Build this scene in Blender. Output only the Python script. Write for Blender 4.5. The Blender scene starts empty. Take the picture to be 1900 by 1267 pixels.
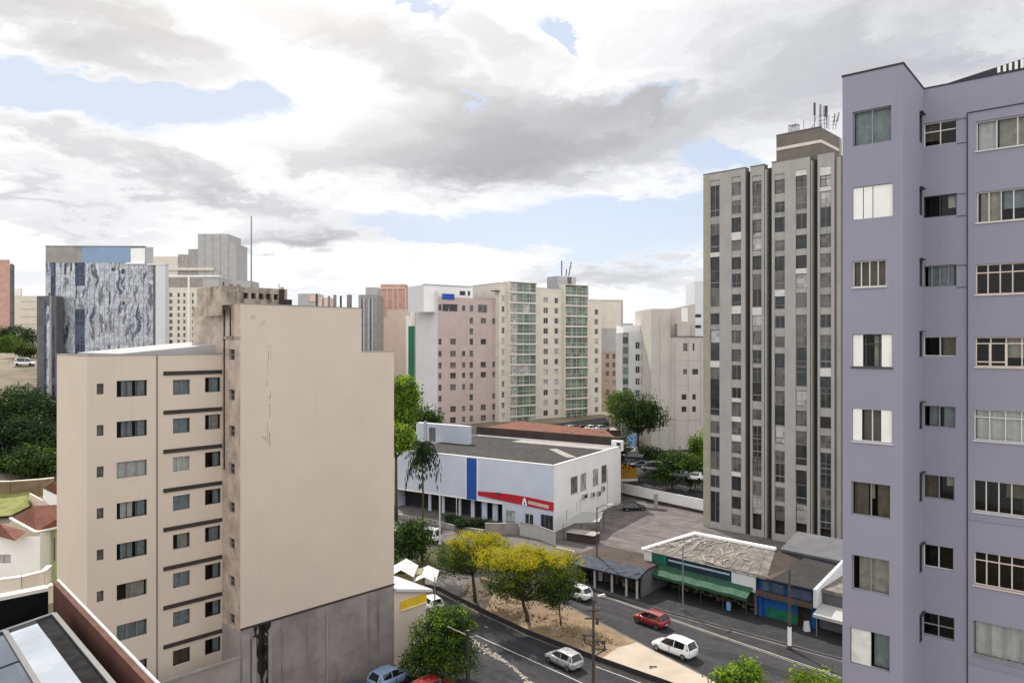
import bpy, math, random
from mathutils import Vector, noise as mnoise
R = math.radians
scene = bpy.context.scene
COL = scene.collection

# ------------------------------------------------------------------ camera
CAMZ, F, CX, CY = 30.0, 1357.0, 950.0, 633.5
cam = bpy.data.cameras.new('camera'); camo = bpy.data.objects.new('camera', cam); COL.objects.link(camo)
cam.lens = 36.0 * F / 1900.0; cam.sensor_width = 36.0; cam.clip_start = 0.1; cam.clip_end = 6000
camo.location = (0, 0, CAMZ); camo.rotation_euler = (R(90), 0, 0)
scene.camera = camo

# ------------------------------------------------------------------ light
SUN_AZ, SUN_EL = -22.0, 47.0
vs = scene.view_settings
vs.view_transform = 'Standard'; vs.look = 'None'; vs.gamma = 1.0; vs.use_curve_mapping = False
vs.exposure = 0.35
sl = bpy.data.lights.new('sun', 'SUN'); sl.energy = 4.0; sl.angle = R(0.6); sl.color = (1.0, 0.93, 0.82)
so = bpy.data.objects.new('sun', sl); COL.objects.link(so)
sd = Vector((math.sin(R(SUN_AZ)) * math.cos(R(SUN_EL)), math.cos(R(SUN_AZ)) * math.cos(R(SUN_EL)), math.sin(R(SUN_EL))))
so.rotation_euler = sd.to_track_quat('Z', 'Y').to_euler(); so.location = (0, 0, 120)

world = bpy.data.worlds.new('World'); scene.world = world; world.use_nodes = True
wt = world.node_tree; wt.nodes.clear()

class NT:
    """small node-building helper"""
    def __init__(s, t): s.t = t
    def n(s, typ, **kw):
        x = s.t.nodes.new(typ)
        for k, v in kw.items(): setattr(x, k, v)
        return x
    def put(s, sock, v):
        if v is None: return
        if isinstance(v, bpy.types.NodeSocket): s.t.links.new(v, sock)
        else: sock.default_value = v
    def m(s, op, a, b=None, c=None, clamp=False):
        x = s.n('ShaderNodeMath', operation=op, use_clamp=clamp)
        s.put(x.inputs[0], a); s.put(x.inputs[1], b); s.put(x.inputs[2], c)
        return x.outputs[0]
    def mix(s, f, a, b, blend='MIX'):
        x = s.n('ShaderNodeMix', data_type='RGBA', blend_type=blend)
        s.put(x.inputs[0], f)
        for i, v in ((6, a), (7, b)):
            if isinstance(v, (tuple, list)) and len(v) == 3: v = (*v, 1)
            s.put(x.inputs[i], v)
        return x.outputs[2]
    def noise(s, vec, scale, detail=6, rough=.55, dist=0.0, lac=2.0):
        x = s.n('ShaderNodeTexNoise'); s.put(x.inputs['Vector'], vec)
        x.inputs['Scale'].default_value = scale; x.inputs['Detail'].default_value = detail
        x.inputs['Roughness'].default_value = rough; x.inputs['Distortion'].default_value = dist
        x.inputs['Lacunarity'].default_value = lac
        return x.outputs['Fac']
    def ss(s, v, lo, hi, a=0.0, b=1.0):
        x = s.n('ShaderNodeMapRange', interpolation_type='SMOOTHSTEP'); s.put(x.inputs[0], v)
        x.inputs[1].default_value = lo; x.inputs[2].default_value = hi; x.inputs[3].default_value = a; x.inputs[4].default_value = b
        return x.outputs[0]
    def comb(s, x_, y_, z_):
        x = s.n('ShaderNodeCombineXYZ'); s.put(x.inputs[0], x_); s.put(x.inputs[1], y_); s.put(x.inputs[2], z_); return x.outputs[0]
    def map(s, vec, scale=(1, 1, 1), loc=(0, 0, 0), rot=(0, 0, 0)):
        x = s.n('ShaderNodeMapping'); s.put(x.inputs[0], vec); x.inputs[1].default_value = loc; x.inputs[2].default_value = rot; x.inputs[3].default_value = scale
        return x.outputs[0]

def build_sky():
    k = NT(wt)
    sky = k.n('ShaderNodeTexSky', sky_type='NISHITA'); sky.sun_disc = False
    sky.sun_elevation = R(SUN_EL); sky.sun_rotation = R(SUN_AZ % 360); sky.altitude = 760; sky.air_density = 1.0; sky.dust_density = 2.2
    d = k.n('ShaderNodeTexCoord').outputs['Generated']
    sep = k.n('ShaderNodeSeparateXYZ'); k.put(sep.inputs[0], d)
    az = k.m('ARCTAN2', sep.outputs[0], sep.outputs[1]); el = k.m('ARCSINE', sep.outputs[2])
    # cloud layer: directions projected onto a plane high above, so clouds crowd towards the horizon
    den = k.m('ADD', k.m('MAXIMUM', sep.outputs[2], 0.0), 0.22)
    p = k.comb(k.m('DIVIDE', sep.outputs[0], den), k.m('DIVIDE', sep.outputs[1], den), 0.0)
    n1 = k.noise(k.map(p, (1, 1, 1), (3.1, 1.7, 0)), 1.15, 9, .56, .35)
    n2 = k.noise(k.map(p, (1, 1.15, 1), (7.3, 4.2, 0)), 2.3, 9, .6, .5)
    n3 = k.noise(k.map(p, (1, 1, 1), (1.3, 9.2, 0)), 6.5, 8, .62, .3)
    # ragged distortion of the large cloud banks
    wob = k.m('MULTIPLY', k.m('SUBTRACT', n2, .5), .30); wob2 = k.m('MULTIPLY', k.m('SUBTRACT', n1, .5), .12)
    fine = k.m('MULTIPLY', k.m('SUBTRACT', n3, .5), .12)
    az2 = k.m('ADD', k.m('ADD', az, wob), fine); el2 = k.m('ADD', k.m('ADD', el, k.m('MULTIPLY', wob, .28)), k.m('ADD', wob2, k.m('MULTIPLY', fine, .5)))
    def blobs(lst):
        acc = None
        for (px, py, wx, wy, tilt, amp) in lst:
            a0 = math.atan((px - CX) / F); e0 = math.atan((CY - py) / math.hypot(F, px - CX))
            wa, we = wx / F, wy / F
            dx = k.m('SUBTRACT', az2, a0); dy = k.m('SUBTRACT', el2, e0)
            dy = k.m('MULTIPLY_ADD', dx, tilt, dy)
            q = k.m('ADD', k.m('POWER', k.m('DIVIDE', dx, wa), 2.0), k.m('POWER', k.m('DIVIDE', dy, we), 2.0))
            g = k.m('MULTIPLY', k.m('EXPONENT', k.m('MULTIPLY', q, -1.0)), amp)
            acc = g if acc is None else k.m('ADD', acc, g)
        return acc
    grey = blobs([(110, 30, 240, 62, .20, 1.25), (220, 85, 120, 34, .3, .6), (560, 40, 330, 60, .12, .7), (720, 105, 190, 50, .35, .75), (870, 255, 250, 62, .02, 1.25), (960, 295, 240, 40, .0, .75), (1100, 190, 190, 40, .2, .6), (600, 285, 130, 30, .1, .5),
                  (330, 325, 240, 30, .14, 1.0), (90, 345, 150, 24, .2, .75), (40, 270, 120, 22, .3, .5), (590, 437, 90, 20, 0, 1.1), (130, 420, 160, 22, .1, .4), (1500, 70, 420, 120, 0, .55), (1350, 200, 260, 50, .1, .35),
                  (1150, 500, 200, 22, 0, .55), (880, 60, 110, 32, .4, .5), (980, 520, 160, 14, 0, .4)])
    blue = blobs([(100, 185, 260, 40, .02, 1.5), (330, 190, 120, 30, 0, .6), (1190, 400, 260, 50, .04, 1.25), (1300, 300, 80, 34, .3, 1.2), (1030, 68, 34, 24, .6, 1.6), (860, 172, 36, 16, .4, 1.1), (1180, 180, 60, 20, .3, .8),
                  (770, 410, 150, 34, .1, .95), (960, 430, 220, 34, 0, .8), (780, 15, 40, 22, .3, 1.1), (1250, 465, 220, 26, 0, .5)])
    up = k.ss(el, R(34), R(60))                       # above the pictured part of the sky: broken cloud of the same kind
    g = k.m('ADD', k.m('MULTIPLY', k.m('SUBTRACT', 1.0, up), grey), k.m('MULTIPLY', up, .4))
    # wind-drawn streaks, tilted down towards the right
    q = k.comb(k.m('MULTIPLY', az2, 2.1), k.m('ADD', k.m('MULTIPLY', el2, 6.2), k.m('MULTIPLY', az2, 1.0)), 1.7)
    s1 = k.noise(q, 1.25, 9, .58, .25); s2 = k.noise(k.map(q, (1, 1, 1), (5.2, 2.9, 0)), 2.7, 8, .6, .3)
    t = k.m('ADD', k.m('MULTIPLY', g, .62), k.m('ADD', k.m('MULTIPLY', k.m('SUBTRACT', s1, .5), 1.05), k.m('MULTIPLY', k.m('SUBTRACT', s2, .5), .42)))
    sdn = k.n('ShaderNodeVectorMath', operation='DOT_PRODUCT'); k.put(sdn.inputs[0], d); sdn.inputs[1].default_value = sd
    glow = k.m('POWER', k.m('MAXIMUM', sdn.outputs['Value'], 0.0), 7.0)       # bright veil about the hidden sun
    t = k.m('ADD', t, k.m('MULTIPLY', glow, -.16))
    cr = k.n('ShaderNodeValToRGB'); k.put(cr.inputs[0], k.m('MULTIPLY_ADD', t, .8, .2)); e = cr.color_ramp.elements; cr.color_ramp.interpolation = 'EASE'
    for pos_, c_ in ((0.0, (.96, .965, .975)), (.20, (.75, .76, .785)), (.36, (.60, .61, .64)), (.55, (.425, .435, .47)), (.75, (.305, .312, .345)), (1.0, (.23, .237, .27))):
        x = e.new(pos_) if pos_ not in (0.0, 1.0) else e[0 if pos_ == 0.0 else -1]; x.color = (*c_, 1)
    cloud = k.mix(k.m('MULTIPLY', glow, .62), cr.outputs[0], (1.5, 1.45, 1.35))
    cloud = k.mix(k.ss(sep.outputs[1], -.6, .1, .75, 0), cloud, (1.55, 1.53, 1.50))  # brighter sky behind the camera, added as fill on the facades
    wmask = k.ss(k.m('ADD', k.m('SUBTRACT', blue, k.m('MULTIPLY', g, .3)), k.m('ADD', k.m('MULTIPLY', k.m('SUBTRACT', s1, .52), -1.3), k.m('MULTIPLY', k.m('SUBTRACT', s2, .5), 1.1))), .25, .85)
    skyc = k.n('ShaderNodeVectorMath', operation='SCALE'); k.put(skyc.inputs[0], sky.outputs[0]); skyc.inputs['Scale'].default_value = 0.11
    hz = k.mix(k.ss(az, R(-20), R(10), .9, .65), skyc.outputs[0], (.52, .585, .70))
    col = k.mix(k.m('MULTIPLY', wmask, .9), cloud, hz)
    low = k.ss(el, R(0.5), R(6), .6, 0.0)
    col = k.mix(low, col, (.80, .82, .84))
    bg = k.n('ShaderNodeBackground'); k.put(bg.inputs[0], col); bg.inputs[1].default_value = SKY_GAIN
    out = k.n('ShaderNodeOutputWorld'); k.put(out.inputs[0], bg.outputs[0])
SKY_GAIN = 1.0
build_sky()
world.cycles.sampling_method = 'MANUAL'; world.cycles.sample_map_resolution = 512
scene.cycles.max_bounces = 6; scene.cycles.diffuse_bounces = 3; scene.cycles.glossy_bounces = 3; scene.cycles.transparent_max_bounces = 8; scene.cycles.transmission_bounces = 3
scene.cycles.use_denoising = True

# ------------------------------------------------------------------ geometry helpers
def ray(px): return (px - CX) / F
def gp(px, py, z=0.0):
    """the spot at height z that lies under a photo pixel"""
    y = (CAMZ - z) * F / (py - CY); return (ray(px) * y, y, z)
def dirv(a): return (math.sin(R(a)), math.cos(R(a)))
def zat(py, y): return CAMZ - (py - CY) / F * y
def on_line(P, d, px):
    r = ray(px); return (r * P[1] - P[0]) / (d[0] - r * d[1])
OFF = {}
class MB:
    def __init__(s): s.v = []; s.f = []; s.mi = []; s.mats = []
    def idx(s, m):
        if m is None: return 0
        if m not in s.mats: s.mats.append(m)
        return s.mats.index(m)
    def face(s, pts, m=None):
        b = len(s.v); s.v += [tuple(p) for p in pts]; s.f.append(tuple(range(b, b + len(pts)))); s.mi.append(s.idx(m))
    def hexa(s, p, m=None):          # p: 4 bottom + 4 top points, same winding
        b = len(s.v); s.v += [tuple(q) for q in p]; i = s.idx(m)
        for q in ((3, 2, 1, 0), (4, 5, 6, 7), (0, 1, 5, 4), (1, 2, 6, 5), (2, 3, 7, 6), (3, 0, 4, 7)):
            s.f.append(tuple(b + j for j in q)); s.mi.append(i)
        return s
    def box(s, x0, x1, y0, y1, z0, z1, m=None):
        return s.hexa([(x0, y0, z0), (x1, y0, z0), (x1, y1, z0), (x0, y1, z0), (x0, y0, z1), (x1, y0, z1), (x1, y1, z1), (x0, y1, z1)], m)
    def prism(s, poly, z0, z1, m=None, mtop=None, bottom=True):
        """poly: (x,y) list; z1 a number or one per corner"""
        n = len(poly); b = len(s.v); zt = z1 if isinstance(z1, (list, tuple)) else [z1] * n
        s.v += [(x, y, z0) for x, y in poly] + [(x, y, z) for (x, y), z in zip(poly, zt)]
        i = s.idx(m); it = s.idx(mtop or m)
        for j in range(n): s.f.append((b + j, b + (j + 1) % n, b + n + (j + 1) % n, b + n + j)); s.mi.append(i)
        s.f.append(tuple(b + n + j for j in range(n))); s.mi.append(it)
        if bottom: s.f.append(tuple(b + j for j in reversed(range(n)))); s.mi.append(i)
        return s
    def tube(s, pts, rad, m=None, n=8, cap=True):
        pts = [Vector(p) for p in pts]; rs = rad if isinstance(rad, (list, tuple)) else [rad] * len(pts)
        b = len(s.v); i = s.idx(m); prev = None
        for j, p in enumerate(pts):
            t = (pts[min(j + 1, len(pts) - 1)] - pts[max(j - 1, 0)]).normalized()
            ref = prev if prev is not None else (Vector((1, 0, 0)) if abs(t.x) < .9 else Vector((0, 1, 0)))
            u = (ref - t * ref.dot(t)).normalized(); w = t.cross(u); prev = u
            for q in range(n):
                a = 2 * math.pi * q / n; s.v.append(tuple(p + (u * math.cos(a) + w * math.sin(a)) * rs[j]))
        for j in range(len(pts) - 1):
            for q in range(n):
                s.f.append((b + j * n + q, b + j * n + (q + 1) % n, b + (j + 1) * n + (q + 1) % n, b + (j + 1) * n + q)); s.mi.append(i)
        if cap:
            s.f.append(tuple(b + q for q in reversed(range(n)))); s.mi.append(i)
            s.f.append(tuple(b + (len(pts) - 1) * n + q for q in range(n))); s.mi.append(i)
        return s
    def loft(s, rings, m=None, closed=True, caps=True):
        b = len(s.v); n = len(rings[0]); i = s.idx(m)
        for r in rings: s.v += [tuple(p) for p in r]
        for j in range(len(rings) - 1):
            for q in range(n if closed else n - 1):
                s.f.append((b + j * n + q, b + j * n + (q + 1) % n, b + (j + 1) * n + (q + 1) % n, b + (j + 1) * n + q)); s.mi.append(i)
        if caps and closed:
            s.f.append(tuple(b + q for q in reversed(range(n)))); s.mi.append(i)
            s.f.append(tuple(b + (len(rings) - 1) * n + q for q in range(n))); s.mi.append(i)
        return s
    def build(s, name, m=None, parent=None, smooth=False, bevel=0.0):
        o4 = OFF.get(parent.name, (0, 0, 0)) if parent else (0, 0, 0)
        me = bpy.data.meshes.new(name)
        me.from_pydata([(x - o4[0], y - o4[1], z - o4[2]) for x, y, z in s.v], [], s.f)
        for mm in (s.mats or [m]): me.materials.append(mm)
        if s.mats: me.polygons.foreach_set('material_index', s.mi)
        if smooth: me.polygons.foreach_set('use_smooth', [True] * len(s.f))
        me.update()
        o = bpy.data.objects.new(name, me); COL.objects.link(o)
        if bevel:
            bm = o.modifiers.new('bevel', 'BEVEL'); bm.width = bevel; bm.segments = 2; bm.limit_method = 'ANGLE'
        if parent: o.parent = parent; OFF[o.name] = o4
        return o
def tag(o, label=None, cat=None, group=None, kind=None):
    if label: o['label'] = label
    if cat: o['category'] = cat
    if group: o['group'] = group
    if kind: o['kind'] = kind
    return o
def thing(name, label, cat, loc=(0, 0, 0), group=None, local=False, rz=0.0):
    o = bpy.data.objects.new(name, None); COL.objects.link(o); o.location = loc; o.rotation_euler = (0, 0, rz); o.empty_display_size = .5
    tag(o, label, cat, group); OFF[o.name] = (0, 0, 0) if local else tuple(loc); return o

class Wall:
    """an upright plane: t runs along it, n stands out towards the street"""
    def __init__(s, P, d, flip=False):
        s.P = P; s.d = d; n = (d[1], -d[0])
        if (n[0] * -P[0] + n[1] * -P[1]) < 0: n = (-n[0], -n[1])
        if flip: n = (-n[0], -n[1])
        s.n = n
    def pt(s, t, z, n=0.0): return (s.P[0] + s.d[0] * t + s.n[0] * n, s.P[1] + s.d[1] * t + s.n[1] * n, z)
    def xy(s, t, n=0.0): return s.pt(t, 0, n)[:2]
    def t(s, px): return on_line(s.P, s.d, px)
    def z(s, py, t): return zat(py, s.pt(t, 0)[1])
    def rect(s, px0, px1, py0, py1):
        t0, t1 = s.t(px0), s.t(px1); y = s.pt((t0 + t1) / 2, 0)[1]
        if t0 > t1: t0, t1 = t1, t0
        return (t0, t1, zat(py1, y), zat(py0, y))
    def box(s, mb, t0, t1, z0, z1, n0, n1, m=None):
        mb.hexa([s.pt(t0, z0, n1), s.pt(t1, z0, n1), s.pt(t1, z0, n0), s.pt(t0, z0, n0), s.pt(t0, z1, n1), s.pt(t1, z1, n1), s.pt(t1, z1, n0), s.pt(t0, z1, n0)], m)
    def quad(s, mb, t0, t1, z0, z1, n, m=None):
        mb.face([s.pt(t0, z0, n), s.pt(t1, z0, n), s.pt(t1, z1, n), s.pt(t0, z1, n)], m)
    def face(s, mb, t0, t1, z0, z1, holes=(), m=None, depth=.22, mrev=None):
        """the wall skin with real openings and their reveals"""
        E = 1e-4
        ts = sorted({t0, t1, *[h[0] for h in holes], *[h[1] for h in holes]}); zs = sorted({z0, z1, *[h[2] for h in holes], *[h[3] for h in holes]})
        ts = [t for t in ts if t0 - E <= t <= t1 + E]; zs = [z for z in zs if z0 - E <= z <= z1 + E]
        for a, b in zip(ts, ts[1:]):
            run = None
            for c, e in zip(zs, zs[1:]):
                tm, zm = (a + b) / 2, (c + e) / 2
                inside = any(h[0] < tm < h[1] and h[2] < zm < h[3] for h in holes)
                if inside:
                    if run is not None: s.quad(mb, a, b, run, c, 0, m); run = None
                elif run is None: run = c
            if run is not None: s.quad(mb, a, b, run, zs[-1], 0, m)
        for (a, b, c, e) in holes:
            q = [(a, c), (b, c), (b, e), (a, e)]
            for i in range(4):
                (ta, za), (tb, zb) = q[i], q[(i + 1) % 4]
                mb.face([s.pt(ta, za, 0), s.pt(tb, zb, 0), s.pt(tb, zb, -depth), s.pt(ta, za, -depth)], mrev or m)

# ------------------------------------------------------------------ materials
def base(name):
    m = bpy.data.materials.new(name); m.use_nodes = True; t = m.node_tree; b = t.nodes['Principled BSDF']; return m, NT(t), b
def c4(c): return (*c, 1)
def M(name, col, rough=.85, var=.10, scale=.7, bump=0.0, bscale=25.0, streak=0.0, stain=(.10, .09, .08), spec=.3, metal=0.0, blotch=0.0, bcol=None, course=0.0, coat=0.0, along=0.0):
    m, k, b = base(name)
    pos = k.n('ShaderNodeNewGeometry').outputs['Position']
    f = k.noise(pos, scale, 7, .6)
    lo = tuple(c * (1 - var) for c in col); hi = tuple(min(1, c * (1 + var)) for c in col)
    c = k.mix(k.ss(f, .3, .7), lo, hi)
    fg = k.noise(pos, scale * 14, 4, .6); c = k.mix(k.ss(fg, .25, .75, 0, var * .9), c, tuple(q * .62 for q in col))
    if blotch:
        c = k.mix(k.m('MULTIPLY', k.ss(k.noise(pos, scale * .45, 8, .66, .8), .52, .66), blotch), c, bcol or tuple(q * .7 for q in col))
    if streak:
        sv = k.noise(k.map(pos, (1.6, 1.6, .045)), 1.3, 6, .62); gate = k.ss(k.noise(pos, .16, 3), .42, .62)
        c = k.mix(k.m('MULTIPLY', k.m('MULTIPLY', k.ss(sv, .53, .72), gate), streak), c, stain)
    if along:        # wear drawn out along the street
        rp_ = k.map(k.map(pos, rot=(0, 0, R(46))), (.045, .75, 1)); c = k.mix(k.m('MULTIPLY', k.ss(k.noise(rp_, 1.0, 5, .6), .42, .62), along), c, tuple(q * 1.9 for q in col))
        rp_ = k.map(k.map(pos, rot=(0, 0, R(44))), (.22, .5, 1)); c = k.mix(k.m('MULTIPLY', k.ss(k.noise(rp_, .7, 2, .4), .60, .62), along * .8), c, tuple(q * .45 for q in col))
    if course:       # rows of tiles or boards
        w = k.n('ShaderNodeTexWave', bands_direction='Z'); k.put(w.inputs[0], pos); w.inputs['Scale'].default_value = course; w.inputs['Distortion'].default_value = .6; w.inputs['Detail'].default_value = 2
        c = k.mix(k.ss(w.outputs['Fac'], .0, .5, .35, 0), c, tuple(q * .55 for q in col))
    k.put(b.inputs['Base Color'], c); b.inputs['Roughness'].default_value = rough; b.inputs['Metallic'].default_value = metal
    b.inputs['Specular IOR Level'].default_value = spec; b.inputs['Coat Weight'].default_value = coat
    k.put(b.inputs['Roughness'], k.ss(k.noise(pos, scale * 3, 5), .3, .7, max(.02, rough - .08), min(1, rough + .08)))
    if bump:
        bn = k.n('ShaderNodeBump'); bn.inputs['Strength'].default_value = bump; bn.inputs['Distance'].default_value = .03
        k.put(bn.inputs['Height'], k.noise(pos, bscale, 6, .65)); k.put(b.inputs['Normal'], bn.outputs[0])
    return m
def glass(name, col, rough=.06, spec=.3, wob=0.0, metal=0.0, cell=(.9, .9, 1.4), cvar=.35):
    """opaque dark window glass with uneven tint behind it"""
    m, k, b = base(name); pos = k.n('ShaderNodeNewGeometry').outputs['Position']
    vo = k.n('ShaderNodeTexWhiteNoise', noise_dimensions='3D')
    sn = k.n('ShaderNodeVectorMath', operation='FLOOR'); k.put(sn.inputs[0], k.map(pos, cell)); k.put(vo.inputs[0], sn.outputs[0])
    c = k.mix(vo.outputs['Value'], tuple(q * (1 - cvar) for q in col), tuple(q * (1 + cvar) for q in col))
    k.put(b.inputs['Base Color'], c); b.inputs['Roughness'].default_value = rough; b.inputs['Specular IOR Level'].default_value = spec; b.inputs['Metallic'].default_value = metal
    if wob:
        bn = k.n('ShaderNodeBump'); bn.inputs['Strength'].default_value = wob; bn.inputs['Distance'].default_value = .25
        k.put(bn.inputs['Height'], k.noise(pos, .8, 3, .5)); k.put(b.inputs['Normal'], bn.outputs[0])
    return m
def clear_glass(name, tint=(.86, .9, .9)):
    m, k, b = base(name); t = m.node_tree; t.nodes.remove(b)
    tr = k.n('ShaderNodeBsdfTransparent'); tr.inputs[0].default_value = c4(tint)
    gl = k.n('ShaderNodeBsdfGlossy'); gl.inputs['Roughness'].default_value = .04
    fr = k.n('ShaderNodeFresnel'); fr.inputs[0].default_value = 1.34
    mx = k.n('ShaderNodeMixShader'); k.put(mx.inputs[0], fr.outputs[0]); k.put(mx.inputs[1], tr.outputs[0]); k.put(mx.inputs[2], gl.outputs[0])
    k.put(t.nodes['Material Output'].inputs[0], mx.outputs[0]); return m
def leafmat(name, col, tr=.45, var=.35):
    m, k, b = base(name); pos = k.n('ShaderNodeNewGeometry').outputs['Position']
    f = k.noise(pos, .9, 5, .6); f2 = k.noise(pos, 6.0, 3, .6)
    c = k.mix(k.ss(f, .3, .7), tuple(q * (1 - var) for q in col), tuple(q * (1 + var) for q in col))
    c = k.mix(k.ss(f2, .3, .7, 0, .5), c, (col[0] * 1.5, col[1] * 1.15, col[2] * .8))
    df = k.n('ShaderNodeBsdfDiffuse'); k.put(df.inputs[0], c); tl = k.n('ShaderNodeBsdfTranslucent')
    k.put(tl.inputs[0], k.mix(.5, c, (col[0] * 2.2, col[1] * 2.0, col[2] * 1.0)))
    gl = k.n('ShaderNodeBsdfGlossy'); gl.inputs['Roughness'].default_value = .45; gl.inputs[0].default_value = (.9, .95, .9, 1)
    mx = k.n('ShaderNodeMixShader'); mx.inputs[0].default_value = tr; k.put(mx.inputs[1], df.outputs[0]); k.put(mx.inputs[2], tl.outputs[0])
    m2 = k.n('ShaderNodeMixShader'); m2.inputs[0].default_value = .012; k.put(m2.inputs[1], mx.outputs[0]); k.put(m2.inputs[2], gl.outputs[0])
    t = m.node_tree; t.nodes.remove(b); k.put(t.nodes['Material Output'].inputs[0], m2.outputs[0]); return m

mt = {}
mt['beige'] = M('beige_render', (.595, .512, .435), .9, .03, .25, .25, 30, .14, (.42, .34, .285))
mt['beige_dirty'] = M('weathered_beige', (.47, .385, .325), .92, .22, .8, .5, 14, .9, (.10, .085, .075), blotch=.5, bcol=(.20, .165, .14))
mt['parapet'] = M('stained_parapet', (.40, .34, .28), .93, .25, 1.2, .6, 10, .9, (.05, .045, .04), blotch=.85, bcol=(.09, .08, .07))
mt['concrete_dark'] = M('stained_concrete', (.255, .226, .218), .93, .22, .5, .6, 12, .75, (.055, .05, .048), blotch=.35, bcol=(.24, .215, .205))
mt['concrete'] = M('concrete', (.30, .28, .265), .92, .16, .6, .4, 16, .35, (.14, .13, .12))
mt['brown_band'] = M('brown_band', (.048, .036, .032), .85, .15, 1.0)
mt['brown_wall'] = M('brown_parapet', (.098, .040, .027), .85, .2, .7, .3, 18, .5, (.10, .05, .035))
mt['lilac'] = M('lilac_paint', (.256, .251, .318), .88, .03, .3, .18, 30, .3, (.19, .185, .24))
mt['coping'] = M('dark_coping', (.035, .033, .04), .7, .2, 2)
mt['tower'] = M('tower_render', (.36, .343, .325), .9, .07, .4, .2, 20, .3, (.20, .185, .165))
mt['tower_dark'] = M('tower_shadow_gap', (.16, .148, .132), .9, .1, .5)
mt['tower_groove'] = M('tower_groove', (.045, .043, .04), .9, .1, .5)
mt['olive'] = M('olive_edge', (.33, .315, .235), .9, .10, .6, 0, 20, .3, (.20, .18, .10))
mt['penthouse'] = M('penthouse_render', (.165, .15, .13), .92, .12, .5, .3, 14, .4, (.08, .075, .065))
mt['cream'] = M('cream_paint', (.63, .59, .52), .88, .06, .5)
mt['pink'] = M('pink_render', (.49, .40, .375), .9, .06, .4, 0, 20, .2, (.42, .33, .30))
mt['whitewall'] = M('white_paint', (.80, .80, .79), .85, .04, .3, .1, 25, .18, (.50, .48, .45))
mt['store_shade_white'] = M('shaded_white_paint', (.51, .555, .66), .85, .04, .3, .1, 25, .2, (.40, .43, .50))  # store's shaded sides: bluish shade mixed into the white
mt['coolwhite'] = M('cool_white_paint', (.60, .61, .635), .85, .04, .3, 0, 25, .2, (.48, .49, .53))
mt['greywall'] = M('grey_render', (.40, .40, .405), .9, .08, .3, 0, 20, .3, (.28, .28, .285))
mt['darkgrey'] = M('dark_grey', (.12, .12, .13), .85, .15, .5)
mt['red_far'] = M('red_brick_far', (.50, .31, .26), .92, .14, .5, 0, 20, .2, (.3, .16, .13))
mt['peach_far'] = M('peach_render', (.62, .50, .44), .9, .05, .3)
mt['green_wall'] = M('green_wall', (.03, .16, .085), .8, .1, .3)
mt['frame_white'] = M('white_frame', (.56, .545, .52), .5, .05, 1, spec=.5)
mt['frame_grey'] = M('grey_frame', (.22, .22, .22), .5, .1, 1, spec=.5)
mt['frame_dark'] = M('dark_frame', (.03, .03, .032), .5, .1, 1, spec=.5)
mt['frame_warm'] = M('warm_frame', (.62, .53, .45), .55, .08, 1, spec=.5)
mt['shutter'] = M('white_shutter', (.78, .77, .74), .6, .05, 1)
mt['blind'] = M('grey_blind', (.30, .30, .295), .75, .15, 2)
mt['curtain_grey'] = M('grey_curtain', (.27, .30, .32), .9, .2, 3)
mt['curtain_white'] = M('white_curtain', (.60, .585, .56), .9, .12, 3)
mt['curtain_brown'] = M('brown_curtain', (.16, .125, .095), .9, .2, 3)
mt['curtain_warm'] = M('warm_curtain', (.40, .36, .31), .9, .2, 3)
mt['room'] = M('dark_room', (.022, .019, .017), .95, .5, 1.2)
mt['glass_clear'] = clear_glass('clear_glass')
mt['glass_dark'] = glass('dark_glass', (.035, .038, .042))
mt['glass_mid'] = glass('curtained_glass', (.115, .112, .106), .12)
mt['glass_pale'] = glass('pale_glass', (.36, .36, .36), .15)
mt['glass_green'] = glass('green_glass', (.115, .16, .125), .08, .6, .25, cell=(.55, .55, .34), cvar=.5)
mt['glass_blue'] = glass('blue_glass', (.05, .075, .13), .05, .8, .3)
def rippled(name):  # rippled reflections painted into the base colour as pale, blue and black bands
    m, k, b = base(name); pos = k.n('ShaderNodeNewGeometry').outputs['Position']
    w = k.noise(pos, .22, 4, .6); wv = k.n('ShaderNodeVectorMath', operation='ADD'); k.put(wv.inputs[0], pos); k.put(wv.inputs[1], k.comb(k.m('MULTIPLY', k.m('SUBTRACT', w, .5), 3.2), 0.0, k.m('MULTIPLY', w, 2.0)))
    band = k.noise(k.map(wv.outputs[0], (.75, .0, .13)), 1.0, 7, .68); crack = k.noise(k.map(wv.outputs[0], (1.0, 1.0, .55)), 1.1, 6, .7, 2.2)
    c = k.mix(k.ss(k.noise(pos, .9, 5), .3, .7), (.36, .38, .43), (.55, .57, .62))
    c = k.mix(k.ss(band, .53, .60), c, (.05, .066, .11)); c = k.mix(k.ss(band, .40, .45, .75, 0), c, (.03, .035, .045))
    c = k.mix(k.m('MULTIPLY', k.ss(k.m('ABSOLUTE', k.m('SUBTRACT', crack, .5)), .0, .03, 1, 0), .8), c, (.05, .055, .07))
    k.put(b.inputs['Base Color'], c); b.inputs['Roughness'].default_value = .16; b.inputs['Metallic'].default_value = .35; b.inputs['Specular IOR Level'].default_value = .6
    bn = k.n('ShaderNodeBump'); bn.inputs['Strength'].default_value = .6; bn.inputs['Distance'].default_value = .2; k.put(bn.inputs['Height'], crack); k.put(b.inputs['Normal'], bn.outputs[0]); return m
mt['mirror'] = rippled('painted_reflection_glass')
mt['mirror_blue'] = glass('blue_mirror_glass', (.045, .06, .10), .06, .5, .6, .6, cell=(.5, .5, .3), cvar=.5)
mt['roof_dark'] = M('dark_roofing', (.027, .025, .026), .9, .25, .5, .4, 8, 0, blotch=.6, bcol=(.045, .042, .042))
mt['roof_brown'] = M('brown_roofing', (.06, .044, .038), .92, .2, .5, .4, 8)
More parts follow.
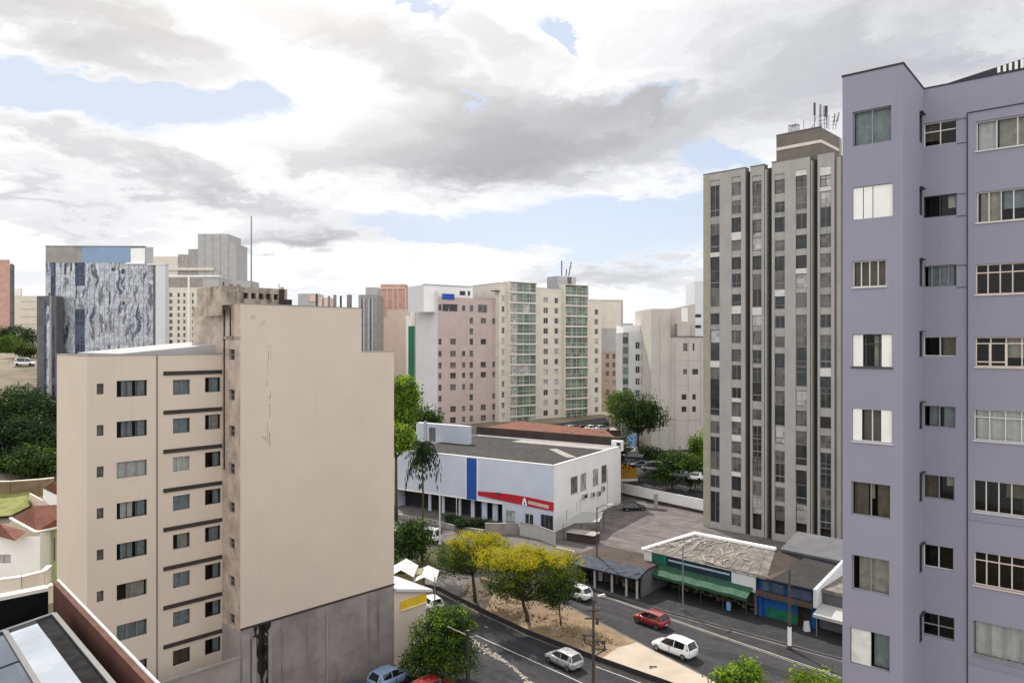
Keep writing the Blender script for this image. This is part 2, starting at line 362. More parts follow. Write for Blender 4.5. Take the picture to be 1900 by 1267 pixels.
mt['roof_red'] = M('red_roof_tiles', (.16, .058, .036), .88, .25, 1.2, .7, 7, 0, blotch=.5, bcol=(.085, .03, .022), course=1.6)
mt['roof_junk'] = M('weathered_sheet_roof', (.17, .155, .138), .85, .4, 1.4, .8, 5, 0, blotch=.8, bcol=(.08, .072, .066), course=1.2)
mt['asphalt'] = M('asphalt', (.026, .026, .031), .9, .2, .35, .5, 40, 0, blotch=.5, bcol=(.042, .041, .042), along=.55)
mt['pavement'] = M('pavement', (.026, .027, .031), .92, .22, .8, .4, 20, 0, blotch=.5, bcol=(.045, .044, .046))
mt['sand'] = M('sandy_ground', (.215, .155, .098), .95, .25, .5, .8, 5, 0, blotch=.8, bcol=(.14, .09, .048))
mt['paleconc'] = M('pale_concrete_apron', (.40, .345, .28), .93, .1, .4, .4, 14, 0, blotch=.4, bcol=(.42, .34, .26))
mt['drygrass'] = M('dry_grass', (.22, .14, .055), .97, .35, 1.6, .8, 6)
mt['gravel'] = M('gravel_lot', (.115, .101, .101), .95, .3, .5, 1.0, 3, 0, blotch=.7, bcol=(.155, .138, .134), along=.3)
mt['grass'] = M('grass', (.06, .065, .022), .97, .4, .8, .9, 5, 0, blotch=.6, bcol=(.035, .045, .016))
mt['lawn'] = M('lawn', (.19, .20, .06), .97, .25, .8, .9, 5)
mt['earth'] = M('bare_earth', (.20, .165, .12), .97, .3, .12, .6, 3, 0, blotch=.8, bcol=(.07, .085, .04))
mt['lane'] = M('lane_paint', (.36, .355, .34), .85, .12, 1.5, 0, 20, 0, blotch=.5, bcol=(.3, .29, .28))
mt['lane_yellow'] = M('worn_lane_paint', (.19, .18, .15), .85, .2, 1.5)
mt['kerb'] = M('kerb_stone', (.105, .10, .10), .92, .2, 1.0, .3, 12)
mt['rubble'] = M('rubble_stone', (.34, .31, .28), .95, .5, 2.5, .9, 4)
mt['wood'] = M('pole_wood', (.085, .062, .05), .9, .25, 3, .4, 20)
mt['metal_grey'] = M('galvanised_steel', (.21, .22, .23), .5, .12, 3, spec=.5, metal=.4)
mt['metal_dark'] = M('dark_steel', (.05, .05, .055), .55, .15, 3)
mt['white_metal'] = M('white_metal', (.55, .55, .57), .5, .06, 2)
mt['black_roof'] = M('black_roof_membrane', (.006, .006, .007), .8, .4, .8, spec=.1)
mt['blue_paint'] = M('blue_paint', (.012, .075, .33), .6, .08, .5)
mt['red_paint'] = M('red_sign', (.42, .018, .03), .5, .08, .5)
mt['tarp'] = M('blue_tarp', (.03, .08, .42), .6, .2, 1.5)
mt['green_awning'] = M('green_awning', (.022, .078, .045), .75, .15, 1)
mt['teal'] = M('teal_sign', (.015, .12, .085), .5, .1, 1)
mt['navy'] = M('navy_fascia', (.015, .03, .05), .5, .2, 1)
mt['shop_blue'] = M('blue_shopfront', (.008, .08, .27), .6, .15, .6, blotch=.5, bcol=(.012, .11, .30))
mt['shop_green'] = M('green_shop_stain', (.01, .13, .075), .7, .3, .8)
mt['blue_canopy'] = M('slate_blue_canopy', (.022, .03, .05), .75, .2, .8)
mt['yellow'] = M('orange_yellow_paint', (.48, .25, .03), .7, .12, 1)
mt['yellow_sign'] = M('yellow_sign', (.70, .46, .03), .6, .1, 1)
mt['pale_green'] = M('pale_green_wall', (.34, .40, .20), .9, .1, .5)
mt['bark'] = M('bark', (.075, .058, .045), .95, .3, 4, .8, 14)
mt['flag'] = M('pale_blue_cloth', (.20, .36, .60), .8, .15, 2)
mt['terracotta'] = M('terracotta_pipe', (.35, .16, .1), .8)
mt['goods'] = M('shop_goods', (.12, .10, .07), .9, .8, 3.5, 0, 20, 0, blotch=.8, bcol=(.42, .36, .22))
mt['tyre'] = M('tyre', (.012, .012, .013), .85, .2, 5)
mt['rim'] = M('alloy', (.2, .2, .21), .35, .05, 5, metal=.8)
mt['car_glass'] = glass('car_glass', (.012, .014, .016), .04, .7, cvar=.1)
mt['lamp_red'] = M('tail_lamp', (.35, .01, .01), .25, .05, 5, spec=.6)
mt['lamp_clear'] = M('head_lamp', (.62, .63, .64), .15, .05, 5, spec=.8)
mt['plate'] = M('number_plate', (.5, .5, .5), .5)
def paint(name, col): return M(name, col, .28, .03, 1.5, spec=.5, coat=.8)
mt['p_red'] = paint('red_car_paint', (.22, .012, .018)); mt['p_white'] = paint('white_car_paint', (.72, .73, .74)); mt['p_silver'] = M('silver_car_paint', (.42, .43, .44), .3, .04, 1.5, spec=.6, metal=.35, coat=.8)
mt['p_black'] = paint('black_car_paint', (.012, .012, .014)); mt['p_blue'] = paint('pale_blue_car_paint', (.22, .32, .50)); mt['p_navy'] = paint('navy_car_paint', (.03, .05, .10)); mt['p_grey'] = paint('grey_car_paint', (.12, .13, .15))
mt['leaf_dark'] = leafmat('leaf_dark', (.014, .027, .014), .25); mt['leaf_mid'] = leafmat('leaf_mid', (.028, .058, .015), .35); mt['leaf_light'] = leafmat('leaf_light', (.075, .15, .017), .45)
mt['leaf_bright'] = leafmat('leaf_bright', (.17, .28, .025), .5); mt['leaf_olive'] = leafmat('leaf_olive', (.036, .050, .010), .35); mt['blossom'] = leafmat('yellow_blossom', (.33, .31, .010), .3, .2); mt['blossom_green'] = leafmat('yellow_green_leaf', (.115, .15, .012), .35)
mt['rubbly'] = M('dark_rubbly_earth', (.085, .07, .055), .95, .35, 1.2, .9, 5, 0, blotch=.7, bcol=(.16, .12, .08))
mt['recess'] = M('dark_recess', (.022, .023, .025), .9, .3, 1)
mt['skyl_frame'] = M('skylight_frame', (.065, .068, .072), .45, .1, 3, spec=.5)
# ------------------------------------------------------------------ the lie of the land
def ss(a, b, x):
    t = max(0.0, min(1.0, (x - a) / (b - a))); return t * t * (3 - 2 * t)
def ground_z(x, y):
    z = -0.55 + 8.2 * ss(130, 205, y)
    l = max(0.0, -x - 22); l = .17 * (l - 4 * (1 - math.exp(-l / 4)) if l < 40 else l - 4)
    l *= ss(25, 60, y); l = min(l, 15 + .02 * l)
    z += l + 3.6 * ss(79, 87, y) * ss(30, 46, -x)
    z += 13.0 * ss(230, 700, y)
    return z
A_AZ, B_AZ = 43.8, -46.2
dA, dB = dirv(A_AZ), dirv(B_AZ); dBn = (-dB[0], -dB[1])
def grid_axis(a, b, fine, coarse, lo, hi):
    v = []; x = a
    while x < b:
        v.append(x); x += fine if lo <= x < hi else coarse
    return v + [b]
xs = grid_axis(-850, 850, 4, 60, -160, 100); ys = grid_axis(-60, 1400, 4, 60, 20, 260)
g = MB()
g.v = [(x, y, ground_z(x, y)) for y in ys for x in xs]; nx = len(xs)
g.f = [(j * nx + i, j * nx + i + 1, (j + 1) * nx + i + 1, (j + 1) * nx + i) for j in range(len(ys) - 1) for i in range(nx - 1)]
tag(g.build('ground', mt['earth'], smooth=True), kind='structure')
def g2(px, py, z=0.0): return gp(px, py, z)[:2]
def lerp(a, b, t): return tuple(p + (q - p) * t for p, q in zip(a, b))
# upper street level: a terrace held by a low wall above the lower road
low_edge = [g2(1700, 1450), g2(1247, 1265), g2(1101, 1214), g2(980, 1168), g2(905, 1133), g2(850, 1106), g2(815, 1088)]
plateau = low_edge + [(-22, 97), (-22, 134), (95, 134), (95, 36)]
tag(MB().prism(plateau, -1.2, 0.0, mt['coping'], M('worn_paving', (.115, .105, .10), .93, .25, .5, .5, 10, 0, blotch=.6, bcol=(.165, .15, .14))).build('terrace', None), kind='structure')  # near-black sides: shade on the low wall is put into its colour
def sheet(name, poly, z, m, bumpy=False):
    mb = MB(); mb.face([(x, y, z) for x, y in poly], m); return tag(mb.build(name, m), kind='structure')
# main road (upper), with its lines
up_lo = [g2(800, 1052), g2(900, 1075), g2(1060, 1125), g2(1164, 1179), g2(1319, 1258), g2(1640, 1420)]
up_hi = [g2(1700, 1262), g2(1558, 1226), g2(1440, 1194), g2(1240, 1139), g2(1100, 1092), g2(980, 1050), g2(860, 1012), g2(735, 985)]
sheet('road', up_lo + up_hi + [g2(735, 1010)], .006, mt['asphalt'])
def stripe(p0, p1, w, z, m, name='road_marking', dash=None):
    mb = MB(); d = Vector((p1[0] - p0[0], p1[1] - p0[1])); L = d.length; d.normalize(); n = Vector((-d.y, d.x)) * w / 2
    segs = [(0, L)] if not dash else [(a, min(L, a + dash[0])) for a in [i * (dash[0] + dash[1]) for i in range(int(L / (dash[0] + dash[1])) + 1)] if a < L]
    for a, b in segs:
        q = [Vector(p0) + d * a, Vector(p0) + d * b]
        mb.face([(*(q[0] - n), z), (*(q[1] - n), z), (*(q[1] + n), z), (*(q[0] + n), z)], m)
    return tag(mb.build(name, m), kind='structure')
la, lb = g2(1100, 1100), g2(1640, 1286)
stripe(la, lb, .16, .011, mt['lane_yellow']); 
dl = Vector((lb[0] - la[0], lb[1] - la[1])).normalized(); nl = Vector((-dl.y, dl.x))
stripe((la[0] + nl.x * .32, la[1] + nl.y * .32), (lb[0] + nl.x * .32, lb[1] + nl.y * .32), .13, .011, mt['lane'])
# pavement along the shops, with its kerb
pv = [g2(1700, 1258), g2(1558, 1222), g2(1440, 1190), g2(1240, 1136), g2(1100, 1089), g2(1010, 1056)]
MBp = MB().prism(pv + [g2(1040, 1020), (20.5, 93), (52, 62)], -.05, .13)
tag(MBp.build('pavement', mt['pavement']), kind='structure')
kb = MB()
for a, b in zip(pv, pv[1:]):
    d = Vector((b[0] - a[0], b[1] - a[1])).normalized(); n = Vector((d.y, -d.x)) * .14
    if n.dot(Vector((-a[0], -a[1]))) < 0: n = -n
    kb.hexa([(*a, -.05), (*b, -.05), (b[0] + n.x, b[1] + n.y, -.05), (a[0] + n.x, a[1] + n.y, -.05), (*a, .15), (*b, .15), (b[0] + n.x, b[1] + n.y, .15), (a[0] + n.x, a[1] + n.y, .15)])
tag(kb.build('kerb', mt['kerb']), kind='structure')
# sandy bank between the roads: dips from the upper road to the edge of the low wall
nlo = [g2(850, 1106), g2(905, 1133), g2(980, 1168), g2(1101, 1214), g2(1247, 1265), g2(1500, 1362)]
nhi = [g2(880, 1072), g2(930, 1090), g2(1060, 1128), g2(1164, 1182), g2(1319, 1261), g2(1600, 1402)]
bank = MB(); rows = 9; nseg = 48; rnd = random.Random(4)
def along(pts, s):
    s *= len(pts) - 1; i = min(int(s), len(pts) - 2); return lerp(pts[i], pts[i + 1], s - i)
for j in range(rows + 1):
    for i in range(nseg + 1):
        p = lerp(along(nlo, i / nseg), along(nhi, i / nseg), j / rows)
        v = j / rows; h = .02 + .42 * math.sin(math.pi * v) ** 1.2 * ss(1.0, .35, i / nseg) * (.6 + .8 * mnoise.noise((p[0] * .35, p[1] * .35, 0)))
        if 0 < j < rows: h += .09 * mnoise.noise((p[0] * 1.1, p[1] * 1.1, 3))
        bank.v.append((p[0], p[1], max(.014, h)))
for j in range(rows):
    for i in range(nseg):
        bank.f.append((j * (nseg + 1) + i, j * (nseg + 1) + i + 1, (j + 1) * (nseg + 1) + i + 1, (j + 1) * (nseg + 1) + i)); bank.mi.append(bank.idx(mt['rubbly'] if i < 9 else mt['sand'] if i < 30 else mt['paleconc']))
tag(bank.build('sandy_bank', smooth=True), kind='structure')
rg = random.Random(7)
tuft = MB()
for i in range(900):                                  # strip of dead grass on the bank
    s = rg.uniform(.02, .62); p = lerp(along(nlo, s), along(nhi, s), rg.gauss(.40, .13)); h = rg.uniform(.02, .12)
    a = rg.uniform(0, 6.3); c, sn = math.cos(a) * .09, math.sin(a) * .09
    tuft.face([(p[0] - c, p[1] - sn, .12), (p[0] + c, p[1] + sn, .12), (p[0] + c * .4 + rg.uniform(-.2, .2), p[1] + sn * .4, .2 + h), (p[0] - c * .7, p[1] - sn * .7 + rg.uniform(-.2, .2), .2 + h)])
tag(tuft.build('dry_grass', mt['drygrass']), kind='stuff')
# lower road
lr_hi = [g2(1760, 1480, -.5), g2(1240, 1275, -.5), g2(1098, 1224, -.5), g2(975, 1177, -.5), g2(900, 1142, -.5), g2(848, 1117, -.5), g2(812, 1098, -.5), (-14, 99), (-19, 104)]
lr_lo = [(-23, 97), g2(800, 1132, -.5), g2(838, 1165, -.5), g2(890, 1205, -.5), g2(985, 1272, -.5), g2(1200, 1430, -.5)]
sheet('lower_road', lr_hi + lr_lo, -.54, mt['asphalt'])
stripe(g2(880, 1176, -.5), g2(1150, 1297, -.5), .15, -.533, mt['lane'])
stripe(g2(850, 1140, -.5), g2(905, 1163, -.5), .12, -.533, mt['lane'], dash=(2.2, 2.2))
stripe(g2(1105, 1235, -.5), g2(1195, 1268, -.5), .13, -.533, mt['lane'])
rb = MB()                                             # rubble and broken paving on the near verge
for i in range(420):
    s = rg.random(); p = lerp(g2(855, 1160, -.5), g2(1010, 1285, -.5), s); w = 1.1 + .8 * math.sin(s * 7)
    x, y = p[0] - rg.uniform(0, w) * .8 + .2, p[1] - rg.uniform(0, w) * .7; r = rg.uniform(.05, .2); a = rg.uniform(0, 3)
    q = [(x + math.cos(a + t) * r * rg.uniform(.6, 1.2), y + math.sin(a + t) * r * rg.uniform(.6, 1.2)) for t in (0, 1.5, 3.0, 4.5)]
    rb.prism(q, -.56, -.56 + rg.uniform(.04, .13))
tag(rb.build('rubble', mt['rubble']), kind='stuff')
verge = [g2(838, 1163, -.5), g2(890, 1203, -.5), g2(985, 1270, -.5), g2(1100, 1350, -.5), g2(900, 1350, -.5), g2(800, 1180, -.5)]
sheet('verge', verge, -.545, mt['asphalt'])  # dark asphalt tone stands for the deep shadow of the beige block
# car park, yard behind it, grass patch
lot = [g2(1030, 1003), g2(1148, 940), g2(1160, 920), g2(1330, 962), (39, 112), (24, 97), g2(1195, 1047), g2(1070, 1022)]
sheet('car_park', lot, .010, mt['gravel'])
wr0, wr1 = g2(1140, 915), g2(1330, 957); back = [(wr0[0] - 4, wr0[1] + 5), (wr0[0] + .3, wr0[1] + .4), (wr1[0] + .3, wr1[1] + .4), (75, 110), (85, 150), (30, 182), (14, 168)]
bk = MB(); bk.prism(back, -.6, [1.9, 1.9, 1.9, 1.9, 3.4, 5.0, 4.0], mt['concrete'], mt['asphalt']); tag(bk.build('back_road', None), kind='structure')
sheet('grass_patch', [g2(733, 1075), g2(810, 1068), g2(812, 1016), g2(733, 1008)], .014, mt['grass'])
yard = [(-24, 49.5), (-11, 62), (-4.5, 67.5), (-1.0, 61), (-8, 52), (-18, 42)]
tag(MB().prism(yard, -1.2, .75).build('yard', mt['pavement']), kind='structure')

# ------------------------------------------------------------------ window kit
def window(par, W, r, fill='glass_dark', frame='frame_grey', panes=2, transom=0.0, depth=.16, fw=.05, sill=False, sub=True, label=None):
    """opaque glazed window: frame is the part, pane its sub-part"""
    t0, t1, z0, z1 = r; n0, n1 = -depth - .03, -depth + .03
    mb = MB()
    W.box(mb, t0, t1, z0, z0 + fw, n0, n1); W.box(mb, t0, t1, z1 - fw, z1, n0, n1)
    W.box(mb, t0, t0 + fw, z0 + fw, z1 - fw, n0, n1); W.box(mb, t1 - fw, t1, z0 + fw, z1 - fw, n0, n1)
    for i in range(1, panes):
        t = t0 + (t1 - t0) * i / panes; W.box(mb, t - fw * .5, t + fw * .5, z0 + fw, z1 - fw, n0 + .003, n1 - .003)
    if transom: W.box(mb, t0 + fw, t1 - fw, z0 + (z1 - z0) * transom - fw * .5, z0 + (z1 - z0) * transom + fw * .5, n0 + .006, n1 - .006)
    if sill: W.box(mb, t0 - .08, t1 + .08, z0 - .07, z0 - .004, -depth, .07)
    if not sub:
        W.quad(mb, t0 + .01, t1 - .01, z0 + .01, z1 - .01, -depth - .012, mt[fill])
        if not mb.mats[0] == mt[frame]: mb.mats.insert(0, mt[frame]); mb.mi = [0] * (len(mb.f) - 1) + [1]
        return mb.build('window', None, par)
    o = mb.build('window', mt[frame], par)
    if label: o['label'] = label
    p = MB(); W.quad(p, t0 + .01, t1 - .01, z0 + .01, z1 - .01, -depth - .012); p.build('pane', mt[fill], o)
    return o
def curtain(W, t0, t1, z0, z1, n, m, par, step=.11, amp=.03, name='curtain'):
    k = max(2, int(abs(t1 - t0) / step)); mb = MB(); rr = random.Random(int(t0 * 991 + z0 * 77))
    xs_ = [t0 + (t1 - t0) * i / k for i in range(k + 1)]; off = [n + amp * (1 if i % 2 else -1) * rr.uniform(.3, 1) for i in range(k + 1)]
    for i in range(k): mb.face([W.pt(xs_[i], z0, off[i]), W.pt(xs_[i + 1], z0, off[i + 1]), W.pt(xs_[i + 1], z1, off[i + 1]), W.pt(xs_[i], z1, off[i])])
    return mb.build(name, mt[m], par)
def clear_window(par, W, r, frame='frame_white', cols=2, transom=0.0, depth=.14, fw=.042, curtains=(), shutters=(), sill=True, extra=None, room=1.2, label=None, sashes=()):
    """see-through window with a room behind it. curtains: (a, b, material, drop) in fractions of the width"""
    t0, t1, z0, z1 = r; w = t1 - t0; n0, n1 = -depth - .03, -depth + .03
    mb = MB()
    W.box(mb, t0, t1, z0, z0 + fw, n0, n1); W.box(mb, t0, t1, z1 - fw, z1, n0, n1)
    W.box(mb, t0, t0 + fw, z0 + fw, z1 - fw, n0, n1); W.box(mb, t1 - fw, t1, z0 + fw, z1 - fw, n0, n1)
    fr = [i / cols for i in range(1, cols)] if isinstance(cols, int) else list(cols)
    for q in fr: W.box(mb, t0 + w * q - fw * .5, t0 + w * q + fw * .5, z0 + fw, z1 - fw, n0 + .003, n1 - .003)
    if transom:
        zt = z0 + (z1 - z0) * transom; W.box(mb, t0 + fw, t1 - fw, zt - fw * .5, zt + fw * .5, n0 + .006, n1 - .006)
    for (a, b, c, d_) in sashes:      # casement bars inside the main frame
        W.box(mb, t0 + w * a, t0 + w * b, z0 + (z1 - z0) * c, z0 + (z1 - z0) * d_, n0 - .01, n1 + .012)
    o = mb.build('window', mt[frame], par)
    if label: o['label'] = label
    g_ = MB(); W.quad(g_, t0 + .01, t1 - .01, z0 + .01, z1 - .01, -depth - .01); g_.build('pane', mt['glass_clear'], o)
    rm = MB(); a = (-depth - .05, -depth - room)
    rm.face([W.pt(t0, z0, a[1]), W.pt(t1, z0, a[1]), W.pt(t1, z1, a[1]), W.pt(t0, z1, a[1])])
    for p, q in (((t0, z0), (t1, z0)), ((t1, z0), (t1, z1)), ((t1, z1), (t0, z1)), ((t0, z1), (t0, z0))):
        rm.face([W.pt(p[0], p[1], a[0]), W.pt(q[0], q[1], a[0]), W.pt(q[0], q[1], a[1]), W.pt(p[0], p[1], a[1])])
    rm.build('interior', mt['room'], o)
    for (c0, c1, m, drop) in curtains: curtain(W, t0 + w * c0 + .01, t0 + w * c1 - .01, z0 + (z1 - z0) * (1 - drop) + .01, z1 - .01, -depth - .16 - .05 * (c0 > .3), m, o)
    for (c0, c1) in shutters:
        s = MB(); W.box(s, t0 + w * c0 + .012, t0 + w * c1 - .012, z0 + .02, z1 - .02, -depth + .034, -depth + .075); s.build('shutter', mt['shutter'], o)
    if sill:
        s = MB(); W.box(s, t0 - .04, t1 + .04, z0 - .05, z0 - .003, -.02, .06); s.build('sill', mt[frame], o)
    return o
def solid(name, par, W, t0, t1, z0, z1, depth, m, holes=(), side=None, roof=None, rev=.22, back=True):
    """a block behind a pierced front"""
    mb = MB(); W.face(mb, t0, t1, z0, z1, holes, m, rev)
    sm = side or m
    for (a, b, n0, n1) in ((t0, t0, 0, -depth), (t1, t1, 0, -depth), (t0, t1, -depth, -depth)):
        mb.face([W.pt(a, z0, n0), W.pt(b, z0, n1), W.pt(b, z1, n1), W.pt(a, z1, n0)], sm)
    mb.face([W.pt(t0, z1, 0), W.pt(t1, z1, 0), W.pt(t1, z1, -depth), W.pt(t0, z1, -depth)], roof or mt['roof_dark'])
    return mb.build(name, None, par)
def coping(par, W, t0, t1, z, depth, m, h=.12, over=.06, wdt=.3, name='coping'):
    mb = MB(); W.box(mb, t0 - over, t1 + over, z, z + h, -wdt, over); W.box(mb, t0 - over, t0 + wdt, z, z + h, -depth, -wdt); W.box(mb, t1 - wdt, t1 + over, z, z + h, -depth, -wdt)
    return mb.build(name, mt[m], par)

# ------------------------------------------------------------------ beige apartment block with the blind gable
P0 = (-29.4, 50.6)
bb = thing('apartment_building', 'beige apartment block with brown window bands and a tall blind gable above stained concrete', 'building', (*P0, 0))
WF = Wall(P0, dA); tF = WF.t(412); ZR = 29.0
rr = random.Random(11)
rows = [26.6 - 2.9 * i for i in range(8)]
rects, spec = [], []
for i, zc in enumerate(rows):
    if i < 6:
        a, b = WF.t(179.5), WF.t(192.5); r = (a, b, zc - .32 + .02, zc + .45); rects.append(r); spec.append(('s', r, i))
    a, b = WF.t(216.5), WF.t(273); r = (a, b, zc - .56, zc + .60); rects.append(r); spec.append(('w', r, i))
    a, b = WF.t(321), WF.t(353); r = (a, b, zc - .62, zc + .52); rects.append(r); spec.append(('m', r, i))
    a, b = WF.t(380.5), WF.t(410); r = (a, b, zc - .55, zc + .62); rects.append(r); spec.append(('r', r, i))
wl = MB(); WF.face(wl, 0, tF, -2, ZR, rects, mt['beige'], .2)
WL = Wall(P0, dB); WL.face(wl, 0, 7.2, -2, ZR, (), mt['beige'])
wl.face([WF.pt(0, ZR - .25, 0), WF.pt(tF, ZR - .25, 0), WF.pt(tF, ZR - .25, -7.2), WF.pt(0, ZR - .25, -7.2)], mt['roof_dark'])
wl.face([WF.pt(0, -2, -7.2), WF.pt(tF, -2, -7.2), WF.pt(tF, ZR, -7.2), WF.pt(0, ZR, -7.2)], mt['beige'])
wl.build('wall', None, bb)
cp = MB(); WF.box(cp, -.05, tF, ZR, ZR + .07, -.28, .05); WL.box(cp, .28, 7.2, ZR, ZR + .07, -.25, .05); cp.build('coping', mt['concrete'], bb)
rf = MB(); rf.hexa([WF.pt(2.6, ZR - .2, -1.6), WF.pt(tF, ZR - .2, -1.2), WF.pt(tF, ZR - .2, -6.5), WF.pt(1.2, ZR - .2, -6.5), WF.pt(2.6, ZR + .1, -1.6), WF.pt(tF, ZR + .75, -1.2), WF.pt(tF, ZR + .95, -6.5), WF.pt(1.2, ZR + .15, -6.5)])
rf.build('roof', mt['greywall'], bb)
fills = {'w': ['curt', 'curt', 'pale', 'curt', 'curt', 'mid', 'paleg', 'dark'], 'm': ['paleg', 'mid', 'pale', 'paleg', 'mid', 'paleg', 'paleg', 'brown'], 'r': ['mid', 'mid', 'dark', 'dark', 'mid', 'dark', 'dark', 'dark'], 's': ['dark'] * 8}
for k_, r, i in spec:
    f = fills[k_][i]
    if k_ == 's': window(bb, WF, r, 'glass_mid', 'frame_dark', 1, depth=.17); continue
    w = r[1] - r[0]
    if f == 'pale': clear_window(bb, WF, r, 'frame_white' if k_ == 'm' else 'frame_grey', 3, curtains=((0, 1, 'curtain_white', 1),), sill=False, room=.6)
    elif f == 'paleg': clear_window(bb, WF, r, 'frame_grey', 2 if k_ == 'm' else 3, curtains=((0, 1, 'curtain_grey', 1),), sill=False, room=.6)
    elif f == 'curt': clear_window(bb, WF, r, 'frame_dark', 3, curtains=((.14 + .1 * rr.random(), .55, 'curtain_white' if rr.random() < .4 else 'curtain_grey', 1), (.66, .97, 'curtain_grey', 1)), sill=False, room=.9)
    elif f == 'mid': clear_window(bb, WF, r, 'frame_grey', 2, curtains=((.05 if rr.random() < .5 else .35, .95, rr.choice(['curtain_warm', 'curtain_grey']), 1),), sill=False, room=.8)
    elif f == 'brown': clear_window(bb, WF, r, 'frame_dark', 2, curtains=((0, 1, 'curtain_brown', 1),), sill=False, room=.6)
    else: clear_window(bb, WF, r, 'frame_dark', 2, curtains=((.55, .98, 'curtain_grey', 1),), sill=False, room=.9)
t0, t1 = WF.t(303), WF.t(411)
for zc in rows:
    b = MB(); WF.box(b, t0, t1, zc + .88, zc + 1.17, -.02, .09); b.build('window_band', mt['brown_band'], bb)
dp = MB(); tp = WF.t(291); WF.box(dp, tp - .025, tp + .025, 3, ZR - .05, .003, .05); dp.build('expansion_joint', mt['brown_band'], bb)
# stair strip that turns out to the gable
PS = WF.xy(tF); WS = Wall(PS, dBn); tS = WS.t(446)
srects = []
for i in range(8):
    zc = zat([658, 733, 800, 870, 942, 1009, 1079, 1149][i], 56.2); a, b = WS.t(424.5), WS.t(435.5); srects.append((a, b, zc - .42, zc + .42))
sw = MB(); WS.face(sw, 0, tS, 8.0, 30.3, srects, mt['beige_dirty'], .25)
WS.face(sw, -5.5, tS, 30.3, 32.85, (), mt['beige_dirty']); WS.face(sw, -5.5, 0, ZR - .3, 30.3, (), mt['beige_dirty']); WS.face(sw, 0, tS, -2, 8.0, (), mt['concrete'])
sw.build('stair_wall', None, bb)
for r in srects: window(bb, WS, r, 'glass_dark', 'frame_grey', 1, transom=.5, depth=.2)
lg = MB(); WS.box(lg, 0, tS + .02, 30.2, 30.4, 0, .10); lg.build('ledge', mt['parapet'], bb)
pp = MB(); WS.box(pp, .45, .53, 20, 32.5, .02, .10); WS.box(pp, 1.5, 1.58, 30.4, 32.6, .02, .10); pp.build('downpipe', mt['brown_band'], bb)
# gable
PG = WS.xy(tS); WG = Wall(PG, dA); g1 = WG.t(671); g2_ = WG.t(731); ZS, ZG, ZB = 29.1, 32.85, 8.2
gm = MB()
WG.face(gm, 0, g1, ZB, ZG, (), mt['beige']); WG.face(gm, g1, g2_, ZB, ZS, (), mt['beige'])
D = 8.6
gm.face([WG.pt(g1, ZS, 0), WG.pt(g1, ZS, -D), WG.pt(g1, ZG, -D), WG.pt(g1, ZG, 0)], mt['beige'])
gm.face([WG.pt(g2_, -2, 0), WG.pt(g2_, -2, -D), WG.pt(g2_, ZS, -D), WG.pt(g2_, ZS, 0)], mt['beige'])
gm.face([WG.pt(0, -2, -D), WG.pt(g2_, -2, -D), WG.pt(g2_, ZS, -D), WG.pt(0, ZS, -D)], mt['beige'])
gm.face([WG.pt(0, ZS, -D), WG.pt(g1, ZS, -D), WG.pt(g1, ZG, -D), WG.pt(0, ZG, -D)], mt['beige'])
gm.face([WG.pt(0, ZG - .02, 0), WG.pt(g1, ZG - .02, 0), WG.pt(g1, ZG - .02, -D), WG.pt(0, ZG - .02, -D)], mt['roof_dark'])
gm.face([WG.pt(g1, ZS - .02, 0), WG.pt(g2_, ZS - .02, 0), WG.pt(g2_, ZS - .02, -D), WG.pt(g1, ZS - .02, -D)], mt['roof_dark'])
rk = random.Random(5)
for (px, py, w, h) in ((497, 648, .5, .8), (493, 700, .25, 1.8), (500, 745, .3, 1.2), (492, 812, .5, .5), (498, 815, .2, 1.5), (487, 600, .3, .25), (470, 590, .35, .4)):
    t = WG.t(px); y = WG.pt(t, 0)[1]; z = zat(py, y)
    for j in range(5):
        a = t + rk.uniform(-w, w) * .6; b = z + rk.uniform(-h, h) * .6; ww, hh = (rk.uniform(.02, .04), rk.uniform(.2, h)) if rk.random() < .6 else (rk.uniform(.1, w), rk.uniform(.015, .03))
        WG.box(gm, a - ww / 2, a + ww / 2, b - hh / 2, b + hh / 2, 0, .012 + .001 * j, mt['beige_dirty'] if j % 3 else mt['concrete_dark'])
gm.build('gable_wall', None, bb)
cb = MB(); WG.face(cb, 0, g2_, -2, ZB, (), mt['concrete_dark']); rk = random.Random(17); blk = M('black_water_stain', (.022, .02, .019), .95, .4, 2.0)
for (p0, p1, zlo) in ((478, 494, 4.4), (484, 490, 1.5), (494, 500, 3.4), (470, 478, 5.8)):
    ta_, tb_ = WG.t(p0), WG.t(p1); n_ = 14; L = [WG.pt(ta_ + rk.uniform(-.12, .12), ZB - .06 - (ZB - .06 - zlo) * i / n_, .006) for i in range(n_ + 1)]; Rr_ = [WG.pt(tb_ + rk.uniform(-.15, .15), ZB - .06 - (ZB - .06 - zlo) * i / n_, .006) for i in range(n_ + 1)]
    off = .002 * p0 / 500
    for i in range(n_): cb.face([L[i], Rr_[i], Rr_[i + 1], L[i + 1]], blk)
cb.build('concrete_base', None, bb)
for nm, (a, b, z0, z1, n0, n1), m in (('drip_ledge', (0, g2_ + .05, ZB - .05, ZB + .09, 0, .07), 'brown_band'), ('coping', (0, g1, ZG, ZG + .06, -.3, .04), 'concrete'), ('coping', (g1 + .003, g2_ + .04, ZS, ZS + .06, -.3, .04), 'concrete')):
    q = MB(); WG.box(q, a, b, z0, z1, n0, n1); q.build(nm, mt[m], bb)
tcol = WG.t(606); q = MB(); WG.box(q, tcol - .05, tcol + .05, -1, 7.6, 0, .1); q.build('pale_pipe', mt['concrete'], bb)
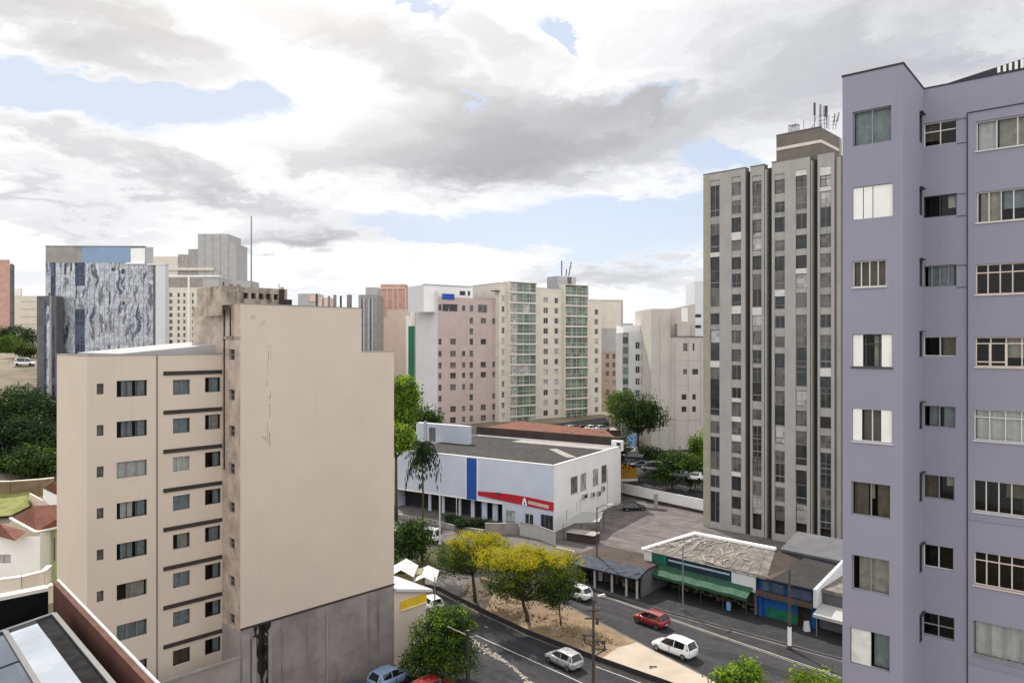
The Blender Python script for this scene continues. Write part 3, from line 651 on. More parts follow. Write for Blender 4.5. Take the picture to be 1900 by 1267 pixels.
# stained patch, cracks and pilasters on the concrete, patched scars on the gable
q = MB()
for (px0, px1) in ((448, 462), (466, 474), (497, 503)): WG.box(q, WG.t(px0), WG.t(px1), -1, 7.3 + .3 * (px0 == 448), 0, .16)
q.build('pilaster', mt['concrete'], bb)
# weathered box on the roof, mast, column stubs
tb = thing_t0 = WG.t(455)
bx = MB(); WG2 = Wall(WG.xy(0, -1.4), dA); a0, a1 = WG2.t(412), WG2.t(533)
holes = [(WG2.t(p), WG2.t(p + 9), 33.35, 33.8) for p in (452, 466, 480, 494, 508)]
WG2.face(bx, a0, a1, 32.8, 34.25, holes, mt['parapet'], .3)
for (t_, n0, n1) in ((a0, 0, -4.5), (a1, 0, -4.5)): bx.face([WG2.pt(t_, 32.0, n0), WG2.pt(t_, 32.0, n1), WG2.pt(t_, 34.25, n1), WG2.pt(t_, 34.25, n0)], mt['parapet'])
bx.face([WG2.pt(a0, 34.2, 0), WG2.pt(a1, 34.2, 0), WG2.pt(a1, 34.2, -4.5), WG2.pt(a0, 34.2, -4.5)], mt['parapet'])
for h in holes: WG2.quad(bx, h[0], h[1], h[2], h[3], -.29, mt['brown_band'])
for p in (425, 438, 520): WG2.box(bx, WG2.t(p), WG2.t(p) + .28, 32.8, 34.4, 0, .1, mt['parapet'])
bx.build('roof_parapet', None, bb)
def roof_post(name, W, px, n, py_top, z0, r, m):
    t = W.t(px); x, y, _ = W.pt(t, 0, n); q = MB(); q.tube([(x, y, z0), (x, y, zat(py_top, y))], r, None, 6); return q.build(name, mt[m], bb)
roof_post('antenna_mast', WG2, 477.5, -1.0, 401, 34.1, (.07, .045), 'metal_grey')
roof_post('vent_pipe', WG2, 420, -.5, 523, 34.1, .06, 'frame_dark'); roof_post('vent_pipe', WG2, 523.5, -.5, 527, 34.1, .03, 'frame_dark')
for px, top, m, r in ((537, 537, 'brown_band', .22), (548, 556, 'brown_band', .35), (602, 545, 'frame_dark', .09), (614, 553, 'concrete_dark', .08), (625, 549, 'concrete_dark', .10), (636, 547, 'concrete', .14), (647, 549, 'frame_dark', .09), (663, 547, 'concrete_dark', .22)):
    roof_post('roof_stub', WG, px, -1.2, top, 32.8, r, m)
# low concrete wall at its foot
cw = MB(); WC = Wall(WG.xy(0, .02), (-dA[0], -dA[1])); WC.box(cw, .0, 9.2, -2, 6.05, -.25, .0)
WC.box(cw, -.02, 9.2, 6.05, 6.17, -.3, .06)
tag(cw.build('retaining_wall', mt['concrete']), 'plain concrete wall at the foot of the beige apartment block facade', 'wall')
# ------------------------------------------------------------------ tall grey tower
Y0 = 119.0; PT = (ray(1305) * Y0, Y0)
tw = thing('tower_block', 'tall grey slab tower with six columns of windows and a penthouse bearing aerials', 'building', (*PT, 0))
WT = Wall(PT, dBn); T = WT.t
rt = random.Random(21); ZT = 57.0
cols = [(1317.5, 1335), (1357, 1375), (1395.5, 1413), (1437, 1456), (1476, 1497), (1521, 1542)]
bays = [(1305, 1383, 0.0, 57.0), (1392, 1418, -.15, 57.0), (1432, 1503, .12, 57.05), (1517, 1548, .12, 57.1)]
tops = [55.9, 55.9, 55.6, 55.2, 55.3, 55.2]
wm = MB(); DT = 15.0
for (p0, p1, n, zt) in bays:
    W2 = Wall(WT.xy(0, n), dBn)
    hs = [(W2.t(a), W2.t(b), 1.0, tops[i]) for i, (a, b) in enumerate(cols) if p0 < a < p1]
    W2.face(wm, W2.t(p0), W2.t(p1), -.5, zt, hs, mt['tower'], .32)
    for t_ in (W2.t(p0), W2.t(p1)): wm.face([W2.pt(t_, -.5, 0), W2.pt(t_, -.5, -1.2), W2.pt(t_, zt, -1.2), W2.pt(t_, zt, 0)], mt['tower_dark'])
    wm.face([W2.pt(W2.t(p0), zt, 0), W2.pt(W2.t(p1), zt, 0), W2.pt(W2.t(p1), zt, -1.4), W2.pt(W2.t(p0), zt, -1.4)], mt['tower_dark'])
tE = T(1575)
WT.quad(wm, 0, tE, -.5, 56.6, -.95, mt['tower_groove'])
for (a, b, n0, n1) in ((0, 0, -.95, -DT), (tE, tE, -.95, -DT), (0, tE, -DT, -DT)): wm.face([WT.pt(a, -.5, n0), WT.pt(b, -.5, n1), WT.pt(b, 56.6, n1), WT.pt(a, 56.6, n0)], mt['tower'])
wm.face([WT.pt(0, 56.55, -.95), WT.pt(tE, 56.55, -.95), WT.pt(tE, 56.55, -DT), WT.pt(0, 56.55, -DT)], mt['roof_dark'])
wm.build('wall', None, tw)
q = MB(); WT.box(q, .02, T(1316), -.5, 56.7, 0, .06); q.build('corner_pilaster', mt['olive'], tw)
q = MB(); WT.box(q, T(1550), T(1557), -.5, 56.4, -.95, -.4); WT.box(q, T(1418.5), T(1421.5), -.5, 56.3, -.9, -.15); WT.box(q, T(1505), T(1507), -.5, 56.4, -.9, .1); q.build('pilaster', mt['tower'], tw)
q = MB(); 
for (p0, p1, n, zt) in bays: W2 = Wall(WT.xy(0, n), dBn); W2.box(q, W2.t(p0) - .03, W2.t(p1) + .03, zt + .003, zt + .16, -1.2, .07)
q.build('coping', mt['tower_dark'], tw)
# windows, floor by floor; the hundred nearest are parts of their own
cells = []
for i, (a, b) in enumerate(cols):
    n = [z for (p0, p1, z, _) in bays if p0 < a < p1][0]; W2 = Wall(WT.xy(0, n), dBn); t0, t1 = W2.t(a), W2.t(b)
    z = tops[i]; floor = 2.9; z0 = 1.0 
    k = 0
    while z - floor > z0 - .2:
        zb = max(z - floor, z0); h = rt.choice([.0, .62, .72, .8, .9, 1.0, 1.05, 1.25]); 
        kind = rt.choices(['cream', 'white', 'glass', 'grey'], [.5, .13, .2, .17])[0]
        cells.append((W2, t0, t1, zb, z, h, kind, k)); z -= floor; k += 1
sp = {'cream': MB(), 'white': MB(), 'grey': MB()}
stuffmb = MB(); cells.sort(key=lambda c: (c[0].pt(c[1], 0)[1] ** 2 + (c[3] - 30) ** 2))
vis = [c for c in cells if c[3] > 2.5 or c[0].pt(c[1], 0)[1] > 112]
SPC = 0; SPM = {'cream': 'tower', 'white': 'curtain_white', 'grey': 'blind'}
for j, (W2, t0, t1, zb, zt, h, kind, k) in enumerate(cells):
    n = -.2
    if k == 0: h = max(h, .85); kind = rt.choice(['white', 'cream', 'cream'])
    if h > 0 and kind != 'glass':
        SPC += 1; q = MB() if SPC <= 99 else sp[kind]
        W2.box(q, t0 + .004, t1 - .004, zt - h, zt - .03, -.32, n + .06 + .08 * (kind == 'white'))
        if SPC <= 99: q.build('spandrel', mt[SPM[kind]], tw)
    top = zt - (h if kind != 'glass' else 0) - .03
    f = rt.choices(['glass_dark', 'glass_mid', 'frame_dark', 'glass_pale'], [.40, .48, .05, .07])[0]
    r = (t0 + .004, t1 - .004, zb, top)
    if j < 100: window(tw, W2, r, f, rt.choice(['frame_grey', 'frame_dark', 'frame_grey']), rt.choice([1, 2, 2]), transom=rt.choice([0, 0, .3, .72]) if top - zb > 1.5 else 0, depth=.24, fw=.06)
    else:
        W2.quad(stuffmb, r[0], r[1], r[2], r[3], -.26, mt[f]); W2.box(stuffmb, (t0 + t1) / 2 - .03, (t0 + t1) / 2 + .03, zb, top, -.258, -.21, mt['frame_grey'])
    if kind == 'glass' and h > .5: W2.box(sp['grey'], t0 + .01, t1 - .01, zb + .9, zb + 1.0, -.3, n + .045)
rest = MB()
for k_, m in SPM.items():
    for f in sp[k_].f: rest.face([sp[k_].v[i] for i in f], mt[m])
if rest.f: tag(rest.build('spandrel_strip', None, tw), kind='stuff')
tag(stuffmb.build('window_strip', None, tw), kind='stuff')
# penthouse and aerials
WP = Wall(WT.xy(0, -1.6), dBn); a, b = WP.t(1440.5), WP.t(1523); zp = zat(236, WP.pt(b, 0)[1])
ph = MB(); WP.face(ph, a, b, 56.5, zp, (), mt['penthouse'])
WPR = Wall(WP.xy(b), dA); lr = WPR.t(1560); WPR.face(ph, 0, lr, 56.5, zp, (), mt['penthouse'])
for t_ in (a,): ph.face([WP.pt(t_, 56.5, 0), WP.pt(t_, 56.5, -lr), WP.pt(t_, zp, -lr), WP.pt(t_, zp, 0)], mt['penthouse'])
ph.face([WP.pt(a, 56.5, -lr), WP.pt(b, 56.5, -lr), WP.pt(b, zp, -lr), WP.pt(a, zp, -lr)], mt['penthouse'])
ph.face([WP.pt(a, zp - .02, 0), WP.pt(b, zp - .02, 0), WP.pt(b, zp - .02, -lr), WP.pt(a, zp - .02, -lr)], mt['roof_dark'])
ph.build('penthouse', None, tw)
zb_ = zat(262, WP.pt(b, 0)[1]) ; q = MB(); WP.box(q, a - .02, b + .08, zb_ - .25, zb_ + .2, 0, .1); WPR.box(q, 0, lr, zb_ - .25, zb_ + .2, 0, .08); q.build('cream_band', mt['cream'], tw)
q = MB(); WPR.box(q, lr - .9, lr - .2, 56.5, zp - .3, 0, .25); q.build('pilaster', mt['tower'], tw); q = MB(); WP.box(q, a, b + .1, zp, zp + .14, -.3, .1); q.build('coping', mt['tower_dark'], tw)
def aerial(name, px, n, py0, py1, r, m, lean=0.0, panel=True):
    t = WP.t(px); x, y, _ = WP.pt(t, 0, n); z0, z1 = zat(py0, y), zat(py1, y); q = MB(); q.tube([(x, y, zp - .05), (x + lean * .3, y, (zp + z1) / 2), (x + lean, y, z1)], .05, None, 6)
    if panel: q.tube([(x + lean * .6, y, z0), (x + lean, y, z1)], r, None, 8)
    return q.build(name, mt[m], tw)
for px, py0, py1, m in ((1504.5, 214, 191, 'frame_dark'), (1515.5, 216, 194, 'metal_grey'), (1523, 216, 197, 'metal_grey'), (1527, 219, 197, 'frame_dark')): aerial('antenna', px, -1.4, py0, py1, .16, m)
aerial('antenna', 1539, -2.4, 226, 209, .1, 'metal_grey', .5); aerial('antenna', 1534, -2.4, 228, 211, .1, 'metal_grey', .3); aerial('antenna', 1488, -.8, 228, 224, .04, 'metal_grey', -.1, False)
q = MB()
for n in (-1.2, -1.9): 
    for pz in (1514, 1529): t = WP.t(pz); q.tube([WP.pt(t, zp, n), WP.pt(t, zp + 2.2, n)], .05, None, 6)
for z in (.7, 1.3, 2.0): q.tube([WP.pt(WP.t(1513), zp + z, -1.2), WP.pt(WP.t(1530), zp + z, -1.2)], .045, None, 6); q.tube([WP.pt(WP.t(1532), zp + z * .9, -2.3), WP.pt(WP.t(1541), zp + z * .9, -2.3)], .045, None, 6)
q.tube([WP.pt(WP.t(1498), zp + .2, -.9), WP.pt(WP.t(1506), zp + .9, -1.0), WP.pt(WP.t(1507.5), zp + 2.2, -1.4)], .05, None, 6)
q.build('aerial_frame', mt['metal_grey'], tw)
q = MB(); t0, t1 = WP.t(1458.5), WP.t(1474)
for i in range(4): t = t0 + (t1 - t0) * i / 3; q.tube([WP.pt(t, zp, -.8), WP.pt(t, zp + 1.45, -.8)], .06, None, 6); q.tube([WP.pt(t, zp, -1.8), WP.pt(t, zp + 1.45, -1.8)], .06, None, 6)
WP.box(q, t0 - .08, t1 + .08, zp + 1.4, zp + 1.52, -1.9, -.7); WP.box(q, t0, t1, zp + .15, zp + 1.1, -1.7, -.95); q.build('roof_unit', mt['white_metal'], tw)

# ------------------------------------------------------------------ lilac apartment building
dP = dirv(130.0); PU = (14.82 - .766 * 2.18, 27.7 + .643 * 2.18)
lb_ = thing('apartment_building', 'lilac apartment building with white shuttered and curtained windows, nearest on the right', 'building', (*PU, 0))
ZU = 40.5; WU = Wall(PU, dP); tU = 2.18
PRt = WU.xy(tU); WRt = Wall(PRt, dirv(40.0)); tR = WRt.t(1714)
PM = WRt.xy(tR); WM = Wall(PM, dP); tM = 9.0
Lc = [(1582, 1654, 202, 267), (1582, 1656.5, 344, 405), (1581.5, 1644, 483, 532), (1581.5, 1655, 620, 681), (1581, 1655, 758.5, 820), (1579.5, 1652, 896, 959), (1580.5, 1650, 1034, 1099), (1577.5, 1651, 1171, 1238)]
Mc = [(1713.5, 1775.5, 225, 269), (1713, 1775, 362, 402), (1713, 1775, 492, 532), (1713, 1775, 624, 661), (1713, 1773, 753, 793), (1713, 1771, 882, 926), (1713, 1770, 1012, 1055), (1711, 1771, 1140, 1183)]
Rc = [(1811, 1928, 217, 273), (1812, 1928, 351, 409), (1810, 1926, 488, 545), (1809.5, 1926, 625, 681), (1807, 1926, 761, 820), (1806, 1926, 895, 955), (1807, 1926, 1031, 1094), (1805, 1926, 1162, 1228)]
Lr = [WU.rect(*c) for c in Lc]; Mr = [WM.rect(*c) for c in Mc]; Rr = [WM.rect(*c) for c in Rc]
sh = []
for c in Mc:
    y = WRt.pt(tR, 0)[1]; sh.append((WRt.t(1706), WRt.t(1712.5), zat(c[3] + 1, y), zat(c[2] - 8, y)))
ZBk = 4.0
wm = MB(); WU.face(wm, 0, tU, ZBk, ZU, Lr, mt['lilac'], .16); WRt.face(wm, 0, tR, ZBk, ZU, sh, mt['lilac'], .10); WM.face(wm, 0, tM, ZBk, ZU, Mr + Rr, mt['lilac'], .16)
for (W, a, b, n0, n1) in ((WU, 0, 0, 0, -14), (WM, tM, tM, 0, -10.3)): wm.face([W.pt(a, ZBk, n0), W.pt(b, ZBk, n1), W.pt(b, ZU, n1), W.pt(a, ZU, n0)], mt['lilac'])
wm.face([WU.pt(0, ZBk, -14), WU.pt(tU + tM, ZBk, -14), WU.pt(tU + tM, ZU, -14), WU.pt(0, ZU, -14)], mt['lilac'])
wm.face([WU.pt(0, ZU - .2, 0), WU.pt(tU, ZU - .2, 0), WU.pt(tU, ZU - .2, -14), WU.pt(0, ZU - .2, -14)], mt['roof_dark'])
wm.face([WU.pt(tU, ZU - .2, -tR), WU.pt(tU + tM, ZU - .2, -tR), WU.pt(tU + tM, ZU - .2, -14), WU.pt(tU, ZU - .2, -14)], mt['roof_dark'])
wm.build('wall', None, lb_)
q = MB(); WU.box(q, -.03, tU + .03, ZU, ZU + .07, -.25, .03); WRt.box(q, .0, tR - .03, ZU, ZU + .065, -.2, .03); WM.box(q, 0, tM, ZU, ZU + .06, -.25, .03); q.build('coping', mt['coping'], lb_)
rz_ = lambda t: ZU + .09 + .15 * (t - .4)
q = MB(); q.hexa([WM.pt(.4, ZU + .065, -.28), WM.pt(8.5, ZU + .065, -.28), WM.pt(8.5, ZU + .065, -5), WM.pt(.4, ZU + .065, -5), WM.pt(.4, rz_(.4), -.28), WM.pt(8.5, rz_(8.5), -.28), WM.pt(8.5, rz_(8.5) + .5, -5), WM.pt(.4, rz_(.4) + .5, -5)]); q.build('roof', mt['coping'], lb_)
for i in range(10):
    q = MB(); t_ = 2.55 + i * .19; WM.box(q, t_, t_ + .1, ZU + .15, rz_(t_) - .03, -.275, -.2); q.build('baluster', mt['whitewall'], lb_)
CG = 'curtain_grey'
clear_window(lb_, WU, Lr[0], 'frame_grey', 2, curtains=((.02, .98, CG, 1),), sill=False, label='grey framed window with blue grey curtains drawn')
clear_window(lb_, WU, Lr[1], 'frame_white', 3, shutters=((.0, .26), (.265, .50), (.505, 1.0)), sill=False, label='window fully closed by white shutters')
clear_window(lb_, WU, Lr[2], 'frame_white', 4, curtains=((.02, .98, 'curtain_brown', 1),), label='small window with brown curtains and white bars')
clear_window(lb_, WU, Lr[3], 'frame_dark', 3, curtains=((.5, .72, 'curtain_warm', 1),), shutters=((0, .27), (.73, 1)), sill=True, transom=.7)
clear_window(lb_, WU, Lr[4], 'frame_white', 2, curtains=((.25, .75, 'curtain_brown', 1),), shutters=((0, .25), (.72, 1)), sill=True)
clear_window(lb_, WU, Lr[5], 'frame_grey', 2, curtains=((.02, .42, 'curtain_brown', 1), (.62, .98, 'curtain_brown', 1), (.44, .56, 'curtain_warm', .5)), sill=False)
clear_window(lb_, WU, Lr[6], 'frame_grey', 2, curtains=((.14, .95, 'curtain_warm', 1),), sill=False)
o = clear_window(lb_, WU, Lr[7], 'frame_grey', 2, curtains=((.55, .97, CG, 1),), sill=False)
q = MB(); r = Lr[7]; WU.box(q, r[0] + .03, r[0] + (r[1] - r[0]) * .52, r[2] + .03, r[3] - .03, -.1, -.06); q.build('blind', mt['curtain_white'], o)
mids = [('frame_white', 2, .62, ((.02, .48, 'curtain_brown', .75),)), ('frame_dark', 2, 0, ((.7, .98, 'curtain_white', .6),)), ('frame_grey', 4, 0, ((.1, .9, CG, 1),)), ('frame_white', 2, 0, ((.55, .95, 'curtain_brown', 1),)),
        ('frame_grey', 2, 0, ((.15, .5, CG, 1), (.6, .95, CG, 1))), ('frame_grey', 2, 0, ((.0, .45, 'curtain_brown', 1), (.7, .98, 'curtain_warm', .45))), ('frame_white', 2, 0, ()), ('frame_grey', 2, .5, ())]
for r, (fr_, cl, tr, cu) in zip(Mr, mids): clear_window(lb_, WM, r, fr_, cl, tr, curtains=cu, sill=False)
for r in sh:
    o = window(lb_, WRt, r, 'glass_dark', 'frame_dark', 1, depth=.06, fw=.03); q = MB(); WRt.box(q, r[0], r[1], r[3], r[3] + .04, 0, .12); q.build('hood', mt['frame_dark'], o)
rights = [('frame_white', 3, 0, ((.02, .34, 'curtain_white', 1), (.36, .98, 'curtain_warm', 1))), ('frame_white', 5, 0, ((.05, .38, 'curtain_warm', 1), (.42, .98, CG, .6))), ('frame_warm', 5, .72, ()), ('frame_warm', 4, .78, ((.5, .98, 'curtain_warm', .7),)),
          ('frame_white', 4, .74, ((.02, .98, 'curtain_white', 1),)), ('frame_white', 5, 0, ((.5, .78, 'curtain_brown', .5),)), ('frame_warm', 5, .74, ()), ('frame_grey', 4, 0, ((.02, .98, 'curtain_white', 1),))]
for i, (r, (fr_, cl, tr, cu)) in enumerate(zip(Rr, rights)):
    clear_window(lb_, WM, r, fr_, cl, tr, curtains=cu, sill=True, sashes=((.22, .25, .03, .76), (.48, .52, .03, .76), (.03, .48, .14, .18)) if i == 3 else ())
for i in (5, 7):
    q = MB(); r = Rr[i]; WM.box(q, r[0] - .12, tM, r[2] - .34, r[2] - .27, .0, .05); q.build('string_course', mt['lilac'], lb_)
tp = WM.t(1795); q = MB(); q.tube([WM.pt(tp, ZBk, .03), WM.pt(tp, 39.2, .03)], .022, None, 6); q.tube([WM.pt(tp, 39.2, .03), WM.pt(tM, 39.25, .03)], .02, None, 6)
for r in Mr[:3]: q.tube([WM.pt(r[1], r[3] - .05, .02), WM.pt(tp, r[3] - .06, .02)], .012, None, 5); q.tube([WM.pt(r[1], r[2] - .06, .02), WM.pt(tp, r[2] - .06, .02)], .012, None, 5)
q.build('cable_run', mt['coping'], lb_)

# ------------------------------------------------------------------ white store with the blue pylon and red sign
PSt = (6.6, 115.0); st = thing('store_building', 'white flat roofed store with a blue panel and a red sign band', 'building', (*PSt, 0))
dSL, dSR = dirv(-57.5), dirv(32.5); WSL = Wall(PSt, dSL); WSR = Wall(PSt, dSR); LS, RS = WSL.t(735), WSR.t(1152); ZSt = 10.45
xl = WSL.t(868)
gfl = [WSL.rect(939, 956, 947, 978), WSL.rect(973, 990, 953, 981), WSL.rect(1003, 1026, 955, 985)]
upR = [WSR.rect(a, b, c, d) for a, b, c, d in ((1059, 1072, 884, 915), (1077, 1088, 878, 909), (1100, 1110, 870, 900), (1116, 1126, 863, 895))]
sm = MB()
WSL.face(sm, 0, LS, 3.5, ZSt, (), mt['store_shade_white']); WSL.face(sm, 0, WSL.t(932), -.3, 3.5, gfl, mt['store_shade_white'], .2)
WSR.face(sm, 0, RS, -.3, ZSt, upR, mt['whitewall'], .15)
tq = WSL.t(932); sm.face([WSL.pt(tq, -.3, 0), WSL.pt(tq, -.3, -2.5), WSL.pt(tq, 3.5, -2.5), WSL.pt(tq, 3.5, 0)], mt['store_shade_white'])
WSL.quad(sm, tq, LS, -.3, 3.5, -2.5, mt['recess']); sm.face([WSL.pt(tq, 3.5, 0), WSL.pt(LS, 3.5, 0), WSL.pt(LS, 3.5, -2.5), WSL.pt(tq, 3.5, -2.5)], mt['store_shade_white'])
for (W, a, n) in ((WSL, LS, RS),): sm.face([W.pt(a, -.3, 0), W.pt(a, -.3, -n), W.pt(a, ZSt, -n), W.pt(a, ZSt, 0)], mt['store_shade_white'])
sm.face([WSL.pt(0, -.3, -RS), WSL.pt(LS, -.3, -RS), WSL.pt(LS, ZSt, -RS), WSL.pt(0, ZSt, -RS)], mt['whitewall'])
sm.build('wall', None, st)
q = MB(); WSL.box(q, -.03, LS, ZSt, ZSt + .12, -.3, .05); WSR.box(q, .06, RS, ZSt, ZSt + .12, -.3, .05); q.build('coping', mt['whitewall'], st)
q = MB(); q.face([WSL.pt(.3, ZSt - .2, -.3), WSL.pt(LS, ZSt - .2, -.3), WSL.pt(LS, ZSt - .35, -RS), WSL.pt(.3, ZSt - .35, -RS)]); q.build('roof', mt['roof_dark'], st)
q = MB(); WSL.box(q, 1, 21, ZSt - .3, ZSt - .1, -24, -20.5); q.hexa([WSL.pt(*p) for p in ((1.2, ZSt - .3, -10), (2.6, ZSt - .3, -9), (10, ZSt - .3, -16), (9, ZSt - .3, -17), (1.2, ZSt - .08, -10), (2.6, ZSt - .08, -9), (10, ZSt - .08, -16), (9, ZSt - .08, -17))]); q.build('roof_strip', mt['concrete'], st)
for (p0, p1, z1) in ((866.5, 885.5, ZSt - .15),): q = MB(); a, b = sorted((WSL.t(p0), WSL.t(p1))); WSL.box(q, a, b, 3.35, z1, 0, .12); q.build('blue_panel', mt['blue_paint'], st); q = MB(); WSL.box(q, a - .18, a - .004, 3.4, z1 + .1, 0, .15); WSL.box(q, b + .004, b + .18, 3.4, z1 + .1, 0, .15); q.build('panel_trim', mt['whitewall'], st)
# red sign with a curved top edge, white emblem and lettering strip
b0 = WSL.t(885) - .0; N = 24; top = []; bot = []
for i in range(N + 1):
    t = b0 * (1 - i / N) - .0; f = i / N; zt_ = 4.85 + .25 * math.sin(f * math.pi * 1.15 - .1) * (f > 0) - .1 * f; zb_ = 4.3 - .95 * f ** .8; top.append((t, zt_ + .05)); bot.append((t, zb_))
q = MB(); v = [WSL.pt(t, z, .14) for t, z in bot + top[::-1]]; w = [WSL.pt(t, z, .01) for t, z in bot + top[::-1]]
for i in range(N):
    q.face([WSL.pt(*bot[i], .14), WSL.pt(*bot[i + 1], .14), WSL.pt(*top[i + 1], .14), WSL.pt(*top[i], .14)]); q.face([WSL.pt(*top[i], .14), WSL.pt(*top[i + 1], .14), WSL.pt(*top[i + 1], .01), WSL.pt(*top[i], .01)]); q.face([WSL.pt(*bot[i], .14), WSL.pt(*bot[i + 1], .14), WSL.pt(*bot[i + 1], .01), WSL.pt(*bot[i], .01)])
sg = q.build('sign_band', mt['red_paint'], st)
q = MB(); te = WSL.t(974)
pts = [(-.42, 3.62), (.42, 3.62), (.42, 4.1), (.2, 4.65), (.0, 4.95), (-.2, 4.65), (-.42, 4.1)]
q.face([WSL.pt(te + a, z, .155) for a, z in pts]); q.build('emblem', mt['whitewall'], sg)
q = MB(); te = WSL.t(974); q.face([WSL.pt(te + a * .28, 3.7 + (z - 3.62) * .55, .158) for a, z in pts]); q.build('emblem', mt['blue_paint'], sg)
ta, tb_ = sorted((WSL.t(981), WSL.t(1019))); q = MB(); q.face([WSL.pt(ta, 3.68, .155), WSL.pt(tb_, 4.0, .155), WSL.pt(tb_, 4.48, .155), WSL.pt(ta, 4.16, .155)]); pn = q.build('lettering_panel', mt['curtain_white'], sg)
q = MB(); rs = random.Random(3); t = ta + .12
while t < tb_ - .12:
    f = (t - ta) / (tb_ - ta); z = 3.68 + .32 * f; wl_ = rs.uniform(.03, .09); q.face([WSL.pt(t, z + .16, .158), WSL.pt(t + wl_, z + .16, .158), WSL.pt(t + wl_, z + .32 + rs.choice([0, .05]), .158), WSL.pt(t, z + .32, .158)]); t += wl_ + .06
q.build('lettering', mt['red_paint'], pn)
q = MB(); WSL.box(q, tq + .01, LS, 3.28, 3.49, -.1, .08); q.build('fascia_trim', mt['whitewall'], st)
window(st, WSL, gfl[0], 'glass_pale', 'frame_grey', 2, depth=.12); window(st, WSL, gfl[1], 'glass_dark', 'frame_white', 2, depth=.12, fw=.12); window(st, WSL, gfl[2], 'glass_dark', 'frame_grey', 3, depth=.12)
for r in upR: window(st, WSR, r, rt.choice(['glass_mid', 'glass_pale']), 'frame_grey', 1, transom=.35, depth=.1, sill=True)
for p, w_ in ((870, .35), (912, .5), (892, .5), (846, .2), (815, .25), (790, .25)): q = MB(); t = WSL.t(p); WSL.box(q, t - w_, t + w_, -.3, 3.48, -1.3, -1.05); q.build('entrance_column', mt['store_shade_white'], st)
q = MB()
for p0, p1 in ((924, 930), (898, 908), (917, 922), (876, 886)): a, b = sorted((WSL.t(p0), WSL.t(p1))); WSL.box(q, a, b, -.2, 3.2, -2.4, -2.3)
q.build('glass_door', mt['glass_blue'], st)
for (px, py, w_, h_) in ((1083, 920, 1.5, .75), (1098, 917, .9, .8), (1109, 915, .9, .8), (1117, 906, .8, .9)):
    t = WSR.t(px); z = WSR.z(py, t); q = MB(); WSR.box(q, t - w_ / 2, t + w_ / 2, z - h_ / 2, z + h_ / 2, .02, .42); a = q.build('air_conditioner', mt['greywall'], st); q = MB(); WSR.quad(q, t - w_ * .36, t + w_ * .36, z - h_ * .35, z + h_ * .35, .425); q.build('grille', mt['frame_dark'], a)
q = MB()
for px, py0, py1 in ((1051, 945, 1000), (1070, 930, 950), (1127, 870, 965), (1076, 925, 985)): t = WSR.t(px); q.tube([WSR.pt(t, max(.0, WSR.z(py1, t)), .05), WSR.pt(t, WSR.z(py0, t), .05)], .045, None, 6)
q.build('wall_pipe', mt['greywall'], st)
q = MB()
for p in (925, 929): t = WSL.t(p); q.tube([WSL.pt(t, 4.8, .12), WSL.pt(t, 5.2, .35), WSL.pt(t, 5.1, .75)], .05, None, 6); q.tube([WSL.pt(t, 5.05, .7), WSL.pt(t, 5.2, .9)], .14, None, 8)
q.build('sign_lamp', mt['frame_dark'], st)
# roof box and the parapet/roof of the hall behind
WB = Wall(WSL.xy(WSL.t(866), -13.5), dSL); q = MB(); rbx = []
a, b = WB.t(872), WB.t(772)
WB.box(q, WB.t(868), b, ZSt - .4, zat(788, WB.P[1] + 8), -1.2, 0); rbk = q.build('roof_room', mt['store_shade_white'], st)
q = MB(); a, b = sorted((WB.t(808), WB.t(797))); WB.box(q, a, b, ZSt - .2, zat(795, WB.P[1] + 8), 0, .12); q.build('dark_panel', mt['darkgrey'], rbk)
q = MB(); a, b = sorted((WB.t(792), WB.t(788))); WB.box(q, a, b, ZSt - .3, zat(784, WB.P[1] + 8), 0, .3); q.build('pilaster', mt['greywall'], rbk)
hb = WSL.xy(0, -25.8); WH = Wall(WSL.xy(.3, -25.9), dSL); tl = WH.t(884)
hall = thing('hall_building', 'hall with a red tiled roof and dark brown parapet behind the white store', 'building', (*hb, 0))
q = MB(); WH.box(q, 0, tl, 2, 12.0, -.3, 0); q.build('parapet_wall', mt['brown_wall'] if False else mt['roof_brown'], hall)
q = MB(); q.hexa([WH.pt(0, 2, -.32), WH.pt(tl, 2, -.32), WH.pt(tl, 2, -9), WH.pt(5, 2, -9), WH.pt(.0, 11.3, -.32), WH.pt(tl, 11.5, -.32), WH.pt(tl - 5, 12.7, -8.5), WH.pt(7, 12.1, -8.5)], mt['roof_red']); q.build('roof', None, hall)
q = MB(); WH.box(q, -.6, 1.4, 9.6, 11.5, -.2, .9); rq = q.build('roof_unit', mt['whitewall'], hall); q = MB(); WH.quad(q, -.5, .35, 10.0, 11.2, .905); q.build('grille', mt['frame_dark'], rq)
# ------------------------------------------------------------------ mid-distance blocks
def grid_windows(par, W, colpx, zs, fills, frame='frame_grey', panes=2, depth=.18, drop=0.0, seed=1, h=(.55, .55), sub=True):
    """returns the openings and a list to fill later"""
    r_ = random.Random(seed); out = []
    for (a, b) in colpx:
        t0, t1 = sorted((W.t(a), W.t(b)))
        for z in zs:
            if r_.random() < drop: continue
            out.append((t0, t1, z - h[0], z + h[1]))
    return out
def fill_windows(par, W, rects, fills, frame, panes=2, depth=.18, seed=2, sub=False):
    r_ = random.Random(seed)
    for r in rects: window(par, W, r, r_.choice(fills), frame, panes, depth=depth, fw=.09, sub=sub)
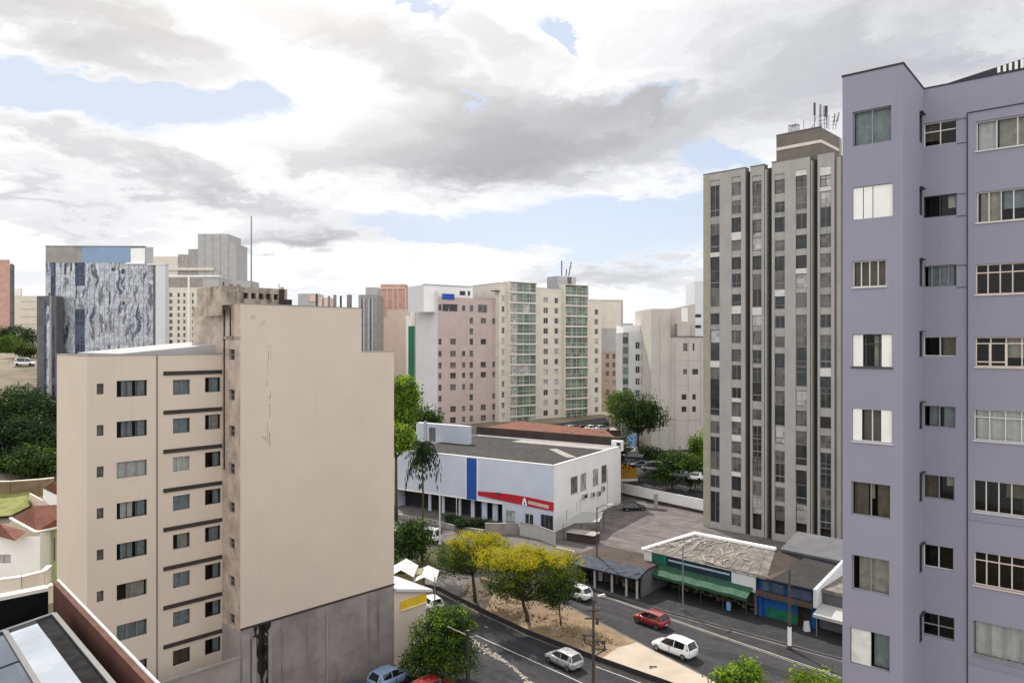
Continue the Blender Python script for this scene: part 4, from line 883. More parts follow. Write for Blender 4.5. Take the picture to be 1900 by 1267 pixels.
# pink block
Yp = 194.0; PP = (ray(812) * Yp, Yp); dR, dL = dirv(55), dirv(-35)
pk = thing('apartment_building', 'pink rendered apartment block with a white side and a blue sheet near its roof', 'building', (*PP, 0))
WR, WLf = Wall(PP, dR), Wall(PP, dL); tr_ = WR.t(927); tl_ = WLf.t(772); zt = zat(552, Yp + 3); zb = 4.0
zr = [zat(p, Yp + 6) for p in (595, 615, 634, 656, 677, 696, 717, 737, 757, 777)]; z0r = zat(572, Yp + 5)
R1 = [(WR.t(813.5), WR.t(819.5), z - .8, z + .8) for z in [z0r] + zr[2:]] + [(WR.t(835.5), WR.t(846), z - .8, z + .8) for z in zr[2:] if abs(z - zr[7]) > .1]
R1 += [(WR.t(857.5), WR.t(863.5), z - .75, z + .75) for z in [z0r] + zr[3:7] + zr[8:]] + [(WR.t(871.5), WR.t(878), z - .85, z + .85) for z in [z0r] + zr]
R1 += [(WR.t(892), WR.t(902), z - .8, z + .8) for z in (zr[0], zr[2], zr[4], zr[5], zr[8], zr[9])] + [(WR.t(913.5), WR.t(920), z - .8, z + .8) for z in (zr[0], zr[4], zr[5], zr[7], zr[8], zr[9])]
R1 += [(WR.t(821), WR.t(849), z0r - 1.0, z0r + 1.0), (WR.t(887), WR.t(904), z0r - 1.1, z0r + 1.1)]
mb = MB(); WR.face(mb, 0, tr_, zb, zt, R1, mt['pink'], .25); WLf.face(mb, 0, tl_, zb, zt + 1.6, (), mt['coolwhite'])
mb.face([WR.pt(0, zt - .1, 0), WR.pt(tr_, zt - .1, 0), WR.pt(tr_, zt - .1, -tl_), WR.pt(0, zt - .1, -tl_)], mt['roof_dark']); mb.face([WR.pt(tr_, zb, 0), WR.pt(tr_, zb, -tl_), WR.pt(tr_, zt, -tl_), WR.pt(tr_, zt, 0)], mt['pink']); mb.face([WR.pt(0, zb, -tl_), WR.pt(tr_, zb, -tl_), WR.pt(tr_, zt, -tl_), WR.pt(0, zt, -tl_)], mt['pink'])
mb.build('wall', None, pk); fill_windows(pk, WR, R1, ['glass_dark', 'glass_mid', 'glass_dark', 'glass_mid'], 'frame_grey', 2, .22)
q = MB()
for i in range(11): WR.box(q, .1, tr_ - .1, zb + 2 + i * 2.86, zb + 2.05 + i * 2.86, 0, .02)
for p in (832, 854, 867, 905): t = WR.t(p); WR.box(q, t - .06, t + .06, zb, zt - 3.0, 0, .03)
q.build('render_joint', mt['pink'], pk)
W2 = Wall(WR.xy(-.5, -1.5), dR); a, b = W2.t(786), W2.t(875); zpt = zat(531, Yp + 4)
mb = MB(); hs = [(W2.t(853), W2.t(864), zt + .7, zt + 2.0), (W2.t(868), W2.t(873), zt + .7, zt + 2.0)]; W2.face(mb, a, b, zt - 4, zpt, hs, mt['whitewall'], .2)
mb.face([W2.pt(a, zt - 4, 0), W2.pt(a, zt - 4, -9), W2.pt(a, zpt, -9), W2.pt(a, zpt, 0)], mt['coolwhite']); mb.face([W2.pt(b, zt - 4, 0), W2.pt(b, zt - 4, -9), W2.pt(b, zpt, -9), W2.pt(b, zpt, 0)], mt['coolwhite']); mb.face([W2.pt(a, zpt, 0), W2.pt(b, zpt, 0), W2.pt(b, zpt, -9), W2.pt(a, zpt, -9)], mt['roof_dark'])
mb.build('roof_storey', None, pk); fill_windows(pk, W2, hs, ['glass_dark'], 'frame_white', 1)
q = MB(); W2.box(q, a - .1, b + .15, zpt, zpt + .25, -.4, .15); q.build('coping', mt['greywall'], pk); q = MB(); WR.box(q, W2.t(875), tr_, zt, zt + .18, -.4, .1); q.build('coping', mt['greywall'], pk)
WB2 = Wall(WR.xy(0, .12), dR); q = MB(); WB2.box(q, WB2.t(820.5), WB2.t(843), zt - .6, zt + .9, .0, .08); q.build('blue_sheet', mt['tarp'], pk)
# narrow block behind it on the left
Yq = 216.0; Wq = Wall((ray(772) * Yq, Yq), (1, 0)); nb = thing('apartment_building', 'narrow blank grey block behind the left edge of the pink block', 'building', (*Wq.P, 0))
solid('wall', nb, Wq, -.4, Wq.t(786), 4, zat(551, Yq), 12, mt['greywall']); coping(nb, Wq, -.4, Wq.t(786), zat(551, Yq), 12, 'greywall')
# block with green balcony glazing
Yg = 203.0; PGr = (ray(926) * Yg, Yg)
gb = thing('apartment_building', 'cream apartment block with two bays of green glazed balconies and a roof aerial', 'building', (*PGr, 0))
def gw(n): return Wall((PGr[0] + n * .819, PGr[1] - n * .574), dirv(55))
fl = [zat(538 + 19.05 * i, Yg + 9) for i in range(13)]; zbg = 4.0
def bay(p0, p1, n, ptop, m, colpx=(), rows=fl, name='wall', depth=14, hh=.85, seed=3, fills=('glass_mid', 'glass_dark', 'glass_pale')):
    W = gw(n); a, b = W.t(p0), W.t(p1); z = zat(ptop, W.pt((a + b) / 2, 0)[1]); r_ = random.Random(seed)
    rc = [(W.t(x0), W.t(x1), zz - hh, zz + hh) for (x0, x1) in colpx for zz in rows if zz + hh < z - .4]
    solid(name, gb, W, a, b, zbg, z, depth, mt[m], rc, rev=.25); fill_windows(gb, W, rc, list(fills), 'frame_white', 2, .2, seed); coping(gb, W, a, b, z, depth, 'greywall', .2)
    return W, a, b, z
bay(926, 946, .0, 526, 'cream', [(931, 936.5)], seed=5)
bay(994, 1046, 0, 536, 'cream', [(1008.5, 1017), (1029, 1036)], seed=6)
bay(1090, 1116, 0, 557, 'cream', [(1103.5, 1110)], seed=7)
def glazed(p0, p1, n, ptop, first, nfl, side):
    W = gw(n); a, b = W.t(p0), W.t(p1); y = W.pt((a + b) / 2, 0)[1]; zt_ = zat(ptop, y); r_ = random.Random(int(p0))
    mb = MB(); W.box(mb, a + .25, b - .25, zbg, zt_ - .3, -3, -.35); mb.build('balcony_core', mt['darkgrey'], gb)
    mb = MB(); W.box(mb, a, b, zt_, zt_ + .3, -3, .1)
    for i in range(nfl):
        z = zat(first + 19.05 * i, y); W.box(mb, a, b, z - 1.62, z - 1.15, -1.2, .12)
    W.box(mb, a - .003, a + .28, zbg, zt_, -3.0, .02); W.box(mb, b - .28, b + .003, zbg, zt_, -3, .02)
    if side: s0, s1 = (a, a + (b - a) * .2); 
    mb.build('balcony_slabs', mt['cream'], gb)
    for i in range(nfl):
        z = zat(first + 19.05 * i, y); gl = MB(); fr_ = MB(); k = 4
        for j in range(k):
            c0 = a + .3 + (b - a - .6) * j / k; c1 = a + .3 + (b - a - .6) * (j + 1) / k
            f = 'glass_green' if not (side and j == 0) else 'glass_pale'
            if r_.random() < .07: f = 'glass_pale'
            W.quad(gl, c0, c1, z - 1.15, min(z + 1.22, zt_), -.12 - r_.choice([0, .05]), mt[f]); W.box(fr_, c1 - .045, c1 + .045, z - 1.149, min(z + 1.219, zt_), -.16, -.02)
        W.box(fr_, a + .3, b - .3, z - .25, z - .17, -.15, -.01)
        o = fr_.build('balcony_glazing', mt['cream'], gb); gl.build('pane', None, o)
glazed(945, 996, 1.3, 525, 534, 14, True); glazed(1048, 1092, 1.3, 530, 540, 14, False)
W = gw(.1); q = MB(); W.box(q, W.t(1044.5), W.t(1048), zbg, zat(540, 210), -.3, .15); q.build('drain_shaft', mt['darkgrey'], gb)
W = gw(-2.0); a, b = W.t(1034), W.t(1069); yy = W.pt(a, 0)[1]; q = MB(); W.box(q, a, b, zat(540, yy), zat(512, yy), -5, 0); tk = q.build('tank_room', mt['greywall'], gb)
q = MB(); W.box(q, W.t(1053), W.t(1060), zat(532, yy), zat(513, yy), 0, .12); q.build('louvre', mt['darkgrey'], tk)
for px, top, l in ((1050, 484, 0), (1063, 486, .8), (1058, 500, .2)): x, y, _ = W.pt(W.t(px), 0, -2); q = MB(); q.tube([(x, y, zat(512, y)), (x + l, y, zat(top, y))], .16, None, 6); q.build('antenna', mt['frame_dark'], gb)
W = gw(.3); q = MB(); W.box(q, W.t(918), W.t(927), zat(541, 204), zat(539.5, 204), -2, .5); q.build('roof_slab', mt['darkgrey'], gb)
# brick and grey block behind, pale block on top
Yb = 236.0; Wb = Wall((ray(1112) * Yb, Yb), (1, 0)); bk2 = thing('apartment_building', 'slim block with a grey upper panel over pinkish brown brick beside the green glazed block', 'building', (*Wb.P, 0))
zs = [zat(p, Yb) for p in (661, 677, 693, 710, 727, 744, 760)]; rc = [(Wb.t(a), Wb.t(b), z - .8, z + .8) for a, b in ((1124, 1130), (1136, 1142), (1146, 1149)) for z in zs]
solid('wall', bk2, Wb, 0, Wb.t(1153.5), 6, zat(652, Yb), 10, mt['pink'] if False else M('brown_pink_brick', (.42, .33, .27), .9, .08, .6), rc); fill_windows(bk2, Wb, rc, ['glass_mid', 'glass_pale'], 'frame_grey', 2)
q = MB(); Wb.box(q, 0, Wb.t(1153.5), zat(652, Yb) + .01, zat(609, Yb), -10, .02); q.build('grey_panel', mt['greywall'], bk2)
q = MB(); Wb.box(q, 0, Wb.t(1155), zat(609, Yb) + .01, zat(558, Yb), -10, 0); q.build('upper_storey', mt['cream'], bk2)
q = MB(); Wb.box(q, 0, Wb.t(1155), zat(558, Yb), zat(556.5, Yb), -10, .2); Wb.box(q, Wb.t(1153), Wb.t(1156), zat(606, Yb), zat(558, Yb), 0, .15); q.build('coping', mt['greywall'], bk2)
# small white office block with ribbon windows
Yo = 180.0; Wo = Wall((ray(1156) * Yo, Yo), dirv(88)); ob = thing('office_building', 'low white office block with wide ribbon windows between green glass and plain grey block', 'building', (*Wo.P, 0))
rc = [(Wo.t(a), Wo.t(b), zat(p + 6.5, Yo), zat(p - 6.5, Yo)) for p in (641, 663.5, 686, 708, 730) for (a, b) in ((1179, 1187.5), (1189, 1206.5))]
solid('wall', ob, Wo, Wo.t(1168), Wo.t(1213), 4, zat(617, Yo), 12, mt['coolwhite'], rc); fill_windows(ob, Wo, rc, ['glass_dark', 'glass_blue', 'glass_mid'], 'frame_white', 2, sub=True)
q = MB(); Wo.box(q, Wo.t(1158), Wo.t(1213), zat(617, Yo), zat(603, Yo), -11, -1.0); q.build('roof_storey', mt['whitewall'], ob)
q = MB(); Wo.box(q, Wo.t(1157), Wo.t(1176), zat(603, Yo), zat(600, Yo), -5, -1); q.build('roof_unit', mt['greywall'], ob)
sol = MB(); Wo.box(sol, Wo.t(1157), Wo.t(1168) - .003, 4, zat(617, Yo), -11, -1.5, mt['greywall']); sol.build('side_wing', None, ob)
for i in range(8): q = MB(); Wo.box(q, Wo.t(1158), Wo.t(1167), zat(625 + 19 * i + 12, Yo), zat(625 + 19 * i, Yo), -1.5, -1.4); q.build('side_window', mt['glass_green'], ob)
# plain grey-cream block left of the tower
Ye = 171.0; We = Wall((ray(1208) * Ye, Ye), dirv(86)); eb = thing('apartment_building', 'pale grey cream block with blank left wall and few dark windows beside the slab tower', 'building', (*We.P, 0))
zs = {p: zat(p, Ye) for p in (644, 690, 737, 760, 796)}
rc = [(We.t(1266), We.t(1275), zs[737] - .65, zs[737] + .65), (We.t(1286), We.t(1292.5), zs[737] - .65, zs[737] + .65), (We.t(1266), We.t(1275), zs[760] - .65, zs[760] + .65), (We.t(1286), We.t(1292.5), zs[760] - .65, zs[760] + .65), (We.t(1286), We.t(1297), zs[690] - .65, zs[690] + .65), (We.t(1269), We.t(1276), zs[690] - .6, zs[690] + .6), (We.t(1269), We.t(1277), zs[644] - .9, zs[644] + .9), (We.t(1287), We.t(1290), zs[644] - .9, zs[644] + .9)]
W2 = We; m1 = M('grey_cream_render', (.50, .465, .43), .9, .06, .3, 0, 20, .3, (.36, .33, .30))
solid('wall', eb, We, 0, We.t(1244), 3, zat(573, Ye), 16, m1); W3 = Wall(We.xy(0, -.6), dirv(86)); solid('wall', eb, W3, W3.t(1244) + .01, W3.t(1312), 3, zat(625, Ye), 15, m1, rc); fill_windows(eb, W3, rc, ['glass_dark', 'glass_dark', 'glass_mid'], 'frame_dark', 1, sub=True)
q = MB(); W3.box(q, W3.t(1243), W3.t(1312), zat(625, Ye), zat(623.5, Ye), -.4, .2); q.build('coping', mt['darkgrey'], eb)
q = MB(); W4 = Wall(We.xy(0, -3), dirv(86)); W4.box(q, W4.t(1245), W4.t(1252), zat(640, Ye), zat(571, Ye), -8, 0); q.prism([W4.xy(W4.t(1252), 0), W4.xy(W4.t(1290), 0), W4.xy(W4.t(1290), -8), W4.xy(W4.t(1252), -8)], zat(640, Ye), [zat(570, Ye), zat(562, Ye), zat(562, Ye), zat(570, Ye)]); W4.box(q, W4.t(1253), W4.t(1276), zat(640, Ye), zat(600, Ye), 0, 1.6); q.build('roof_storey', m1, eb)
q = MB(); W4.box(q, W4.t(1264), W4.t(1276), zat(596, Ye), zat(570, Ye), 0, .1); q.build('pale_panel', mt['whitewall'], eb)
q = MB(); 
for p in (1224, 1241): t = We.t(p); We.box(q, t - .05, t + .05, 4, zat(590, Ye), 0, .05)
for zz in (668, 715, 780): W3.box(q, W3.t(1250), W3.t(1300), zat(zz + .6, Ye), zat(zz, Ye), 0, .06)
for p in (1252, 1277, 1300): t = W3.t(p); W3.box(q, t - .05, t + .05, 4, zat(634, Ye), 0, .06)
q.build('render_joint', mt['greywall'], eb)
Yw = 196.0; Ww = Wall((ray(1290) * Yw, Yw), (1, 0)); wb = thing('apartment_building', 'thin strip of a white high block showing at the left edge of the slab tower', 'building', (*Ww.P, 0))
rc = [(Ww.t(1289.5), Ww.t(1301), zat(p + 3, Yw), zat(p - 3, Yw)) for p in (586, 606)]
solid('wall', wb, Ww, -.2, Ww.t(1330), 4, zat(522, Yw), 10, mt['coolwhite'], rc); fill_windows(wb, Ww, rc, ['glass_dark'], 'frame_dark', 1)
# ------------------------------------------------------------------ skyline on the left
def far_block(name, label, Y, p0, p1, ptop, m, zb=8, depth=14, cat='building', cop=True):
    W = Wall((ray(p0) * Y, Y), (1, 0)); o = thing(name, label, cat, (*W.P, 0)); return o, W, W.t(p1), zat(ptop, Y)
o, W, t, z = far_block('office_tower', 'salmon red block cut off by the left edge of the skyline', 300, -30, 21, 489, 'red_far'); solid('wall', o, W, 0, t, 10, z, 1.2, mt['red_far']); q = MB(); W.box(q, t - 6, t - 1.4, z, z + 1.6, -1.1, -.3); q.build('roof_room', mt['red_far'], o)
q = MB(); W.box(q, t - .5, t + .6, 10, z - .5, -1.0, .1); q.build('dark_side', mt['darkgrey'], o)
o, W, t, z = far_block('apartment_building', 'low pale block behind the trees beside the salmon red block', 330, 25, 70, 549, 'whitewall'); solid('wall', o, W, 0, t, 12, z, 2, mt['cream']); q = MB(); W.box(q, 0, W.t(37), z, zat(535, 330), -1.5, -.5); q.build('roof_room', mt['whitewall'], o)
q = MB()
for i in range(4): W.box(q, W.t(40), t, zat(560 + 14 * i, 330), zat(559 + 14 * i, 330), 0, .1)
q.build('render_joint', mt['greywall'], o)
# mirror-glass building
Yr = 150.0; Wr = Wall((ray(85) * Yr, Yr), dirv(88.5)); gl_ = thing('glass_building', 'mirror glass office block rippled silver and blue, with a dark blue wing on its left', 'building', (*Wr.P, 0))
tR_ = Wr.t(284); zt = zat(457.5, Yr); zf = zat(487, Yr)
q = MB(); q.prism([Wr.xy(0, -.15), Wr.xy(tR_, -.15), Wr.xy(tR_ - 10.5, -18), Wr.xy(-10, -18)], 8, zt - .01); q.build('body', mt['greywall'], gl_)
rg_ = random.Random(9); mf = MB(); nc, nr = 22, 16; kinds = []
for c in range(nc):
    stripe_blue = (c in (1, 6, 7))  # dark blue columns tint part of the painted reflection
    for r in range(nr):
        t0, t1 = tR_ * c / nc, tR_ * (c + 1) / nc; z0, z1 = 8 + (zf - 8) * r / nr, 8 + (zf - 8) * (r + 1) / nr
        nz = mnoise.noise((c * .33, r * .2, 1.0)); blue = stripe_blue and nz > -.35 or nz > .6
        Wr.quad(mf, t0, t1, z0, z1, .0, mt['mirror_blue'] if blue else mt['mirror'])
louv = mf
q = MB()
for c in range(nc + 1): t = tR_ * c / nc; Wr.box(q, t - .025, t + .025, 8, zf, -.1, .03)
for r in range(0, nr + 1): z = 8 + (zf - 8) * r / nr; Wr.box(q, 0, tR_, z - .025, z + .025, -.1, .025)
q.build('mullions', mt['frame_grey'], gl_)
# ragged dark louvres and balconies breaking the mirror
q = MB()
q = mf
for i in range(40):
    c = rg_.uniform(0, 1); r = rg_.random(); t = c * tR_; z = 10 + (zf - 10.5) * r
    w_, h_ = (rg_.uniform(.15, .35), rg_.uniform(.8, 3.2)) if c < .6 else (rg_.uniform(.5, .9), rg_.uniform(.5, 1.2))
    if t + w_ < tR_: Wr.box(q, t, t + w_, z, min(z + h_, zf), -.05, .045 + .0005 * i, mt['frame_dark'])
for i in range(30):
    c = rg_.uniform(.62, .98); r = rg_.random(); t = c * tR_; z = 10 + (zf - 11) * r; Wr.box(q, t, min(t + rg_.uniform(.5, 1.3), tR_), z, z + rg_.uniform(.25, .7), -.05, .13 + .0005 * i, mt['greywall'])
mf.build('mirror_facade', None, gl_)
q = MB(); Wr.box(q, 0, Wr.t(152), zf, zt - .02, -.1, .06); q.build('parapet_panel', mt['concrete'], gl_)
q = MB(); Wr.box(q, Wr.t(152) + .003, Wr.t(243), zf, zt - .02, -.1, .05); q.build('blue_parapet', M('sky_reflection_panel', (.20, .29, .45), .35, .08, .3, spec=.5), gl_)  # blue stands for reflected sky, put into the panel colour
q = MB(); Wr.box(q, Wr.t(243) + .003, Wr.t(269), zf, zt - .3, -.1, .09); Wr.box(q, Wr.t(236), Wr.t(270), zf - .35, zf, -.1, .45); q.build('parapet_panel', mt['whitewall'], gl_)
q = MB(); Wr.box(q, -.1, Wr.t(269), zt, zt + .18, -.6, .15); q.build('coping', mt['frame_grey'], gl_)
W5 = Wall((ray(68) * 147, 147), dirv(88.5)); q = MB(); W5.box(q, 0, W5.t(104), 8, zat(549, 147), -2.5, -.06); q.build('wing', mt['darkgrey'], gl_)
q = MB(); 
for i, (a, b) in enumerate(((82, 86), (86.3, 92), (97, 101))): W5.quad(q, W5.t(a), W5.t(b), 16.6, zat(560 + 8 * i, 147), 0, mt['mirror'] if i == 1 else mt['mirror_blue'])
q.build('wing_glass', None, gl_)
q = MB(); W5.box(q, W5.t(92.5), W5.t(96), 16.6, zat(549, 147), -.05, .1); W5.box(q, W5.t(67), W5.t(105), 8, 18.2, -.05, .3); q.build('wing_pier', mt['concrete'], gl_)
W6 = Wall((ray(284.5) * 149, 149), (1, 0)); q = MB(); W6.box(q, 0, W6.t(289), 8, zat(492, 149), -1, 0); q.build('dark_shaft', mt['darkgrey'], gl_)
q = MB(); W6.box(q, W6.t(289) + .01, W6.t(307), 8, zat(492, 149), -1.3, .1); W6.box(q, W6.t(274), W6.t(308), zat(492, 149), zat(488, 149), -1.3, .2); q.build('side_slab', mt['coolwhite'], gl_)
# cream far block, grey stepped tower
o, W, t, z = far_block('apartment_building', 'cream apartment block with many small windows between mirror glass block and beige gable', 300, 312, 405, 514, 'cream'); 
zs = [zat(547 + 12.4 * i, 300) for i in range(8)]; rc = [(W.t(a), W.t(b), zz - .9, zz + .75) for a, b in ((314, 320), (329, 333.5), (340, 344), (356, 359.5), (365, 371), (382, 388), (393, 400)) for zz in zs if zz > 20]
mb = MB(); W.face(mb, 0, W.t(378), 10, z, [r for r in rc if r[1] < W.t(378)], mt['cream'], .3); W.face(mb, W.t(378), t, 10, z, [r for r in rc if r[0] > W.t(378)], mt['greywall'], .3); mb.face([W.pt(0, z, 0), W.pt(t, z, 0), W.pt(t, z, -14), W.pt(0, z, -14)], mt['roof_dark']); mb.face([W.pt(t, 10, 0), W.pt(t, 10, -14), W.pt(t, z, -14), W.pt(t, z, 0)], mt['greywall']); mb.build('wall', None, o)  # grey right part: shade on the cream wall put into its colour
fill_windows(o, W, rc, ['glass_mid', 'glass_dark', 'glass_mid'], 'frame_grey', 2)
q = MB(); W.box(q, -.3, t + .4, z, z + .7, -2, .5); W.box(q, W.t(349), W.t(352), 10, z, -.1, .4); W.box(q, -.3, .3, 10, z, -.1, .4); q.build('white_frame', mt['whitewall'], o)
q = MB(); W.box(q, .35, W.t(348), zat(533, 300), z - .4, 0, .12); W.box(q, W.t(353), W.t(377), zat(533, 300), z - .4, 0, .12); q.build('upper_panel', mt['concrete'], o)
o, W, t, z = far_block('office_tower', 'grey stepped windowless tower, highest point of the left skyline', 420, 367, 438, 434, 'greywall')
solid('wall', o, W, 0, W.t(423), 10, z, 20, mt['greywall']); q = MB(); W.box(q, W.t(423) + .01, t, 10, zat(452, 420), -18, -.4); q.build('side_wing', mt['greywall'], o)
q = MB(); W.box(q, W.t(349), -.02, 10, zat(446, 420) - 5.0, -15, -.3); W.box(q, W.t(330), W.t(349) - .01, 10, zat(472, 420), -14, -.2); q.build('stepped_wing', M('brownish_panel', (.34, .32, .31), .9, .15, .8, blotch=.4, bcol=(.2, .19, .18)), o)
q = MB(); W.box(q, W.t(277), W.t(330) - .01, 10, zat(476, 420), -14, .2); W.box(q, W.t(305), W.t(398), zat(502, 420), zat(497, 420), -3, 1.0); q.build('front_wing', mt['cream'], o)
q = MB(); W.box(q, W.t(438) + .02, W.t(465), 10, zat(521, 420), -14, 0); q.build('low_wing', mt['greywall'], o)
q = MB()
for p in (380, 395, 409): tt = W.t(p); W.box(q, tt - .1, tt + .1, zat(530, 420), z, 0, .12)
q.build('render_joint', mt['concrete'], o)
# blocks seen over the roof of the beige block and to its right
o, W, t, z = far_block('apartment_building', 'small grey block peeping over the beige block roof behind the column stubs', 380, 553, 590, 545, 'greywall'); solid('wall', o, W, 0, t, 10, z, 12, mt['greywall']); q = MB(); W.box(q, W.t(575), t, z - 4, z - .8, 0, .4); W.box(q, t + .01, W.t(610), 10, zat(552, 380), -12, -.1); q.build('pale_wing', mt['peach_far'], o)
o, W, t, z = far_block('office_tower', 'narrow dark grey ribbed tower rising behind the step of the beige gable', 260, 665, 699, 547, 'greywall'); solid('wall', o, W, 0, t, 8, z, 14, mt['concrete']); q = MB(); W.box(q, W.t(678), t, z, zat(533, 260), -10, -.3); q.build('roof_room', mt['greywall'], o)
q = MB()
for p in (667, 674, 683, 690): W.box(q, W.t(p), W.t(p + 3), 10, z - 1.2, 0, .5)
q.build('rib', mt['greywall'], o)
q = MB(); W.box(q, W.t(670.5), W.t(673), 10, z - 1.3, 0, .06); W.box(q, W.t(686.5), W.t(689), 10, z - 1.3, 0, .06); q.build('window_strip', mt['glass_blue'], o)
o, W, t, z = far_block('apartment_building', 'peach block topped by a reddish brick upper storey with pale piers', 280, 699, 753, 536, 'peach_far')
zm = zat(587, 280); zm2 = zat(574, 280); solid('wall', o, W, 0, t, 8, zm2, 14, mt['peach_far']); solid('upper_storey', o, W, 0, t, zm2 + .01, z, 14, mt['red_far'])
q = MB(); W.box(q, W.t(699), W.t(717), zm, zm2, 0, .1); q.build('brick_panel', mt['red_far'], o); q = MB(); W.box(q, W.t(705), W.t(751), z, zat(527, 280), -9, -1); q.build('roof_room', mt['red_far'], o)
q = MB()
for p in (717.5, 728.5, 738, 752): W.box(q, W.t(p), W.t(p + 1.6), zm2 - .5, z, 0, .35)
W.box(q, 0, t, z - .01, z + .5, -.6, .45); q.build('pale_pier', mt['peach_far'], o)
q = MB(); W.box(q, t + .01, W.t(757), 8, zat(586, 280), -10, .2); q.build('side_wing', mt['whitewall'], o)
o, W, t, z = far_block('warehouse', 'building with a dark green blank wall and pale upper part left of the pink block', 235, 757.5, 776, 605, 'green_wall'); solid('wall', o, W, 0, t, 6, z, 10, mt['green_wall']); q = MB(); W.box(q, W.t(763), t, z + .01, zat(563, 235), -9, -.5); q.build('upper_wall', mt['cream'], o)
# ------------------------------------------------------------------ shops on the far pavement
S0 = (16.3, 90.0); WSH = Wall(S0, dBn)
def shop(name, label, p0, p1, ztop): 
    a, b = WSH.t(p0), WSH.t(p1); o = thing(name, label, 'shop', (*WSH.xy(a), 0)); return o, a, b
o, a, b = shop('shop_building', 'long shop with a green awning, dark fascia and junk strewn hipped sheet roof', 1196, 1404, 4.3)
mb = MB(); WSH.box(mb, a, b, 0, 3.0, -9.5, -2.2, mt['darkgrey']); WSH.box(mb, a, b, 3.0, 4.3, -9.5, -.1, mt['roof_brown']); WSH.box(mb, a, a + .3, 0, 3.0, -2.2, -.05, mt['darkgrey']); WSH.box(mb, b - .3, b, 0, 3.0, -2.2, -.05, mt['darkgrey']); mb.build('wall', None, o)
q = MB(); WSH.box(q, a, b, 2.75, 4.42, -.1, .0); q.build('fascia', mt['navy'], o)
fr = lambda f: a + (b - a) * f
q = MB(); WSH.box(q, fr(0) , fr(.075), 2.9, 4.5, .003, .12); q.build('sign_panel', mt['coolwhite'], o)
q = MB(); WSH.box(q, fr(.08), fr(.22), 3.1, 4.4, .003, .09); q.build('sign_panel', mt['teal'], o)
q = MB(); WSH.box(q, fr(.235), fr(.78), 3.75, 3.95, .003, .07); q.build('sign_strip', M('pale_blue_strip', (.33, .45, .52), .6), o)
q = MB(); WSH.box(q, fr(.80), fr(.995), 2.55, 4.25, .003, .14); q.build('sign_panel', mt['coolwhite'], o)
q = MB(); a1 = fr(.0) - .1; b1 = fr(.975); n = 16; 
for i in range(n):      # sagging cloth awning with thickness
    t0, t1 = a1 + (b1 - a1) * i / n, a1 + (b1 - a1) * (i + 1) / n; s0, s1 = .05 * math.sin(i * 1.9), .05 * math.sin((i + 1) * 1.9)
    q.hexa([WSH.pt(t0, 3.05, .02), WSH.pt(t1, 3.05, .02), WSH.pt(t1, 2.25 + s1, 1.7), WSH.pt(t0, 2.25 + s0, 1.7), WSH.pt(t0, 3.1, .02), WSH.pt(t1, 3.1, .02), WSH.pt(t1, 2.3 + s1, 1.72), WSH.pt(t0, 2.3 + s0, 1.72)])
    q.hexa([WSH.pt(t0, 1.98 + s0, 1.72), WSH.pt(t1, 1.98 + s1, 1.72), WSH.pt(t1, 1.98 + s1, 1.75), WSH.pt(t0, 1.98 + s0, 1.75), WSH.pt(t0, 2.3 + s0, 1.72), WSH.pt(t1, 2.3 + s1, 1.72), WSH.pt(t1, 2.3 + s1, 1.75), WSH.pt(t0, 2.3 + s0, 1.75)])
q.build('awning', mt['green_awning'], o)
q = MB()
for i in range(6): t = fr(.02 + .19 * i); q.tube([WSH.pt(t, .1, 1.55), WSH.pt(t, 2.3, 1.6)], .04, None, 6)
q.build('awning_post', mt['metal_dark'], o)
q = MB(); rs = random.Random(8)
for i in range(70):
    t = a + .6 + rs.random() * (b - a - 1.6); h_ = rs.uniform(.12, .5); w_ = rs.uniform(.15, .5); z = rs.choice([.14, .14, .55, .95, 1.3]); n0 = rs.uniform(-1.9, -.9); WSH.box(q, t, t + w_, z, z + h_, n0 - .3, n0)
for z in (.5, .9, 1.25): WSH.box(q, a + .6, b - 3, z, z + .045, -2.1, -1.0)
tag(q.build('shelf_goods', mt['goods'], o), kind='stuff')
# its roof: hip at the left, ridge 8 m behind the front, cream capping, loose timber and sheets
rz = 5.35; Rr_ = [WSH.pt(a - .2, 4.4, .25), WSH.pt(b + 1.2, 4.35, .25), WSH.pt(b + 1.6, 4.5, -8.6), WSH.pt(a + 1, 4.4, -10.2)]; r1, r2 = WSH.pt(a + 2.4, rz, -7.4), WSH.pt(b - 1.2, rz + .1, -7.4)
q = MB(); q.face([Rr_[0], Rr_[1], r2, r1], mt['roof_junk']); q.face([Rr_[1], Rr_[2], r2], mt['roof_brown']); q.face([Rr_[2], Rr_[3], r1, r2], mt['roof_brown']); q.face([Rr_[3], Rr_[0], r1], mt['roof_junk']); q.build('roof', None, o)
def bar(mb, p, q_, w, h): 
    p, q_ = Vector(p), Vector(q_); d = (q_ - p).normalized(); s = Vector((-d.y, d.x, 0)).normalized() * w / 2; u = Vector((0, 0, h)); mb.hexa([p - s, q_ - s, q_ + s, p + s, p - s + u, q_ - s + u, q_ + s + u, p + s + u])
q = MB(); bar(q, r1, r2, .7, .28); bar(q, Rr_[0], r1, .42, .2); bar(q, WSH.pt(a - .1, 4.45, -1.2), WSH.pt(a + 2.9, 5.5, -6.6), .25, .18); q.build('ridge_capping', mt['whitewall'], o)
q = MB(); rs = random.Random(14)
def on_roof(u, v): return lerp(lerp(Rr_[0], Rr_[1], u), lerp(r1, r2, u), v)
for i in range(55):
    u, v = rs.uniform(.05, .72), rs.uniform(.12, .95); p = on_roof(u, v); p2 = on_roof(min(.85, max(.02, u + rs.uniform(-.12, .12))), min(.98, max(.05, v + rs.uniform(-.3, .3)))); p = (p[0], p[1], p[2] + .03); p2 = (p2[0], p2[1], p2[2] + .05 + rs.uniform(0, .15)); bar(q, p, p2, rs.uniform(.05, .16), rs.uniform(.03, .08))
